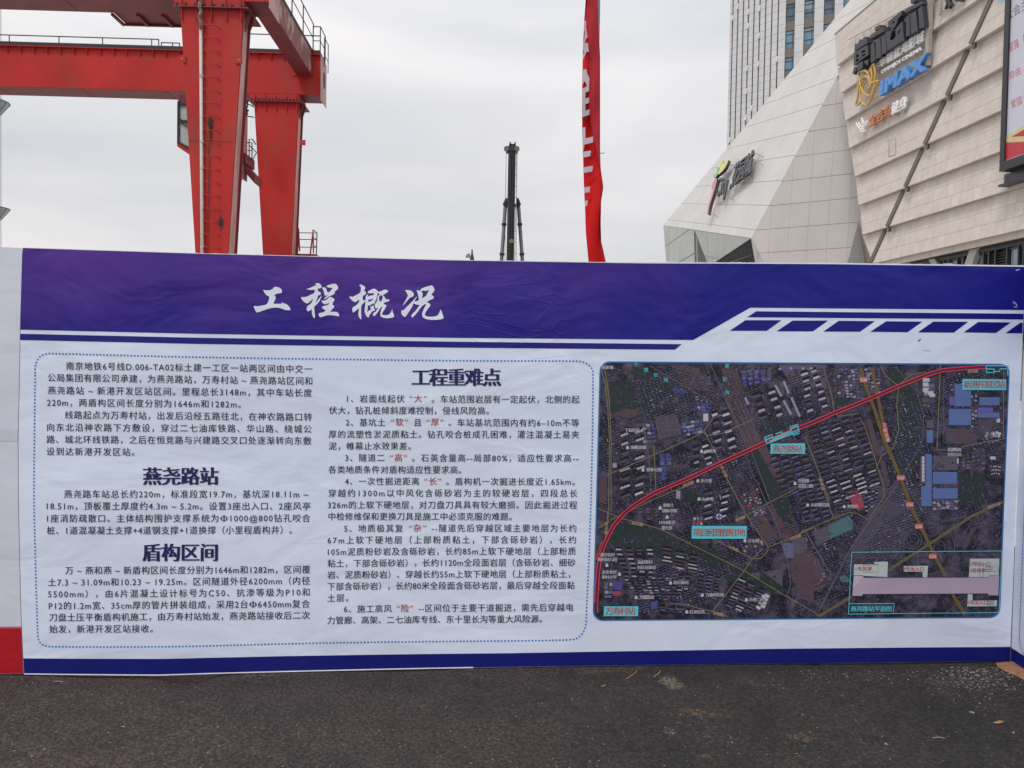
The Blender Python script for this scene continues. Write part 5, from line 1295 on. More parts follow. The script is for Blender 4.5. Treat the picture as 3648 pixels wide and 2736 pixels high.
for xq in (565, 668):
    mb = MB(); c = rp(xq, 357, -.15); mb.tube([c, c + Vector((.0, .2, 0))], .2, 14); mb.build('pulley', RIGG, hd)
mb = MBN(); mb.prism([rp(590, 1262, -.15), rp(600, 1250, -.15), rp(615, 1245, -.15), rp(632, 1252, -.15), rp(636, 1285, -.15), rp(595, 1288, -.15)], (0, .12, 0)); mb.build('rotary_drive', mat('rig_yellow', (.22, .13, .05), .6), rig)
for pts in ([(562, 385), (556, 870)], [(670, 385), (663, 870)], [(552, 1200), (549, 1470)], [(655, 900), (645, 1470)], [(665, 400), (660, 1470)]):
    mb = MB(); a, b = rp(*pts[0], -.3), rp(*pts[1], -.3); mb.tube([a, b], .022, 5); mb.build('cable', RIGG, rig)
for k in range(10):
    a = rp(650, 400 + k * 110, -.3); b = rp(666, 400 + k * 110, -.3); mb = MB(); mb.tube([a, b], .02, 4); mb.build('cable_bracket', RIGG, rig)
for (xt, xb_) in ((556, 515), (681, 722)):
    a = rp(xt, 890, 1.0); b = rp(xb_, 1470, 1.0); d = (b - a); b2 = a + d * ((a.z - 1.5) / (a.z - b.z))
    mb = MB(); mb.tube([a, b2], .145, 12); sy = mb.build('stay', RIGG, rig, smooth=True)
    for t in (0.03, .37, .88):
        c = a + d * t; mb = MB(); mb.tube([c - d.normalized() * .09, c + d.normalized() * .07], .2, 12); mb.build('collar', RIGB, sy)
    mb = MB(); mb.tube([a - Vector((0, 0, -.35)) + Vector(((mB.x - a.x) * .12, 0, 0)), a], .08, 8, r2=.17); mb.build('stay_end', RIGB, sy)
mb = MBN(); mb.box((rp(545, 900).x, RY + .8, rp(545, 905).z), (rp(692, 900).x, RY + 1.2, rp(545, 880).z)); mb.build('crosshead', RIGB, rig)
mb = MBN(); mb.box((mB.x - 1.9, RY + .9, .9), (mB.x + 1.9, RY + 7.5, 2.9)); mb.build('machine_body', RIGG, rig)
for s_ in (-1, 1):
    mb = MBN(); mb.box((mB.x + s_ * 2.0 - .4, RY - .2, .02), (mB.x + s_ * 2.0 + .4, RY + 6, .95)); mb.build('crawler_track', RIGB, rig)
# small green machine head with a flag-like sheet, further left
GY2 = 85.0
c = at(*Cr(225, 1440), GY2); GREEN = mat('machine_green', (.012, .05, .035), .6, var=.2)
top = thing('drill_rig', 'tiny green mast top with pale panel, left of the piling rig', 'drill rig', (c.x, GY2, 0))
def gp(x, y, dy=0): return at(*Cr(x, y), GY2 + dy)
mb = MB(); mb.tube([Vector((c.x, GY2, .3)), gp(226, 1450)], .22, 8); mb.tube([gp(226, 1455), gp(226, 1350)], .16, 8, r2=.06); mb.build('mast', GREEN, top)
mb = MBN(); mb.prism([gp(203, 1450), gp(212, 1405), gp(238, 1405), gp(246, 1450)], (0, .5, 0)); mb.build('winch_head', GREEN, top)
mb = MBN(); mb.prism([gp(165, 1412), gp(180, 1395), gp(205, 1392), gp(205, 1432), gp(165, 1432)], (0, .06, 0)); mb.build('panel_frame', GREEN, top)
mb = MBN(); mb.prism([gp(172, 1414), gp(183, 1402), gp(200, 1400), gp(200, 1427), gp(172, 1427)], (0, -.02, 0)); mb.build('panel', mat('pale_green_sheet', (.22, .27, .25), .5), top)

# ================================================================== FLAG AND POLE
FY = 9.0
FR = mat('flag_red_cloth', (.56, .008, .010), .75, spec=.2, var=.08, vscale=6, bump=.3, bscale=18); FW = mat('flag_lettering', (.50, .44, .50), .7)
FB = mat('flag_red_reverse', (.42, .022, .035), .75, spec=.2, var=.10, vscale=6, bump=.3, bscale=18)
pt = at(2133.5, 0, FY + .03); pb = at(2137, 935, FY + .03)
pole = thing('flagpole', 'thin grey flagpole rising behind the hoarding, right of the piling rig', 'flagpole', (pt.x, FY, 0))
mb = MB(); mb.tube([Vector((pt.x + .002, FY + .06, 0)), Vector((pt.x + .002, FY + .06, pt.z + 1.5))], .017, 10); mb.build('pole_tube', mat('pole_grey', (.17, .16, .155), .45, metal=.4), pole, smooth=True)
a = at(2138, 546, FY + .04); mb = MB(); mb.tube([a, a + Vector((.05, 0, .004))], .004, 5); mb.build('pole_pin', RAILM, pole)
flag = thing('flag', 'long red banner flag with pale lettering, hanging furled from the flagpole', 'flag', (pt.x, FY, at(2120, 935, FY).z))
# left edge, fold line and right edge of the cloth, by height
FLE = [(-120, 2086), (0, 2087), (70, 2082), (150, 2077), (300, 2074), (450, 2074), (540, 2077), (660, 2080), (740, 2084), (830, 2087), (935, 2097), (1000, 2101)]
FRE = [(-120, 2127), (0, 2128), (90, 2132), (200, 2138), (540, 2138), (600, 2140), (668, 2150), (715, 2141), (800, 2140), (860, 2142), (935, 2158), (1000, 2168)]
FMI = [(-120, 2100), (0, 2118), (60, 2126), (61, 2088), (120, 2092), (180, 2097), (280, 2098), (400, 2100), (480, 2110), (560, 2130), (600, 2139), (1000, 2168)]
def fl_pt(px, py, dy=0): return at(px, py, FY + dy)
mb = MB(); mb2 = MB(); ys = [-120 + k * 14 for k in range(80)]
rows = []
for y in ys:
    l, r = interp(FLE, y), interp(FRE, y); mi_ = max(l, min(r, interp(FMI, y) if y > 61 else l + 6))
    row = []
    for k in range(7):
        t = k / 6; x = lerp(l, mi_, t); row.append(fl_pt(x, y, -.02 + .035 * math.sin(t * 3.0 + y * .012)))
    row2 = []
    for k in range(6):
        t = k / 5; x = lerp(mi_, r, t); row2.append(fl_pt(x, y, -.05 + .05 * t * t + .012 * math.sin(y * .03 + t * 3)))
    rows.append((row, row2))
for (mbx_, idx) in ((mb, 0), (mb2, 1)):
    n_ = len(rows[0][idx])
    for rr in rows: mbx_.v += rr[idx]
    for j in range(len(rows) - 1):
        for i in range(n_ - 1):
            a = j * n_ + i; mbx_.f.append([a, a + 1, a + 1 + n_, a + n_]); mbx_.m.append(0)
def thick(o, t):
    md = o.modifiers.new('s', 'SOLIDIFY'); md.thickness = t; md.offset = 1
thick(mb.build('printed_face', FR, flag, smooth=True), .0015); thick(mb2.build('folded_reverse', FB, flag, smooth=True), .0015)
Ff = lambda x, y: (2040 + x * .3012, y * .3014)
Fg = lambda x, y: (1600 + x * .3616, 400 + y * .3616)
for cv, P__ in ((Ff, "137,250;158,242;160,310;150,330;130,385"), (Ff, "150,330;160,318;178,440;150,465;140,512;180,505;192,612;165,610;120,705;122,650;138,610;124,590;124,490;136,470"),
                (Ff, "127,818;165,820;170,860;198,925;194,1075;150,1095;150,1165;194,1150;194,1215;150,1230;150,1310;197,1290;197,1358;116,1388;114,1050;172,1015;140,955;120,1000;118,880"),
                (Fg, "1313,0;1381,0;1381,20;1313,48"), (Fg, "1313,150;1342,145;1342,258;1418,238;1418,296;1332,318;1325,380;1316,300"), (Fg, "1322,388;1396,377;1390,432;1324,445"), (Fg, "1324,542;1418,527;1410,582;1326,597"), (Fg, "1330,742;1388,731;1384,786;1333,795"), (Fg, "1338,875;1366,866;1360,920;1340,930")):
    LD = -.075 - .0016 * (sum(ord(q) for q in P__) % 7)
    pts = [cv(*p) for p in P_(P__)]
    pts = [(max(x, interp(FLE, y) + .5), y) for x, y in pts]
    mbx_ = MB(); loops = [[Vector((x, y, 0)) for x, y in pts]]; tri = tessellate_polygon(loops)
    mbx_.v = [fl_pt(x, y, LD) for x, y in pts]; mbx_.f = [list(t) for t in tri]; mbx_.m = [0] * len(tri)
    thick(mbx_.build('lettering', FW, flag), .001)

# ================================================================== TELECOM MAST AT THE LEFT EDGE
TY = 90.0
tp = at(-45, 700, TY)
tm = thing('mast', 'slender mast with two glassy cone platforms, cut off by the left edge', 'mast', (tp.x, TY, 0))
TG = mat('mast_glass', (.25, .31, .31), .3, spec=.6, var=.1); TS = mat('mast_steel', (.10, .11, .12), .5, metal=.3)
mb = MB(); mb.tube([Vector((tp.x, TY, 0)), Vector((tp.x, TY, at(-45, -60, TY).z))], .45, 12, r2=.3); mb.build('mast_tube', TS, tm, smooth=True)
for (y0_, y1_) in ((363, 388), (742, 765)):
    top_ = at(24, y0_, TY); bt = at(-5, y1_, TY); rr = top_.x - tp.x; rb = bt.x - tp.x
    mb = MB(); n_ = 24
    for k in range(n_):
        t = k / n_ * 2 * math.pi; mb.v.append(Vector((tp.x + rr * math.cos(t), TY + rr * math.sin(t), top_.z))); mb.v.append(Vector((tp.x + rb * math.cos(t), TY + rb * math.sin(t), bt.z - .5)))
    for k in range(n_):
        a = 2 * k; b = 2 * ((k + 1) % n_); mb.f.append([a, b, b + 1, a + 1]); mb.m.append(0)
    mb.f.append([2 * k for k in range(n_)]); mb.m.append(0); mb.f.append([2 * k + 1 for k in range(n_)]); mb.m.append(0)
    pf = mb.build('platform', TG, tm)
    mb = MB(); mb.tube([Vector((tp.x + rr * math.cos(k / 24 * 2 * math.pi), TY + rr * math.sin(k / 24 * 2 * math.pi), top_.z)) for k in range(25)], .06, 5)
    for k in range(12):
        t = k / 12 * 2 * math.pi; mb.tube([Vector((tp.x + rr * math.cos(t), TY + rr * math.sin(t), top_.z)), Vector((tp.x + rb * math.cos(t), TY + rb * math.sin(t), bt.z - .5))], .05, 4)
    mb.build('platform_frame', TS, pf)
mb = MB(); ca_ = at(3, 330, TY - 2); mb.tube([Vector((ca_.x, ca_.y, 2)), Vector((ca_.x, ca_.y, ca_.z + 20))], .03, 5); mb.build('stay_cable', TS, tm)
#PART4

# ================================================================== MALL FACADE (right)
hd = ray(1601, 1284); sd_ = Vector((hd.x, hd.y, 0)).normalized()       # horizontal run of the facade, away from the camera
fnm = Vector((-sd_.y, sd_.x, 0)); fnm = fnm if fnm.x < 0 else -fnm       # out of the facade, towards the street (left)
r0 = ray(3147, 938); FA = CAM + r0 * ((9.0 - EYE) / r0.z)
def FPp(px, py, off=0): return hit(px, py, FA + fnm * off, fnm)
def SZ(p): return (p - FA).dot(sd_), p.z
def FQ(s, z, off=0): return FA + sd_ * s + Vector((0, 0, z)) * 1 - Vector((0, 0, FA.z)) + fnm * off
print('facade check z', FPp(3648, 826).z, 'Y', FPp(3147, 938).y, FPp(3648, 826).y, FPp(2967, 155).y)
mall = thing('shopping_mall', 'beige stone-clad shopping mall with overlapping leaning courses, at the right edge', 'building', (FA.x, FA.y - 6, 0))
STONE = mat('beige_stone', (.56, .50, .455), .75, spec=.3, var=.07, vscale=1.6, stain=(.30, .25, .22), sscale=(1.6, 1.6, .8), samt=.16, slo=.5, shi=.75, bump=.1, bscale=30)
STONE2 = mat('beige_stone_light', (.59, .53, .485), .75, spec=.3, var=.07, vscale=1.9, stain=(.33, .28, .24), sscale=(1.6, 1.6, .8), samt=.16, slo=.52, shi=.75, bump=.1, bscale=30)
GROUT = mat('stone_joint', (.25, .215, .19), .9, spec=.1, var=.1)
TRIMB = mat('brown_metal', (.12, .088, .075), .5, var=.12)
DKMET = mat('dark_grey_metal', (.035, .037, .043), .4, spec=.5, var=.15)
PRO = .32
lefts = [(2974.6, 125), (2981, 234), (2996, 331), (3012, 429), (3026, 527), (3046.5, 628), (3059, 730), (3073, 835), (3110, 938)]
zs_ = [FPp(*lefts[0]).z] + [FPp(x, y, PRO).z for x, y in lefts[1:]]
ss_ = [SZ(FPp(*lefts[0]))[0]] + [SZ(FPp(x, y, PRO))[0] for x, y in lefts[1:]]
tops = [SZ(FPp(2967, 153))[0]]
# left ends of the courses' upper edges (they step back to the left again under every overhang)
tl_px = [(2974.6, 125), (2985, 247), (3001, 345), (3016, 447), (3032, 545), (3049, 650), (3064, 752), (3074, 856)]
tls = [SZ(FPp(x, y, .0))[0] for x, y in tl_px]
0 and print('zs', [round(z, 2) for z in zs_], 'ss', [round(s, 1) for s in ss_], [round(s, 1) for s in tls])
S_NEAR = SZ(FPp(3648, 826))[0] - 14
TW = .66
tiles = []
def conv_course(i):
    zt_, zb_ = zs_[i], zs_[i + 1]
    if i > 0: zt_ -= .02
    a0 = FQ(0, zt_, 0); a1 = FQ(0, zb_, PRO); v = (a0 - a1); H_ = v.length; v.normalize()
    nrm = sd_.cross(v); nrm = nrm if nrm.dot(fnm) > 0 else -nrm
    return a1, v, H_, nrm, zt_, zb_
courses = []
for i in range(8):
    o_, v, H_, nrm, zt_, zb_ = conv_course(i)
    sl_t, sl_b = tls[i], ss_[i + 1]
    # body of the course (grout-coloured backing with the overhang's soffit)
    mb = MBN()
    mb.hexa([FQ(S_NEAR, zb_, -.25), FQ(sl_b, zb_, -.25), FQ(sl_b, zb_, PRO), FQ(S_NEAR, zb_, PRO), FQ(S_NEAR, zt_, -.25), FQ(sl_t, zt_, -.25), FQ(sl_t, zt_, 0), FQ(S_NEAR, zt_, 0)])
    cb_ = mb.build('stone_course', GROUT, mall)
    poly = [o_ + sd_ * S_NEAR, o_ + sd_ * sl_b, o_ + sd_ * sl_t + v * H_, o_ + sd_ * S_NEAR + v * H_]
    P2 = [((p - o_).dot(sd_), (p - o_).dot(v)) for p in poly]
    rws = 3
    rnd_ = random.Random(i)
    nS = int((max(sl_t, sl_b) - S_NEAR) / TW) + 2
    for r_ in range(rws):
        offx = rnd_.random() * TW * 0
        for c_ in range(nS):
            s0 = S_NEAR + c_ * TW
            c = clip_rect(P2, s0 + .006, s0 + TW - .006, H_ * r_ / rws + .008, H_ * (r_ + 1) / rws - .008)
            if len(c) < 3 or area2(c) < .004: continue
            w3 = [o_ + sd_ * a + v * b for a, b in c]; pp = [proj(q) for q in w3]
            vis = any(-20 < a < 3668 and -20 < b < 960 for a, b in pp)
            tiles.append((area2(pp) if vis else 0, w3, nrm, i, cb_))
    # plain stone return on the soffit and the left end
    mb = MBN(); mb.hexa([FQ(S_NEAR, zb_ - .012, .02), FQ(sl_b + .01, zb_ - .012, .02), FQ(sl_b + .01, zb_ - .012, PRO + .025), FQ(S_NEAR, zb_ - .012, PRO + .025), FQ(S_NEAR, zb_ + .03, .02), FQ(sl_b + .01, zb_ + .03, .02), FQ(sl_b + .01, zb_ + .03, PRO + .02), FQ(S_NEAR, zb_ + .03, PRO + .02)])
    mb.build('drip_edge', STONE, cb_)
    courses.append((o_, v, H_, nrm, zt_, zb_, cb_))
tiles.sort(key=lambda t: -t[0]); rest = {}
for k, (a, w3, nrm, i, cb_) in enumerate(tiles):
    m_ = STONE if (k * 7919) % 5 else STONE2
    if k < 290 and a > 60: MB().prism(w3, nrm * .02, back=False).build('stone_tile', m_, cb_)
    else: rest.setdefault(i, (MB(), cb_))[0].prism(w3, nrm * .02, back=False)
for i, (mb, cb_) in rest.items(): q = mb.build('stone_tile_field', STONE, cb_); q['kind'] = 'stuff'
# coping on top and block behind, so that it is a real building
z0t = zs_[0]
mb = MBN(); mb.hexa([FQ(S_NEAR, z0t, -.5), FQ(tls[0], z0t, -.5), FQ(tls[0], z0t, .05), FQ(S_NEAR, z0t, .05), FQ(S_NEAR, z0t + .1, -.5), FQ(tls[0], z0t + .1, -.5), FQ(tls[0], z0t + .1, .05), FQ(S_NEAR, z0t + .1, .05)]); mb.build('coping', GROUT, mall)
mb = MBN(); zz = zs_[8]
mb.hexa([FQ(S_NEAR, 0, -25), FQ(ss_[8] - .5, 0, -25), FQ(ss_[8] - .5, 0, -1.2), FQ(S_NEAR, 0, -1.2), FQ(S_NEAR, z0t - .3, -25), FQ(ss_[8] - .5, z0t - .3, -25), FQ(ss_[8] - .5, z0t - .3, -1.2), FQ(S_NEAR, z0t - .3, -1.2)]); mb.build('building_core', GROUT, mall)
# flat lower course and soffit band, dark fascia, glazing under it
zl0 = FPp(3196, 942, 0).z
zl0 = min(zl0, FPp(3648, 825).z)
mb = MBN(); mb.hexa([FQ(S_NEAR, zl0, -.3), FQ(ss_[8] - .3, zl0, -.3), FQ(ss_[8] - .3, zl0, .0), FQ(S_NEAR, zl0, .0), FQ(S_NEAR, zs_[8], -.3), FQ(ss_[8] - .3, zs_[8], -.3), FQ(ss_[8] - .3, zs_[8], .0), FQ(S_NEAR, zs_[8], .0)]); lc = mb.build('lower_course', GROUT, mall)
c_ = S_NEAR
while c_ < ss_[8] - .8:
    mb = MBN(); mb.hexa([FQ(c_ + .006, zl0 + .004, 0), FQ(c_ + 1.1, zl0 + .004, 0), FQ(c_ + 1.1, zl0 + .004, .025), FQ(c_ + .006, zl0 + .004, .025), FQ(c_ + .006, zs_[8] - .015, 0), FQ(c_ + 1.1, zs_[8] - .015, 0), FQ(c_ + 1.1, zs_[8] - .015, .025), FQ(c_ + .006, zs_[8] - .015, .025)])
    mb.build('stone_tile', STONE2, lc); c_ += 1.112
INN = -.45
def fbox(mb, s0, s1, z0, z1, o0, o1): 
    mb.hexa([FQ(s0, z0, o0), FQ(s1, z0, o0), FQ(s1, z0, o1), FQ(s0, z0, o1), FQ(s0, z1, o0), FQ(s1, z1, o0), FQ(s1, z1, o1), FQ(s0, z1, o1)]); return mb
zfa = zl0 - .26
fbox(MBN(), S_NEAR, ss_[8] - 1, zfa, zl0 - .003, INN - .5, INN).build('fascia', DKMET, mall)
MGL = mat('mall_glass', (.24, .30, .35), .12, spec=.8, var=.25, vscale=.5)
LOUV = mat('louvre_brown', (.10, .085, .075), .5)
C5 = lambda x, y: (3000 + x * .293, 740 + y * .293)
def sat(xc): 
    # s position on the recessed glazing plane for crop column xc near y of fascia
    return SZ(hit(*C5(xc, 640), FA + fnm * INN, fnm))[0]
edges = [2330, 2200, 2140, 2000, 1860, 1780, 1715, 1630, 1470, 1400, 1295, 1235, 1130, 1000]
kinds = ['g', 'm', 'g', 'l', 'l', 'g', 'g', 'c', 'g', 'g', 'g', 'g', 'g']
zbot = 3.2
for (xa, xb, kd) in zip(edges, edges[1:], kinds):
    s0, s1 = sat(xa), sat(xb)
    if kd in 'gm':
        o = fbox(MBN(), s0 + .06, s1 - .06, zbot, zfa, INN - .3, INN - .22).build('window', MGL, mall)
        fbox(MBN(), s0, s0 + .10, zbot, zfa, INN - .25, INN - .02).build('mullion', DKMET, o)
        for zq in (zfa - .12, zfa - 1.15, zfa - 2.4): fbox(MBN(), s0 + .1, s1 - .06, zq, zq + .07, INN - .22, INN - .08).build('transom', DKMET, o)
    elif kd == 'l':
        o = fbox(MBN(), s0 + .06, s1 - .06, zbot, zfa, INN - .4, INN - .3).build('louvre_panel', BLACK, mall)
        fbox(MBN(), s0, s0 + .10, zbot, zfa, INN - .25, INN - .02).build('mullion', DKMET, o)
        for k in range(22):
            zq = zfa - .15 - k * .16
            mb = MBN(); mb.hexa([FQ(s0 + .1, zq - .10, INN - .12), FQ(s1 - .06, zq - .10, INN - .12), FQ(s1 - .06, zq - .08, INN - .10), FQ(s0 + .1, zq - .08, INN - .10), FQ(s0 + .1, zq, INN - .26), FQ(s1 - .06, zq, INN - .26), FQ(s1 - .06, zq + .015, INN - .26), FQ(s0 + .1, zq + .015, INN - .26)]); mb.build('louvre_slat', LOUV, o)
    else:
        fbox(MBN(), s0, s1, zbot, zfa, INN - .4, INN - .3).build('window', MGL, mall)
# leaning pale columns in front of the glazing
CLAD = mat('column_cladding', (.42, .40, .37), .6, var=.08)
for (a, b, wd) in (((1600, 500), (1530, 700), 95), ((1085, 630), (1120, 700), 70)):
    p = [hit(*C5(x, y), FA + fnm * (INN + .15), fnm) for x, y in ((a[0] - wd / 2, a[1]), (a[0] + wd / 2, a[1] - 12), (b[0] + wd / 2, b[1]), (b[0] - wd / 2, b[1]))]
    dn = (p[3] - p[0]) * ((p[0].z - .0) / (p[0].z - p[3].z)); p[2] = p[1] + dn * ((p[1].z) / p[0].z); p[3] = p[0] + dn
    MBN().prism(p, fnm * -.35).build('raking_column', CLAD, mall)
# diagonal brown metal strip stepping from course to course
D0 = (3531, 0); D1 = (3101, 938)
def dline(py): return lerp(D0[0], D1[0], py / 938) + 5 * math.sin(py / 938 * math.pi) * 0
for i in range(9):
    if i < 8: o_, v, H_, nrm, zt_, zb_, cb_ = courses[i]
    else: continue
    # where the strip's line meets this course: solve by sampling py
    best = []
    for k in range(-300, 945):
        py = k; px = D0[0] + (D1[0] - D0[0]) * py / 938
        p = hit(px, py, o_ + nrm * .03, nrm); h_ = (p - o_).dot(v)
        if -.02 <= h_ <= H_ - .05: best.append(p)
    if len(best) > 2:
        a, b = best[0], best[-1]; d = (b - a).normalized(); sd2 = d.cross(nrm).normalized() * .21
        mb = MBN(); mb.prism([a - sd2, a + sd2, b + sd2, b - sd2], nrm * .07); mb.build('diagonal_strip', TRIMB, mall)
        c = b + sd_ * -.35 + Vector((0, 0, -.12)); mb = MBN(); mb.box((c.x - .1, c.y - .18, c.z - .28), (c.x + .02, c.y + .05, c.z + .02)); mb.build('strip_bracket', DKMET, mall)
# inspection hatch outlines
for (x0, x1, y0_, y1_) in ((1422, 1462, 812, 917),):
    a, b, c2, d2 = [FPp(2300 + x * .6094, y * .6094, PRO) for x, y in ((x0, y0_ + 12), (x1, y0_), (x1, y1_ - 14), (x0, y1_))]
    mb = MB(); mb.tube([a, b, c2, d2, a], .015, 4); mb.build('hatch_outline', GROUT, mall)
# grey-beige box channel running down beside the signs
a = FPp(3297, -60, .5); b = FPp(3306, 236, .5)
mb = MBN(); mb.box((b.x - .12, b.y - .22, b.z), (b.x + .1, b.y + .22, a.z)); mb.build('cable_channel', mat('channel_beige', (.36, .31, .27), .6), mall)
a = FPp(3349, -60, .5); b = FPp(3350, 52, .5); mb = MBN(); mb.box((b.x - .06, b.y - .12, b.z), (b.x + .06, b.y + .12, a.z)); mb.build('cable_channel', MATS['channel_beige'], mall)

# ------------------------------------------------------------------ signs on the facade
CA = lambda x, y: (3020 + x * .1808, y * .1808)
Z4 = lambda x, y: (2900 + x * .3382, y * .3382)
def sign_prism(parent, cv, pts, off, th, m_, name='sign_character', holes=(), sm=0):
    pts = smooth_poly(pts, sm) if sm else pts
    p3 = [FPp(*cv(*p), off) for p in pts]; h3 = [[FPp(*cv(*p), off) for p in h] for h in holes]
    mb = MBN(); mb.prism([p - fnm * th for p in p3], fnm * th, holes=[[p - fnm * th for p in h] for h in h3]); return mb.build(name, m_, parent)
SBK = mat('sign_black', (.028, .029, .038), .45, spec=.5, var=.1); SWH = mat('sign_white', (.82, .81, .81), .4); SBL = mat('sign_blue', (.075, .25, .58), .4); SGO = mat('sign_gold', (.55, .33, .08), .4); SOR = mat('sign_orange', (.52, .20, .09), .5)
SFR = mat('sign_rack', (.40, .36, .33), .5)
OFF = .95
s1 = thing('shop_sign', 'row of big raised black characters above the blue cinema sign on the mall', 'sign', FPp(*CA(750, 1200), .4))
CH = [
 [("140,860;195,870;235,775;280,790;330,720;375,730;385,850;130,1010", ()), ("125,1035;385,880;410,1075;115,1290", ("165,1085;215,1060;215,1115;165,1140", "165,1170;215,1148;215,1192;158,1215", "275,1012;335,980;340,1020;275,1055", "280,1088;345,1052;345,1085;280,1120")),
  ("190,1262;300,1198;290,1340;185,1420", ()), ("130,1310;185,1320;130,1470;90,1450", ()), ("330,1190;415,1180;385,1300;330,1240", ())],
 [("540,530;630,490;640,560;530,610", ()), ("440,700;690,530;710,620;440,770", ()), ("455,875;520,825;540,1190;455,1240", ()), ("550,800;640,745;660,1110;550,1170", ()), ("660,722;740,672;765,1020;670,1080", ())],
 [("800,420;1070,210;1060,300;1000,350;960,480;880,590;850,560;790,480", ("885,430;925,405;920,440;885,475",)), ("740,640;870,600;830,780;870,800;945,725;940,570;1070,420;1110,780;780,1000", ("985,630;1050,560;1040,600;990,690",))],
 [("1240,0;1330,-45;1330,30;1240,75", ()), ("1130,195;1460,15;1475,75;1130,262", ()), ("1150,330;1215,290;1225,690;1150,720", ()), ("1232,285;1340,210;1380,600;1245,680", ()), ("1388,180;1460,110;1510,520;1410,570", ())]]
for ch in CH:
    mb = MBN()
    for pl_, hs in ch:
        p3 = [FPp(*CA(*p), OFF) for p in P_(pl_)]; h3 = [[FPp(*CA(*p), OFF) - fnm * .45 for p in P_(h)] for h in hs]
        mb.prism([p - fnm * .45 for p in p3], fnm * .45, holes=h3)
    mb.build('sign_character', SBK, s1)
for (a, b) in (((0, 790), (1500, -20)), ((120, 1030), (1500, 300)), ((600, 1360), (1520, 830)), ((570, 1450), (1500, 900))):
    mb = MB(); mb.tube([FPp(*CA(*a), .45), FPp(*CA(*b), .45)], .04, 5); mb.build('sign_rail', SFR, s1)
for x in range(150, 1500, 150):
    y = 1000 - x * .6; mb = MB(); mb.tube([FPp(*CA(x, y - 170), .42), FPp(*CA(x + 18, y + 420), .42)], .03, 4); mb.build('sign_upright', SFR, s1)
def sign_text(parent, t, bl_, br_, tl_, off, th, m_, name='sign_character', bold=0, fat=.05):
    bold = 0 if ord(t[0]) > 255 else bold
    o = FPp(*bl_, off); u = FPp(*br_, off) - o; v = FPp(*tl_, off) - o
    vs_, fs_ = text_geo(t, 1.0, bold); bx = bbox(vs_)
    chars = [(t, vs_, fs_)]
    mb = MBN(); k = 0
    P = lambda x, y, d: o + u * ((x - bx[0]) / (bx[1] - bx[0])) + v * ((y - bx[2]) / (bx[3] - bx[2])) + fnm * d
    n_ = len(vs_); mb.v = [P(x, y, 0) for x, y in vs_] + [P(x, y, -th) for x, y in vs_]
    ed = {}
    for f in fs_:
        mb.f.append(list(f)); mb.m.append(0); mb.f.append([i + n_ for i in f][::-1]); mb.m.append(0)
        for a, b in zip(f, f[1:] + f[:1]): ed[(a, b)] = ed.get((a, b), 0) + 1
    for (a, b) in ed:
        if (b, a) not in ed: mb.f.append([a, b, b + n_, a + n_]); mb.m.append(0)
    if ord(t[0]) > 255:      # second, slightly shifted copy: heavier strokes
        uu = u.normalized() * (u.length / len(t) * fat) + v.normalized() * (v.length * fat * .4) + fnm * .004
        base = [x.copy() for x in mb.v]; k0 = len(mb.v); nf = len(mb.f); mb.v += [x + uu for x in base]
        for f in mb.f[:nf]: mb.f.append([i + k0 for i in f]); mb.m.append(0)
    return mb.build(name, m_, parent)
s2 = thing('cinema_sign', 'white characters over big blue letters with a golden tulip outline on the mall', 'sign', FPp(3200, 280, .4))
sign_text(s2, "幸福蓝海影城", (3131, 243), (3288, 147), (3133, 205), .62, .12, SWH, fat=.04)
sign_text(s2, "OMNIJOI CINEMA", (3138, 268), (3281, 183), (3139, 250), .62, .08, SWH, bold=.008)
sign_text(s2, "IMAX", (3132, 342), (3298, 247), (3136.5, 288), .85, .35, SBL, bold=.05)
def curve_tube(parent, cv, pts, r, m_, off, name, close=False, hitf=None):
    hitf = hitf or (lambda x, y: FPp(x, y, off))
    q = []
    pp = [Vector(p) for p in pts]; n_ = len(pp)
    for i in range(n_ if close else n_ - 1):
        p0 = pp[(i - 1) % n_] if close or i > 0 else pp[i]; p1 = pp[i]; p2 = pp[(i + 1) % n_]; p3 = pp[(i + 2) % n_] if close or i + 2 < n_ else p2
        for k in range(5):
            t = k / 5; q.append(.5 * ((2 * p1) + (p2 - p0) * t + (2 * p0 - 5 * p1 + 4 * p2 - p3) * t * t + (3 * p1 - p0 - 3 * p2 + p3) * t ** 3))
    q.append(pp[0] if close else pp[-1])
    mb = MB(); mb.tube([hitf(*cv(p.x, p.y)) for p in q], r, 6); return mb.build(name, m_, parent, smooth=True)
for pts in ("465,770;480,840;500,940;550,1000;600,1000;630,940;640,860;645,780;635,700;630,672;600,720;575,780", "470,765;520,745;560,760;585,830;590,900;570,960", "495,845;540,800;585,850;600,905",
            "520,850;490,920;490,1030;530,1100;570,1095;610,1020;640,920;680,855;620,870;580,890", "470,870;465,960;455,1050;440,1105;480,1090;500,1040", "540,860;515,920;520,970;555,1000", "600,720;610,800;605,880;580,940"):
    curve_tube(s2, Z4, P_(pts), .085, SGO, .8, 'tulip_outline')
for k in range(9):
    x = 690 + k * 58; y = 1000 - k * 33; mb = MB(); mb.tube([FPp(*Z4(x, y - 330), .4), FPp(*Z4(x + 6, y + 20), .4)], .03, 4); mb.build('sign_upright', SFR, s2)
for (a, b) in (((500, 1120), (700, 1000)), ((680, 770), (1150, 500)), ((690, 890), (1160, 640)), ((480, 960), (620, 1000))):
    mb = MB(); mb.tube([FPp(*Z4(*a), .4), FPp(*Z4(*b), .4)], .035, 4); mb.build('sign_rail', SFR, s2)
s3 = thing('gym_sign', 'small orange and white raised characters with bird emblem, below the cinema sign', 'sign', FPp(3160, 430, .4))
sign_text(s3, "金吉鸟", (3093, 454), (3171, 411), (3096, 415), .6, .15, SOR, fat=.09)
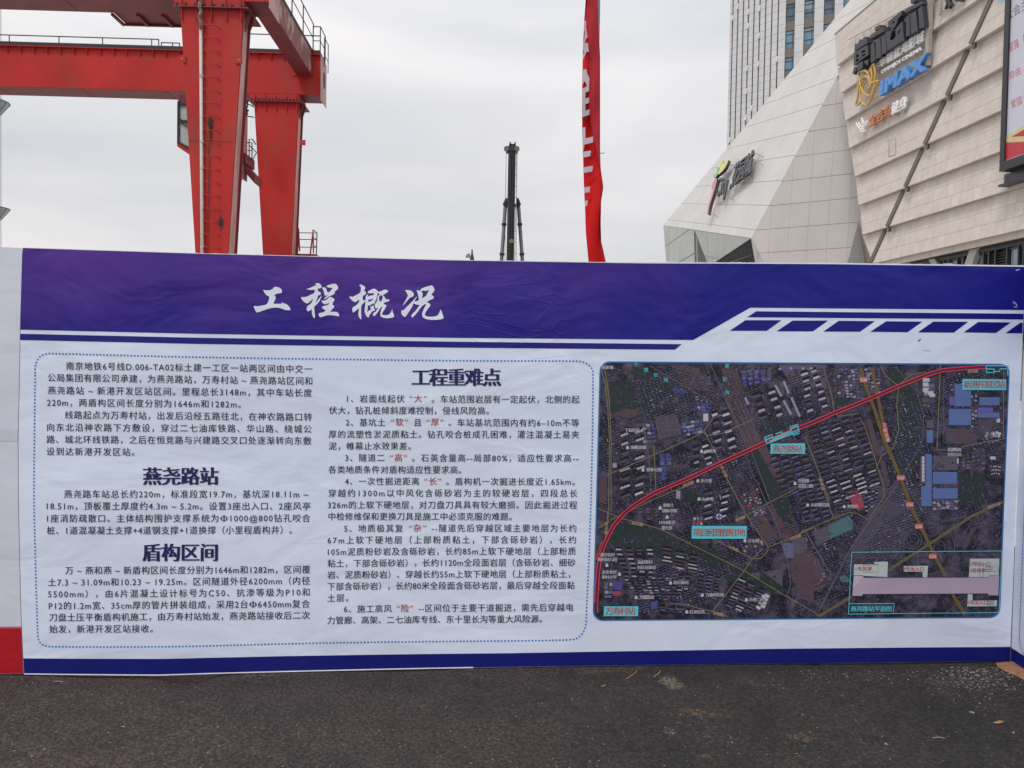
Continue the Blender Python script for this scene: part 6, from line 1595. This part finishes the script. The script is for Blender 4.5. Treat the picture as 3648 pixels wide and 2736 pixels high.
sign_text(s3, "健身", (3172, 412), (3226, 383), (3175, 369), .6, .15, SWH, fat=.07)
for pts in ("500,1240;510,1300;520,1350;515,1400", "445,1295;470,1340;500,1360;520,1345", "470,1290;490,1330;515,1335", "505,1245;530,1290;565,1270", "515,1310;540,1300;560,1285", "518,1330;545,1318;562,1300", "480,1370;505,1385;545,1375"):
    curve_tube(s3, Z4, P_(pts), .05, SWH, .6, 'bird_emblem')
for x in (650, 750, 880, 945):
    y = 1345 - (x - 650) * .58; mb = MB(); mb.tube([FPp(*Z4(x, y), .6), FPp(*Z4(x, y), .05)], .03, 4); mb.build('sign_bracket', SFR, s3)
s4 = thing('shop_sign', 'cut-off raised black sign at the top edge, left of the poster', 'sign', FPp(3390, -10, .4))
for pl_ in ("1915,0;1965,0;1960,60;1905,180;1940,60;1925,40", "1965,-60;2000,-60;2005,130;1985,170;1970,120", "1900,-30;2040,-90;2040,-60;1900,0", "2010,30;2045,110;2020,125;2000,60", "2090,-20;2190,-60;2190,20;2110,30", "2200,-80;2260,-90;2250,20;2210,40"):
    sign_prism(s4, CA, P_(pl_), .6, .2, SBK)
mb = MB(); mb.tube([FPp(*CA(1835, 240), .4), FPp(*CA(2212, 10), .4)], .045, 5); mb.build('sign_rail', SFR, s4)

# ------------------------------------------------------------------ poster billboard
C6 = lambda x, y: (3350 + x * .4221, y * .4221)
bb = thing('billboard', 'large black-framed poster with red characters and red ribbon on the mall wall', 'billboard', FPp(3600, 640, .8))
BO = 1.1
pbl = FPp(*C6(512, 1415), BO); ptl = FPp(*C6(478, -60), BO)
zb_ = FPp(*C6(545, 1392), BO).z; sL = SZ(pbl)[0]; sLt = SZ(ptl)[0]
sR_ = sL - 9.0; ztb = FPp(3552, -200, BO).z
FRM = mat('poster_frame', (.02, .021, .026), .4, var=.1)
PBL = mat('poster_white', (.52, .52, .60), .4, var=.03, vscale=.4); PSK = mat('poster_sky', (.22, .42, .60), .4, var=.2, vscale=.8); PRE = mat('poster_red', (.46, .025, .04), .4, var=.12, vscale=1.2); PYE = mat('poster_yellow', (.55, .48, .22), .4, var=.1); PTX = mat('poster_grey_ink', (.09, .09, .11), .5); PTR = mat('poster_red_ink', (.52, .07, .08), .5); PVI = mat('poster_violet', (.33, .25, .45), .4)
fbox(MBN(), sR_, sL, zb_ - .30, ztb + .3, .2, BO - .03).build('poster_box', FRM, bb)
def C6F(x, y, off): return FPp(*C6(x, y), off)
def flat(cv_pts, off, m_, name, ex=.004):
    p3 = [C6F(x, y, off) for x, y in cv_pts]; MBN().prism(p3, fnm * ex, back=False).build(name, m_, bb)
inL = SZ(C6F(553, 1362, BO))[0]; zi = C6F(553, 1362, BO).z
fbox(MBN(), sR_ + .3, inL, zi, ztb, BO - .029, BO).build('poster_sheet', PBL, bb)
for (a0, a1, z0, z1) in ((sR_, sL, zb_ - .3, zi - .01), (inL + .01, sL, zi - .01, ztb + .3), (sR_, sR_ + .28, zi - .01, ztb + .3)):
    fbox(MBN(), a0, a1, z0, z1, BO - .028, BO + .10).build('frame_bar', FRM, bb)
flat([(500, 0), (500, -70), (600, -70), (560, 0), (520, 25), (505, 30)], BO + .002, PSK, 'poster_sky_patch')
flat([(545, 1160), (720, 1050), (720, 1085), (600, 1158), (712, 1150), (712, 1195), (545, 1200)], BO + .003, PYE, 'poster_ribbon_edge')
flat([(600, 1155), (720, 1085), (720, 1148)], BO + .006, PRE, 'poster_ribbon'); flat([(547, 1203), (712, 1197), (722, 1290), (551, 1352)], BO + .004, PRE, 'poster_ribbon'); flat([(551, 1352), (722, 1290), (722, 1302), (552, 1360)], BO + .007, PVI, 'poster_ribbon_hem')
def poster_text(t, bl_, br_, tl_, m_, bold=.0):
    bold = 0
    o = C6F(*bl_, BO + .004); u = C6F(*br_, BO + .004) - o; v = C6F(*tl_, BO + .004) - o; u.z = u.z * 0; 
    vs_, fs_ = text_geo(t, 1.0, bold); bx = bbox(vs_)
    # shear like brush script
    mb = MB(); mb.v = [o + u * ((x - bx[0]) / (bx[1] - bx[0])) + v * ((y - bx[2]) / (bx[3] - bx[2])) for x, y in vs_]; mb.f = [list(f) for f in fs_]; mb.m = [0] * len(fs_)
    orient(mb, fnm); mb.build('poster_text', m_, bb)
ul = 0
poster_text("社会主义", (558, 180), (812, 20), (548, 95), PTX, .01)
poster_text("富强", (580, 445), (668, 375), (570, 370), PTR, .035); poster_text("民主", (700, 355), (790, 290), (695, 290), PTR, .035)
poster_text("自由", (588, 672), (678, 628), (582, 605), PTR, .035); poster_text("平等", (705, 620), (795, 575), (700, 560), PTR, .035)
poster_text("爱国", (600, 918), (690, 870), (592, 850), PTR, .035); poster_text("敬业", (705, 860), (795, 815), (700, 800), PTR, .035)
# dark lower box under the poster
zz1 = FPp(*C6(506, 1578), .75).z; sq = SZ(FPp(*C6(506, 1578), .75))[0]
fbox(MBN(), sR_, sq, zz1 + .12, zb_ - .31, .2, .55).build('lower_box', DKMET, bb)
fbox(MBN(), sR_, sq + .05, zz1, zz1 + .11, .1, .85).build('lower_ledge', DKMET, bb)
for k in range(6): fbox(MBN(), sq - .55 - k * 1.25 - 1.1, sq - .55 - k * 1.25, zz1 + .2, zb_ - .5, .56, .6).build('lower_panel', mat('panel_grey', (.06, .065, .075), .35), bb)

# ================================================================== FACETED ENTRANCE BUILDING
BD = 70.0
def pxd(px, py, d): return at(px, py, d)
Bp = at(2676, 848, BD)
dd1 = ray(1807, 714).normalized(); tt = Vector((.42, .30, 1)).normalized(); n1 = dd1.cross(tt).normalized()
if n1.dot(CAM - Bp) < 0: n1 = -n1
H1 = lambda x, y: hit(x, y, Bp, n1)
fac = thing('faceted_building', 'pale metal faceted building with a leaf logo sign, left of the beige mall', 'building', (Bp.x, Bp.y, 0))
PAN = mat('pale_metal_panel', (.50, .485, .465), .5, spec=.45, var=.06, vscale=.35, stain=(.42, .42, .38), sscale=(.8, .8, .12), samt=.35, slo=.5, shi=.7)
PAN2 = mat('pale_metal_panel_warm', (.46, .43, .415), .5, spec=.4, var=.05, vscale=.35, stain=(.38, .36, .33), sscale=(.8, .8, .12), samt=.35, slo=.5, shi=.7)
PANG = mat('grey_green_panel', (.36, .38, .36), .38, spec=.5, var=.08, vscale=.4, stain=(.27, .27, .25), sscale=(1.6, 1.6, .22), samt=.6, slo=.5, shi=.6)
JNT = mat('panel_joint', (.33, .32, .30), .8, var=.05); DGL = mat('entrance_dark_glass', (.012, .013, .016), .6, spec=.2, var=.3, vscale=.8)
def facet(pts, n, u, name, m_, du, dv_list=None, dv=3.0, cap=300, gapu=.012, gapv=.05, o=None, back=.25):
    """pts: coplanar polygon; u: row direction; rows advance along v"""
    u = u.normalized(); v = n.cross(u).normalized(); v = v if v.z > 0 else -v
    o = o or pts[0]
    body_ = MBN(); body_.prism([p - n * .03 for p in pts], n * -back); fo = body_.build(name, JNT, fac)
    us_ = [(p - o).dot(u) for p in pts]; vs__ = [(p - o).dot(v) for p in pts]
    a0 = math.floor(min(us_) / du) * du; U = []; x = a0
    while x < max(us_) + du: U.append(x); x += du
    if dv_list: V = dv_list
    else:
        V = []; y = math.floor(min(vs__) / dv) * dv
        while y < max(vs__) + dv: V.append(y); y += dv
    panelize(fo, [p - n * .03 for p in pts], o - n * .03, u, v, n, U, V, gapu, gapv, .03, m_, cap=cap, pxmin=60)
    return fo
# spacing of the rows from the seams seen on the ridge
v1 = n1.cross(dd1).normalized(); v1 = v1 if v1.z > 0 else -v1
seam = [H1(2300 + x * .6094, y * .6094) for x, y in ((650, 1345), (715, 1210), (780, 1072), (862, 930), (937, 780), (1022, 622), (1118, 452))]
vals = [(p - Bp).dot(v1) for p in seam]; print('seam v', [round(a, 2) for a in vals])
dvs = (vals[-1] - vals[0]) / 6
Vl = [vals[0] + dvs * k for k in range(-4, 16)]
A_ = H1(2363, 802); T1 = H1(3060, -38); T2 = H1(3300, -400); R_ = H1(2981, 275); B_ = Bp
P1poly = [A_, B_, R_, H1(3170, -60), T1]
print('P1 z', n1, 'n2z?');print('P1 depths', [round(p.y, 1) for p in P1poly])
# keep convex: A, B, R, top right, top left
facet(P1poly, n1, dd1, 'main_facet', PAN, 1.25, dv_list=Vl, cap=290, gapv=.022, gapu=.008, o=Bp)
# right facet: B, R and a point behind the mall's edge
C_ = at(3100, 950, 64.0)
n2 = (R_ - B_).cross(C_ - B_).normalized(); n2 = n2 if n2.dot(CAM - B_) > 0 else -n2
H2 = lambda x, y: hit(x, y, B_, n2); print('n2', n2, 'mall edge Y', FQ(tls[0], 0).y, FQ(ss_[8], 0).y)
su = (H2(2997, 364.6) - H2(2924.6, 376)).normalized()
q1 = H2(2872, 476); q2 = H2(3011, 456); su = (q2 - q1).normalized(); v2 = n2.cross(su).normalized(); v2 = v2 if v2.z > 0 else -v2
vv2 = [(H2(2300 + x * .6094, y * .6094) - B_).dot(v2) for x, y in ((650, 1345), (1022, 622))]
d2 = (vv2[1] - vv2[0]) / 5
Vl2 = [vv2[0] + d2 * k for k in range(-6, 12)]
E_ = H2(3115, 1010); E2 = H2(2700, 1010); E3 = H2(3005, 320); E4 = H2(3080, 280)
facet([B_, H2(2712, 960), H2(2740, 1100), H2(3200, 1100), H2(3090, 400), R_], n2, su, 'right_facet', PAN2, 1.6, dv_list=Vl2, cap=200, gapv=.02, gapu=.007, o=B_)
# dark triangle low right
C7 = lambda x, y: (2340 + x * .208, 740 + y * .208)
def offp(px, py, d): return at(px, py, d)
tri_ = [H2(3062, 797) + n2 * .25, H2(3021, 950) + n2 * .25, H2(2990, 1060) + n2 * .25, H2(3110, 1060) + n2 * .25, H2(3088, 950) + n2 * .25]
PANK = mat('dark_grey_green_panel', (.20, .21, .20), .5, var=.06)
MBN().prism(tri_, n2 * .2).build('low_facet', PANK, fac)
# left wall under the main facet
K_ = at(2474, 820, (H1(2474, 820)).y - .0); K_ = H1(2474, 820)
Aw = A_; wdn = (at(2374, 938, A_.y) - A_)
# make a vertical-ish wall plane through A_, K_ and straight below
nA = (K_ - A_).cross(Vector((-.02, 0, -1))).normalized(); nA = nA if nA.dot(CAM - A_) > 0 else -nA
HA = lambda x, y: hit(x, y, A_, nA)
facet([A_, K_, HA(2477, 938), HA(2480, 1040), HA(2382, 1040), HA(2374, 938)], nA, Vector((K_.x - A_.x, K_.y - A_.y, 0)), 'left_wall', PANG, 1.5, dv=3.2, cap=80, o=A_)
# recessed folds and dark glass under the edge K - B
Q1 = at(2521, 940, K_.y + 2.5)
nK = (Q1 - K_).cross(HA(2477, 938) - K_).normalized(); 
MBN().prism([K_ - nA * .02, HA(2477, 938) - nA * .02, at(2480, 1040, K_.y + .3), at(2560, 1040, K_.y + 2.7), Q1], nA * -.15).build('fold_facet', PANK, fac)
B0 = B_ - Vector((.0, .05, .02)); W2b = at(2540, 939, (K_.y + B_.y) / 2 + 3.5)
n3 = (B_ - K_).cross(W2b - K_).normalized(); n3 = n3 if n3.dot(CAM - B_) > 0 else -n3
H3 = lambda x, y: hit(x, y, K_, n3)
facet([K_, B_, H3(*C7(960, 955)), H3(*C7(870, 955))], n3, (B_ - K_), 'inner_facet', PANG, 1.9, dv=2.6, cap=80, o=K_)
G1 = H3(*C7(960, 955)); G2 = at(*C7(1690, 935), B_.y + 1.2)
dg = [B_ - n3 * .0, G1, at(*C7(900, 1300), G1.y + 1), at(*C7(1760, 1300), B_.y + 1.6), G2]
ng = (G1 - B_).cross(G2 - B_).normalized()
MBN().prism([p + (p - CAM).normalized() * .4 for p in dg], Vector((0, .3, 0))).build('entrance_glass', DGL, fac)
for k in range(9):
    a = at(*C7(1140 + k * 62, 880 - k * 38 + 10), B_.y + .9); b = at(*C7(1140 + k * 66, 1250), B_.y + .9); mb = MB(); mb.tube([a, b], .05, 4); mb.build('glazing_bar', mat('glazing_bar', (.045, .047, .05), .5), fac)
a = at(*C7(1140, 985), B_.y + .8); b = at(*C7(1672, 800), B_.y + .8); mb = MB(); mb.tube([a, b], .06, 4); mb.build('glazing_bar', MATS['glazing_bar'], fac)
sl_ = [B_ + n2 * .03, H2(*C7(1690, 935)) + n2 * .05, H2(*C7(1700, 1200)) + n2 * .05, H2(*C7(1900, 1200)) + n2 * .05, H2(*C7(1830, 960)) + n2 * .05]
MBN().prism(sl_, n2 * .06).build('edge_facet', PANG, fac)

# glazed ground storeys under the folded shell, set back from it
back_ = Vector((.55, .83, 0))
fp = [Vector((A_.x, A_.y, 0)) + Vector((5, -3, 0)), Vector((B_.x, B_.y, 0)) + Vector((2.2, 3.5, 0)), Vector((FQ(ss_[8], 0).x - 2, B_.y + 1.5, 0)), Vector((FQ(ss_[8], 0).x + 8, A_.y, 0))]
gfb = MBN().prism(fp, Vector((0, 0, 9.0))).build('ground_storey', DGL, fac)
for k in range(1, 24):
    p = fp[0].lerp(fp[1], k / 24); q_ = (fp[1] - fp[0]).normalized(); nn_ = Vector((q_.y, -q_.x, 0)); nn_ = nn_ if nn_.dot(CAM - p) > 0 else -nn_
    MB().tube([p + nn_ * .05, p + nn_ * .05 + Vector((0, 0, 9))], .07, 4).build('mullion', DKMET, gfb)
# leaf and city sign on the main facet
cs = thing('mall_logo_sign', 'black letters with pink stem, green and yellow leaves on the faceted building', 'sign', H1(2600, 700))
CS = lambda x, y: (2500 + x * .1688, 500 + y * .1688)
H1o = lambda x, y, o_: hit(x, y, Bp + n1 * o_, n1)
RETM = mat('sign_dark_return', (.05, .02, .03), .5)
def c_prism(pts, m_, name, off=1.0, th=.35, sm=2):
    pts = smooth_poly(P_(pts), sm); p3 = [H1o(*CS(*p), off) for p in pts]
    MBN().prism([p - n1 * th for p in p3], n1 * (th - .02)).build(name + '_return', RETM, cs); MBN().prism([p - n1 * .018 for p in p3], n1 * .018).build(name, m_, cs)
c_prism("285,808;318,802;318,840;292,950;262,1060;228,1180;172,1350;130,1560;112,1555;128,1430;165,1290;222,1100;246,1010;222,1025;208,990;222,925;252,850", mat('sign_pink', (.42, .17, .23), .45), 'pink_stem')
c_prism("345,560;362,580;345,640;330,720;290,780;245,780;235,740;265,705;300,690;310,620;325,570", mat('sign_green', (.20, .44, .22), .45), 'green_leaf')
c_prism("410,440;440,435;448,470;440,520;470,460;540,405;555,420;520,520;460,620;350,725;345,680;370,600;385,520", mat('sign_yellow', (.50, .50, .16), .45), 'yellow_leaf')
SG2 = mat('sign_charcoal', (.04, .043, .05), .45, var=.1)
def c_text(t, bl_, br_, tl_, off=.8, th=.2, bold=0, name='sign_letter'):
    o = H1o(*CS(*bl_), off); u = H1o(*CS(*br_), off) - o; v = H1o(*CS(*tl_), off) - o
    vs_, fs_ = text_geo(t, 1.0, bold); bx = bbox(vs_); mb = MBN(); n_ = len(vs_)
    P = lambda x, y, d: o + u * ((x - bx[0]) / (bx[1] - bx[0])) + v * ((y - bx[2]) / (bx[3] - bx[2])) + n1 * d
    mb.v = [P(x, y, 0) for x, y in vs_] + [P(x, y, -th) for x, y in vs_]; ed = {}
    for f in fs_:
        mb.f.append(list(f)); mb.m.append(0); mb.f.append([i + n_ for i in f][::-1]); mb.m.append(0)
        for a, b in zip(f, f[1:] + f[:1]): ed[(a, b)] = 1
    for (a, b) in ed:
        if (b, a) not in ed: mb.f.append([a, b, b + n_, a + n_]); mb.m.append(0)
    uu = u.normalized() * (u.length / len(t) * .07) + n1 * .004
    base = [x.copy() for x in mb.v]; k0 = len(mb.v); nf = len(mb.f); mb.v += [x + uu for x in base]
    for f in mb.f[:nf]: mb.f.append([i + k0 for i in f]); mb.m.append(0)
    mb.build(name, SG2, cs)
c_text("City", (262, 1330), (500, 1215), (330, 820)); c_text("·", (572, 1035), (592, 1020), (590, 935)); c_text("花园城", (600, 1000), (1010, 700), (690, 500))
for x, y in ((180, 1530), (520, 1180), (1130, 265), (1120, 430), (545, 480)):
    a = H1o(*CS(x, y), .9); mb = MB(); mb.tube([a, a - n1 * .9], .04, 5); mb.build('sign_bracket', SFR, cs)

# ================================================================== TOWER
TD = 118.0
tc_ = at(2796, 100, TD); TC = Vector((tc_.x, tc_.y, 0))
dl = Vector((-.873, 1, 0)).normalized(); dr_ = Vector((1.76, -1, 0)).normalized()
tow = thing('tower_block', 'tall pale tower with dark vertical slots and blue windows, behind the faceted building', 'building', (TC.x, TC.y, 0))
TWm = mat('tower_white_panel', (.56, .56, .57), .55, var=.05, vscale=.5); TDK = mat('tower_slot_dark', (.075, .075, .085), .5, var=.2); TBR = mat('tower_brick', (.17, .145, .135), .8, var=.2, vscale=8); TGL = mat('tower_glass', (.10, .20, .28), .08, spec=.9, var=.5, vscale=.35); TFR = mat('tower_window_frame', (.05, .06, .07), .5)
TGL2 = mat('tower_glass_dark', (.05, .09, .14), .06, spec=.9, var=.5, vscale=.5); TBL = mat('window_blind', (.22, .28, .33), .5)
nl = Vector((dl.y, -dl.x, 0)); nl = nl if nl.dot(CAM - TC) > 0 else -nl
nr_ = Vector((dr_.y, -dr_.x, 0)); nr_ = nr_ if nr_.dot(CAM - TC) > 0 else -nr_
HT = lambda px, py: hit(px, py, TC, nl)
TH = 78.0; LWf = (HT(2604, 0) - TC).dot(dl)
def TL(a, z, o=0): return TC + dl * a + Vector((0, 0, z)) + nl * o
def TR(a, z, o=0): return TC + dr_ * a + Vector((0, 0, z)) + nr_ * o
def tbox(F_, a0, a1, z0, z1, o0, o1): return MBN().hexa([F_(a0, z0, o0), F_(a1, z0, o0), F_(a1, z0, o1), F_(a0, z0, o1), F_(a0, z1, o0), F_(a1, z1, o0), F_(a1, z1, o1), F_(a0, z1, o1)])
core = MBN(); core.hexa([TL(LWf, 0, -.35), TC - nl * .35 - nr_ * .35, TR(24, 0, -.35), TR(24, 0, -.35) + dl * LWf, TL(LWf, TH, -.35), TC - nl * .35 - nr_ * .35 + Vector((0, 0, TH)), TR(24, TH, -.35), TR(24, TH, -.35) + dl * LWf + Vector((0, 0, 0))]); core.build('tower_core', TDK, tow)
FHh = 93 / FPX * TD * math.sqrt(1)     # storey height
slots = [2612, 2630, 2649.5, 2668, 2687.6, 2708, 2729, 2751, 2774]
sp = [(HT(x, 0) - TC).dot(dl) for x in slots]
edges_ = [LWf + .1] + sum([[s + .10, s - .10] for s in sp], []) + [0.0]
zbase = 6.0
FSL = FHh * 25 / 93 * 1.05 * 2.0
for k in range(0, len(edges_), 2):
    a1_, a0_ = edges_[k], edges_[k + 1]
    f = tbox(TL, a0_, a1_, zbase, TH, -.34, -.03).build('fin', JNT, tow)
    z = 20.0
    while z < TH:
        if z + 1.0 < 62: tbox(TL, a0_, a1_, z + .02, min(TH, z + FSL * .5) - .02, -.03, 0).build('fin_panel', TWm, f) if z > 26 else None
        z += FSL * .5
    tbox(TL, a0_, a1_, zbase, 26, -.03, 0).build('fin_panel', TWm, f) if False else None
    tbox(TL, a0_, a1_, zbase, z0f if False else 20.0, -.03, 0).build('fin_panel', TWm, f)
# small open vents in the slots
rv = random.Random(3)
for s in sp:
    for z in range(26, 62, 2):
        if rv.random() < .16:
            zz_ = z + rv.random(); mb = MBN(); mb.hexa([TL(s - .1, zz_, -.05), TL(s + .1, zz_, -.05), TL(s + .1, zz_, .35), TL(s - .1, zz_, .35), TL(s - .1, zz_ + .7, -.05), TL(s + .1, zz_ + .7, -.05), TL(s + .1, zz_ + .9, -.02), TL(s - .1, zz_ + .9, -.02)]); mb.build('open_vent', TWm, tow)
# right face: pale piers, brick spandrels, windows
HR = lambda px, py: hit(px, py, TC, nr_)
wcols = [(710, 808), (903, 1013), (1110, 1225), (1315, 1440)]
wc = [tuple((HR(2560 + x * .3376, 40) - TC).dot(dr_) for x in w_) for w_ in wcols]
last = 0.0; 
zW = HR(2560 + 760 * .3376, 600 * .3376).z      # head of the lowest visible window in the first column
for (a0, a1) in wc + [(wc[-1][1] + 1.8, wc[-1][1] + 5)]:
    pr = tbox(TR, last, a0, zbase, TH, -.34, -.03).build('pier', JNT, tow)
    z = 24.0
    while z < 62:
        tbox(TR, last, a0, z + .02, z + FHh * .5 - .02, -.03, 0).build('pier_panel', TWm, pr); z += FHh * .5
    last = a1
for ci, (a0, a1) in enumerate(wc):
    for k in range(-4, 8):
        zh = zW + k * FHh; zl = zh - FHh * .66
        if zh > TH or zl < 8: continue
        tbox(TR, a0, a1, zl - FHh * .34, zl, -.3, -.10).build('brick_spandrel', TBR, tow)
        wv = tbox(TR, a0 + .05, a1 - .05, zl + .05, zh - .05, -.3, -.22).build('window', rv.choice((TGL, TGL, TGL2)), tow)
        if rv.random() < .45:
            bh_ = rv.uniform(.25, 1.3); am = (a0 + a1) / 2 + .38; b0_, b1_ = rv.choice(((a0 + .08, am), (am, a1 - .08), (a0 + .08, a1 - .08)))
            tbox(TR, b0_, b1_, zh - .1 - bh_, zh - .1, -.219, -.212).build('blind', TBL, wv)
        for (b0, b1, z0, z1) in ((a0, a1, zl, zl + .06), (a0, a1, zh - .06, zh), (a0, a0 + .06, zl, zh), (a1 - .06, a1, zl, zh), ((a0 + a1) / 2 + .35, (a0 + a1) / 2 + .43, zl, zh), (a0, a1, zl + .75, zl + .83), (a0, a1, zh - .55, zh - .48)):
            tbox(TR, b0, b1, z0, z1, -.21, -.14).build('window_frame', TFR, wv)

# ================================================================== warning lamp just showing over the hoarding
VY = 11.0
vc = at(3378, 944, VY)
lamp = thing('warning_lamp', 'grey rounded lamp head with a red end, barely showing above the hoarding at the right', 'lamp', (vc.x, VY, 0))
rz = at(3378, 936.5, VY).z; hw = (at(3398, 944, VY).x - at(3358, 944, VY).x) / 2
VG = mat('lamp_grey', (.16, .16, .16), .4, coat=.3); VR = mat('lamp_red', (.45, .07, .04), .4)
mb = MB(); mb.tube([Vector((vc.x, VY, .02)), Vector((vc.x, VY, rz - .08))], .03, 10); mb.build('pole', RAILM, lamp, smooth=True)
mb = MBN(); mb.box((vc.x - .12, VY - .12, 0), (vc.x + .12, VY + .12, .03)); mb.build('base_plate', RAILM, lamp)
mb = MB(); mb.tube([Vector((vc.x - hw * 1.1, VY, rz - .07)), Vector((vc.x - hw * .85, VY, rz - .055)), Vector((vc.x + hw * .5, VY, rz - .055))], .035, 14, r2=.055); mb.build('lamp_housing', VG, lamp, smooth=True)
mb = MB(); mb.tube([Vector((vc.x + hw * .51, VY, rz - .055)), Vector((vc.x + hw * .9, VY, rz - .058)), Vector((vc.x + hw * 1.15, VY, rz - .065))], .052, 14, r2=.025); mb.build('lamp_lens', VR, lamp, smooth=True)

# ================================================================== loose things on the asphalt
def gpt(px, py):
    d = ray(px, py); z = GZ
    for _ in range(8):
        p = CAM + d * ((z - EYE) / d.z); z = ground_z(p.x, p.y)
    return p
STN = mat('pale_stone', (.20, .185, .17), .85, var=.5, vscale=40); LEAFM = mat('dry_leaf', (.24, .14, .075), .8, var=.3, vscale=60); TWG = mat('dry_straw', (.30, .22, .14), .8, var=.2)
Z8 = lambda x, y: (2700 + x * .4286, 2200 + y * .4286)
def stone(mb, p, r, rn):
    sx, sy, sz2 = r * rn.uniform(.8, 1.5), r * rn.uniform(.7, 1.1), r * rn.uniform(.35, .7); a = rn.random() * 3.14; k = len(mb.v)
    ca_, sa_ = math.cos(a), math.sin(a)
    for (x, y, z) in ((1, 0, 0), (.3, .9, .1), (-.8, .6, 0), (-.9, -.5, .1), (.2, -1, 0), (.3, .3, 1), (-.4, -.2, .9)):
        x *= sx * rn.uniform(.8, 1.2); y *= sy * rn.uniform(.8, 1.2); z *= sz2; mb.v.append(p + Vector((x * ca_ - y * sa_, x * sa_ + y * ca_, z)))
    for f in ((0, 1, 5), (1, 2, 5), (2, 6, 5), (2, 3, 6), (3, 4, 6), (4, 0, 5), (4, 5, 6)): mb.f.append([k + i for i in f]); mb.m.append(0)
rs_ = random.Random(5)
mb = MB()
for k in range(1000):
    zone = rs_.random()
    if zone < .35: px, py = rs_.gauss(3500, 90), 2375 + abs(rs_.gauss(0, 45))
    elif zone < .55: px, py = rs_.uniform(2700, 3500), 2385 + abs(rs_.gauss(0, 30))
    else: px, py = rs_.uniform(-50, 3700), rs_.uniform(2410, 2760)
    if py < interp(BOT, px) + 9 or px > 3700: continue
    p = gpt(px, py)
    if (p - F0).dot(fn) < .02 and p.y > F0.y - 1.1: continue
    stone(mb, p, rs_.choice((.002, .0025, .003, .004, .005)) * (.85 if zone > .35 else 1.15), rs_)
q = mb.build('gravel', STN, smooth=False); q['kind'] = 'stuff'
for i, (x, y, r, lab) in enumerate(((1778, 790, .011, 'pale round pebble on the dark asphalt, nearest the dried leaf'), (1065, 1052, .010, 'small buff pebble alone on the dark asphalt, right of the brown soil smear'), (2122, 957, .009, 'white pebble on the asphalt near the right edge, below the dried leaf'))):
    mb = MB(); stone(mb, gpt(*Z8(x, y)), r, rs_); mb.fixn = True; o = mb.build('pebble', STN, loc=gpt(*Z8(x, y))); tag(o, lab, 'pebble', 'pebbles lying on the asphalt')
c = gpt(*Z8(2003, 882)); mb = MB()
lf = [(-.028, .0), (-.012, .012), (.008, .014), (.028, .004), (.012, -.010), (-.010, -.010)]
k = len(mb.v); mb.v += [c + Vector((x, y, .004 + .012 * abs(y) * 50 * .02 + .006 * (x > 0))) for x, y in lf] + [c + Vector((0, 0, .012))]
for i in range(6): mb.f.append([i, (i + 1) % 6, 6]); mb.m.append(0)
o = mb.build('dried_leaf', LEAFM, loc=c); thick(o, .001); tag(o, 'single curled brown dried leaf on the asphalt at the lower right', 'leaf')
for (cv, a, b, lab) in ((Z8, (1450, 1008), (1550, 1010), 'thin pale straw on the asphalt, left of the dried leaf'), (lambda x, y: (x * .4521, 2200 + y * .4521), (955, 868), (985, 872), 'short tan straw on the brown asphalt, left of centre'), (lambda x, y: (x * .4521, 2200 + y * .4521), (425, 512), (495, 514), 'pale straw lying close to the foot of the hoarding at the left')):
    pa, pb_ = gpt(*cv(*a)), gpt(*cv(*b)); mb = MB(); mb.tube([pa + Vector((0, 0, .004)), (pa + pb_) / 2 + Vector((0, 0, .008)), pb_ + Vector((0, 0, .004))], .0022, 5)
    o = mb.build('straw', TWG, loc=pa); tag(o, lab, 'straw', 'straws on the asphalt')

MYE = mat('yellow_paint', (.50, .34, .05), .7, var=.2)
Zy = lambda x, y: (1800 + x * .8354, 2200 + y * .8354)
for (a, b, lab) in (((515, 262), (562, 228), 'thin yellow paint stroke on the asphalt near the hoarding, the longer left one'), ((632, 255), (662, 228), 'thin yellow paint stroke on the asphalt near the hoarding, the right one'), ((410, 296), (424, 288), 'tiny yellow fleck on the asphalt in front of the left yellow stroke')):
    pa, pb_ = gpt(*Zy(*a)), gpt(*Zy(*b)); mb = MB(); mb.tube([pa + Vector((0, 0, .003)), (pa + pb_) / 2 + Vector((.01, 0, .004)), pb_ + Vector((0, 0, .003))], .0016, 4)
    o = mb.build('paint_mark', MYE, loc=pa); tag(o, lab, 'paint mark', 'yellow paint marks on the asphalt')
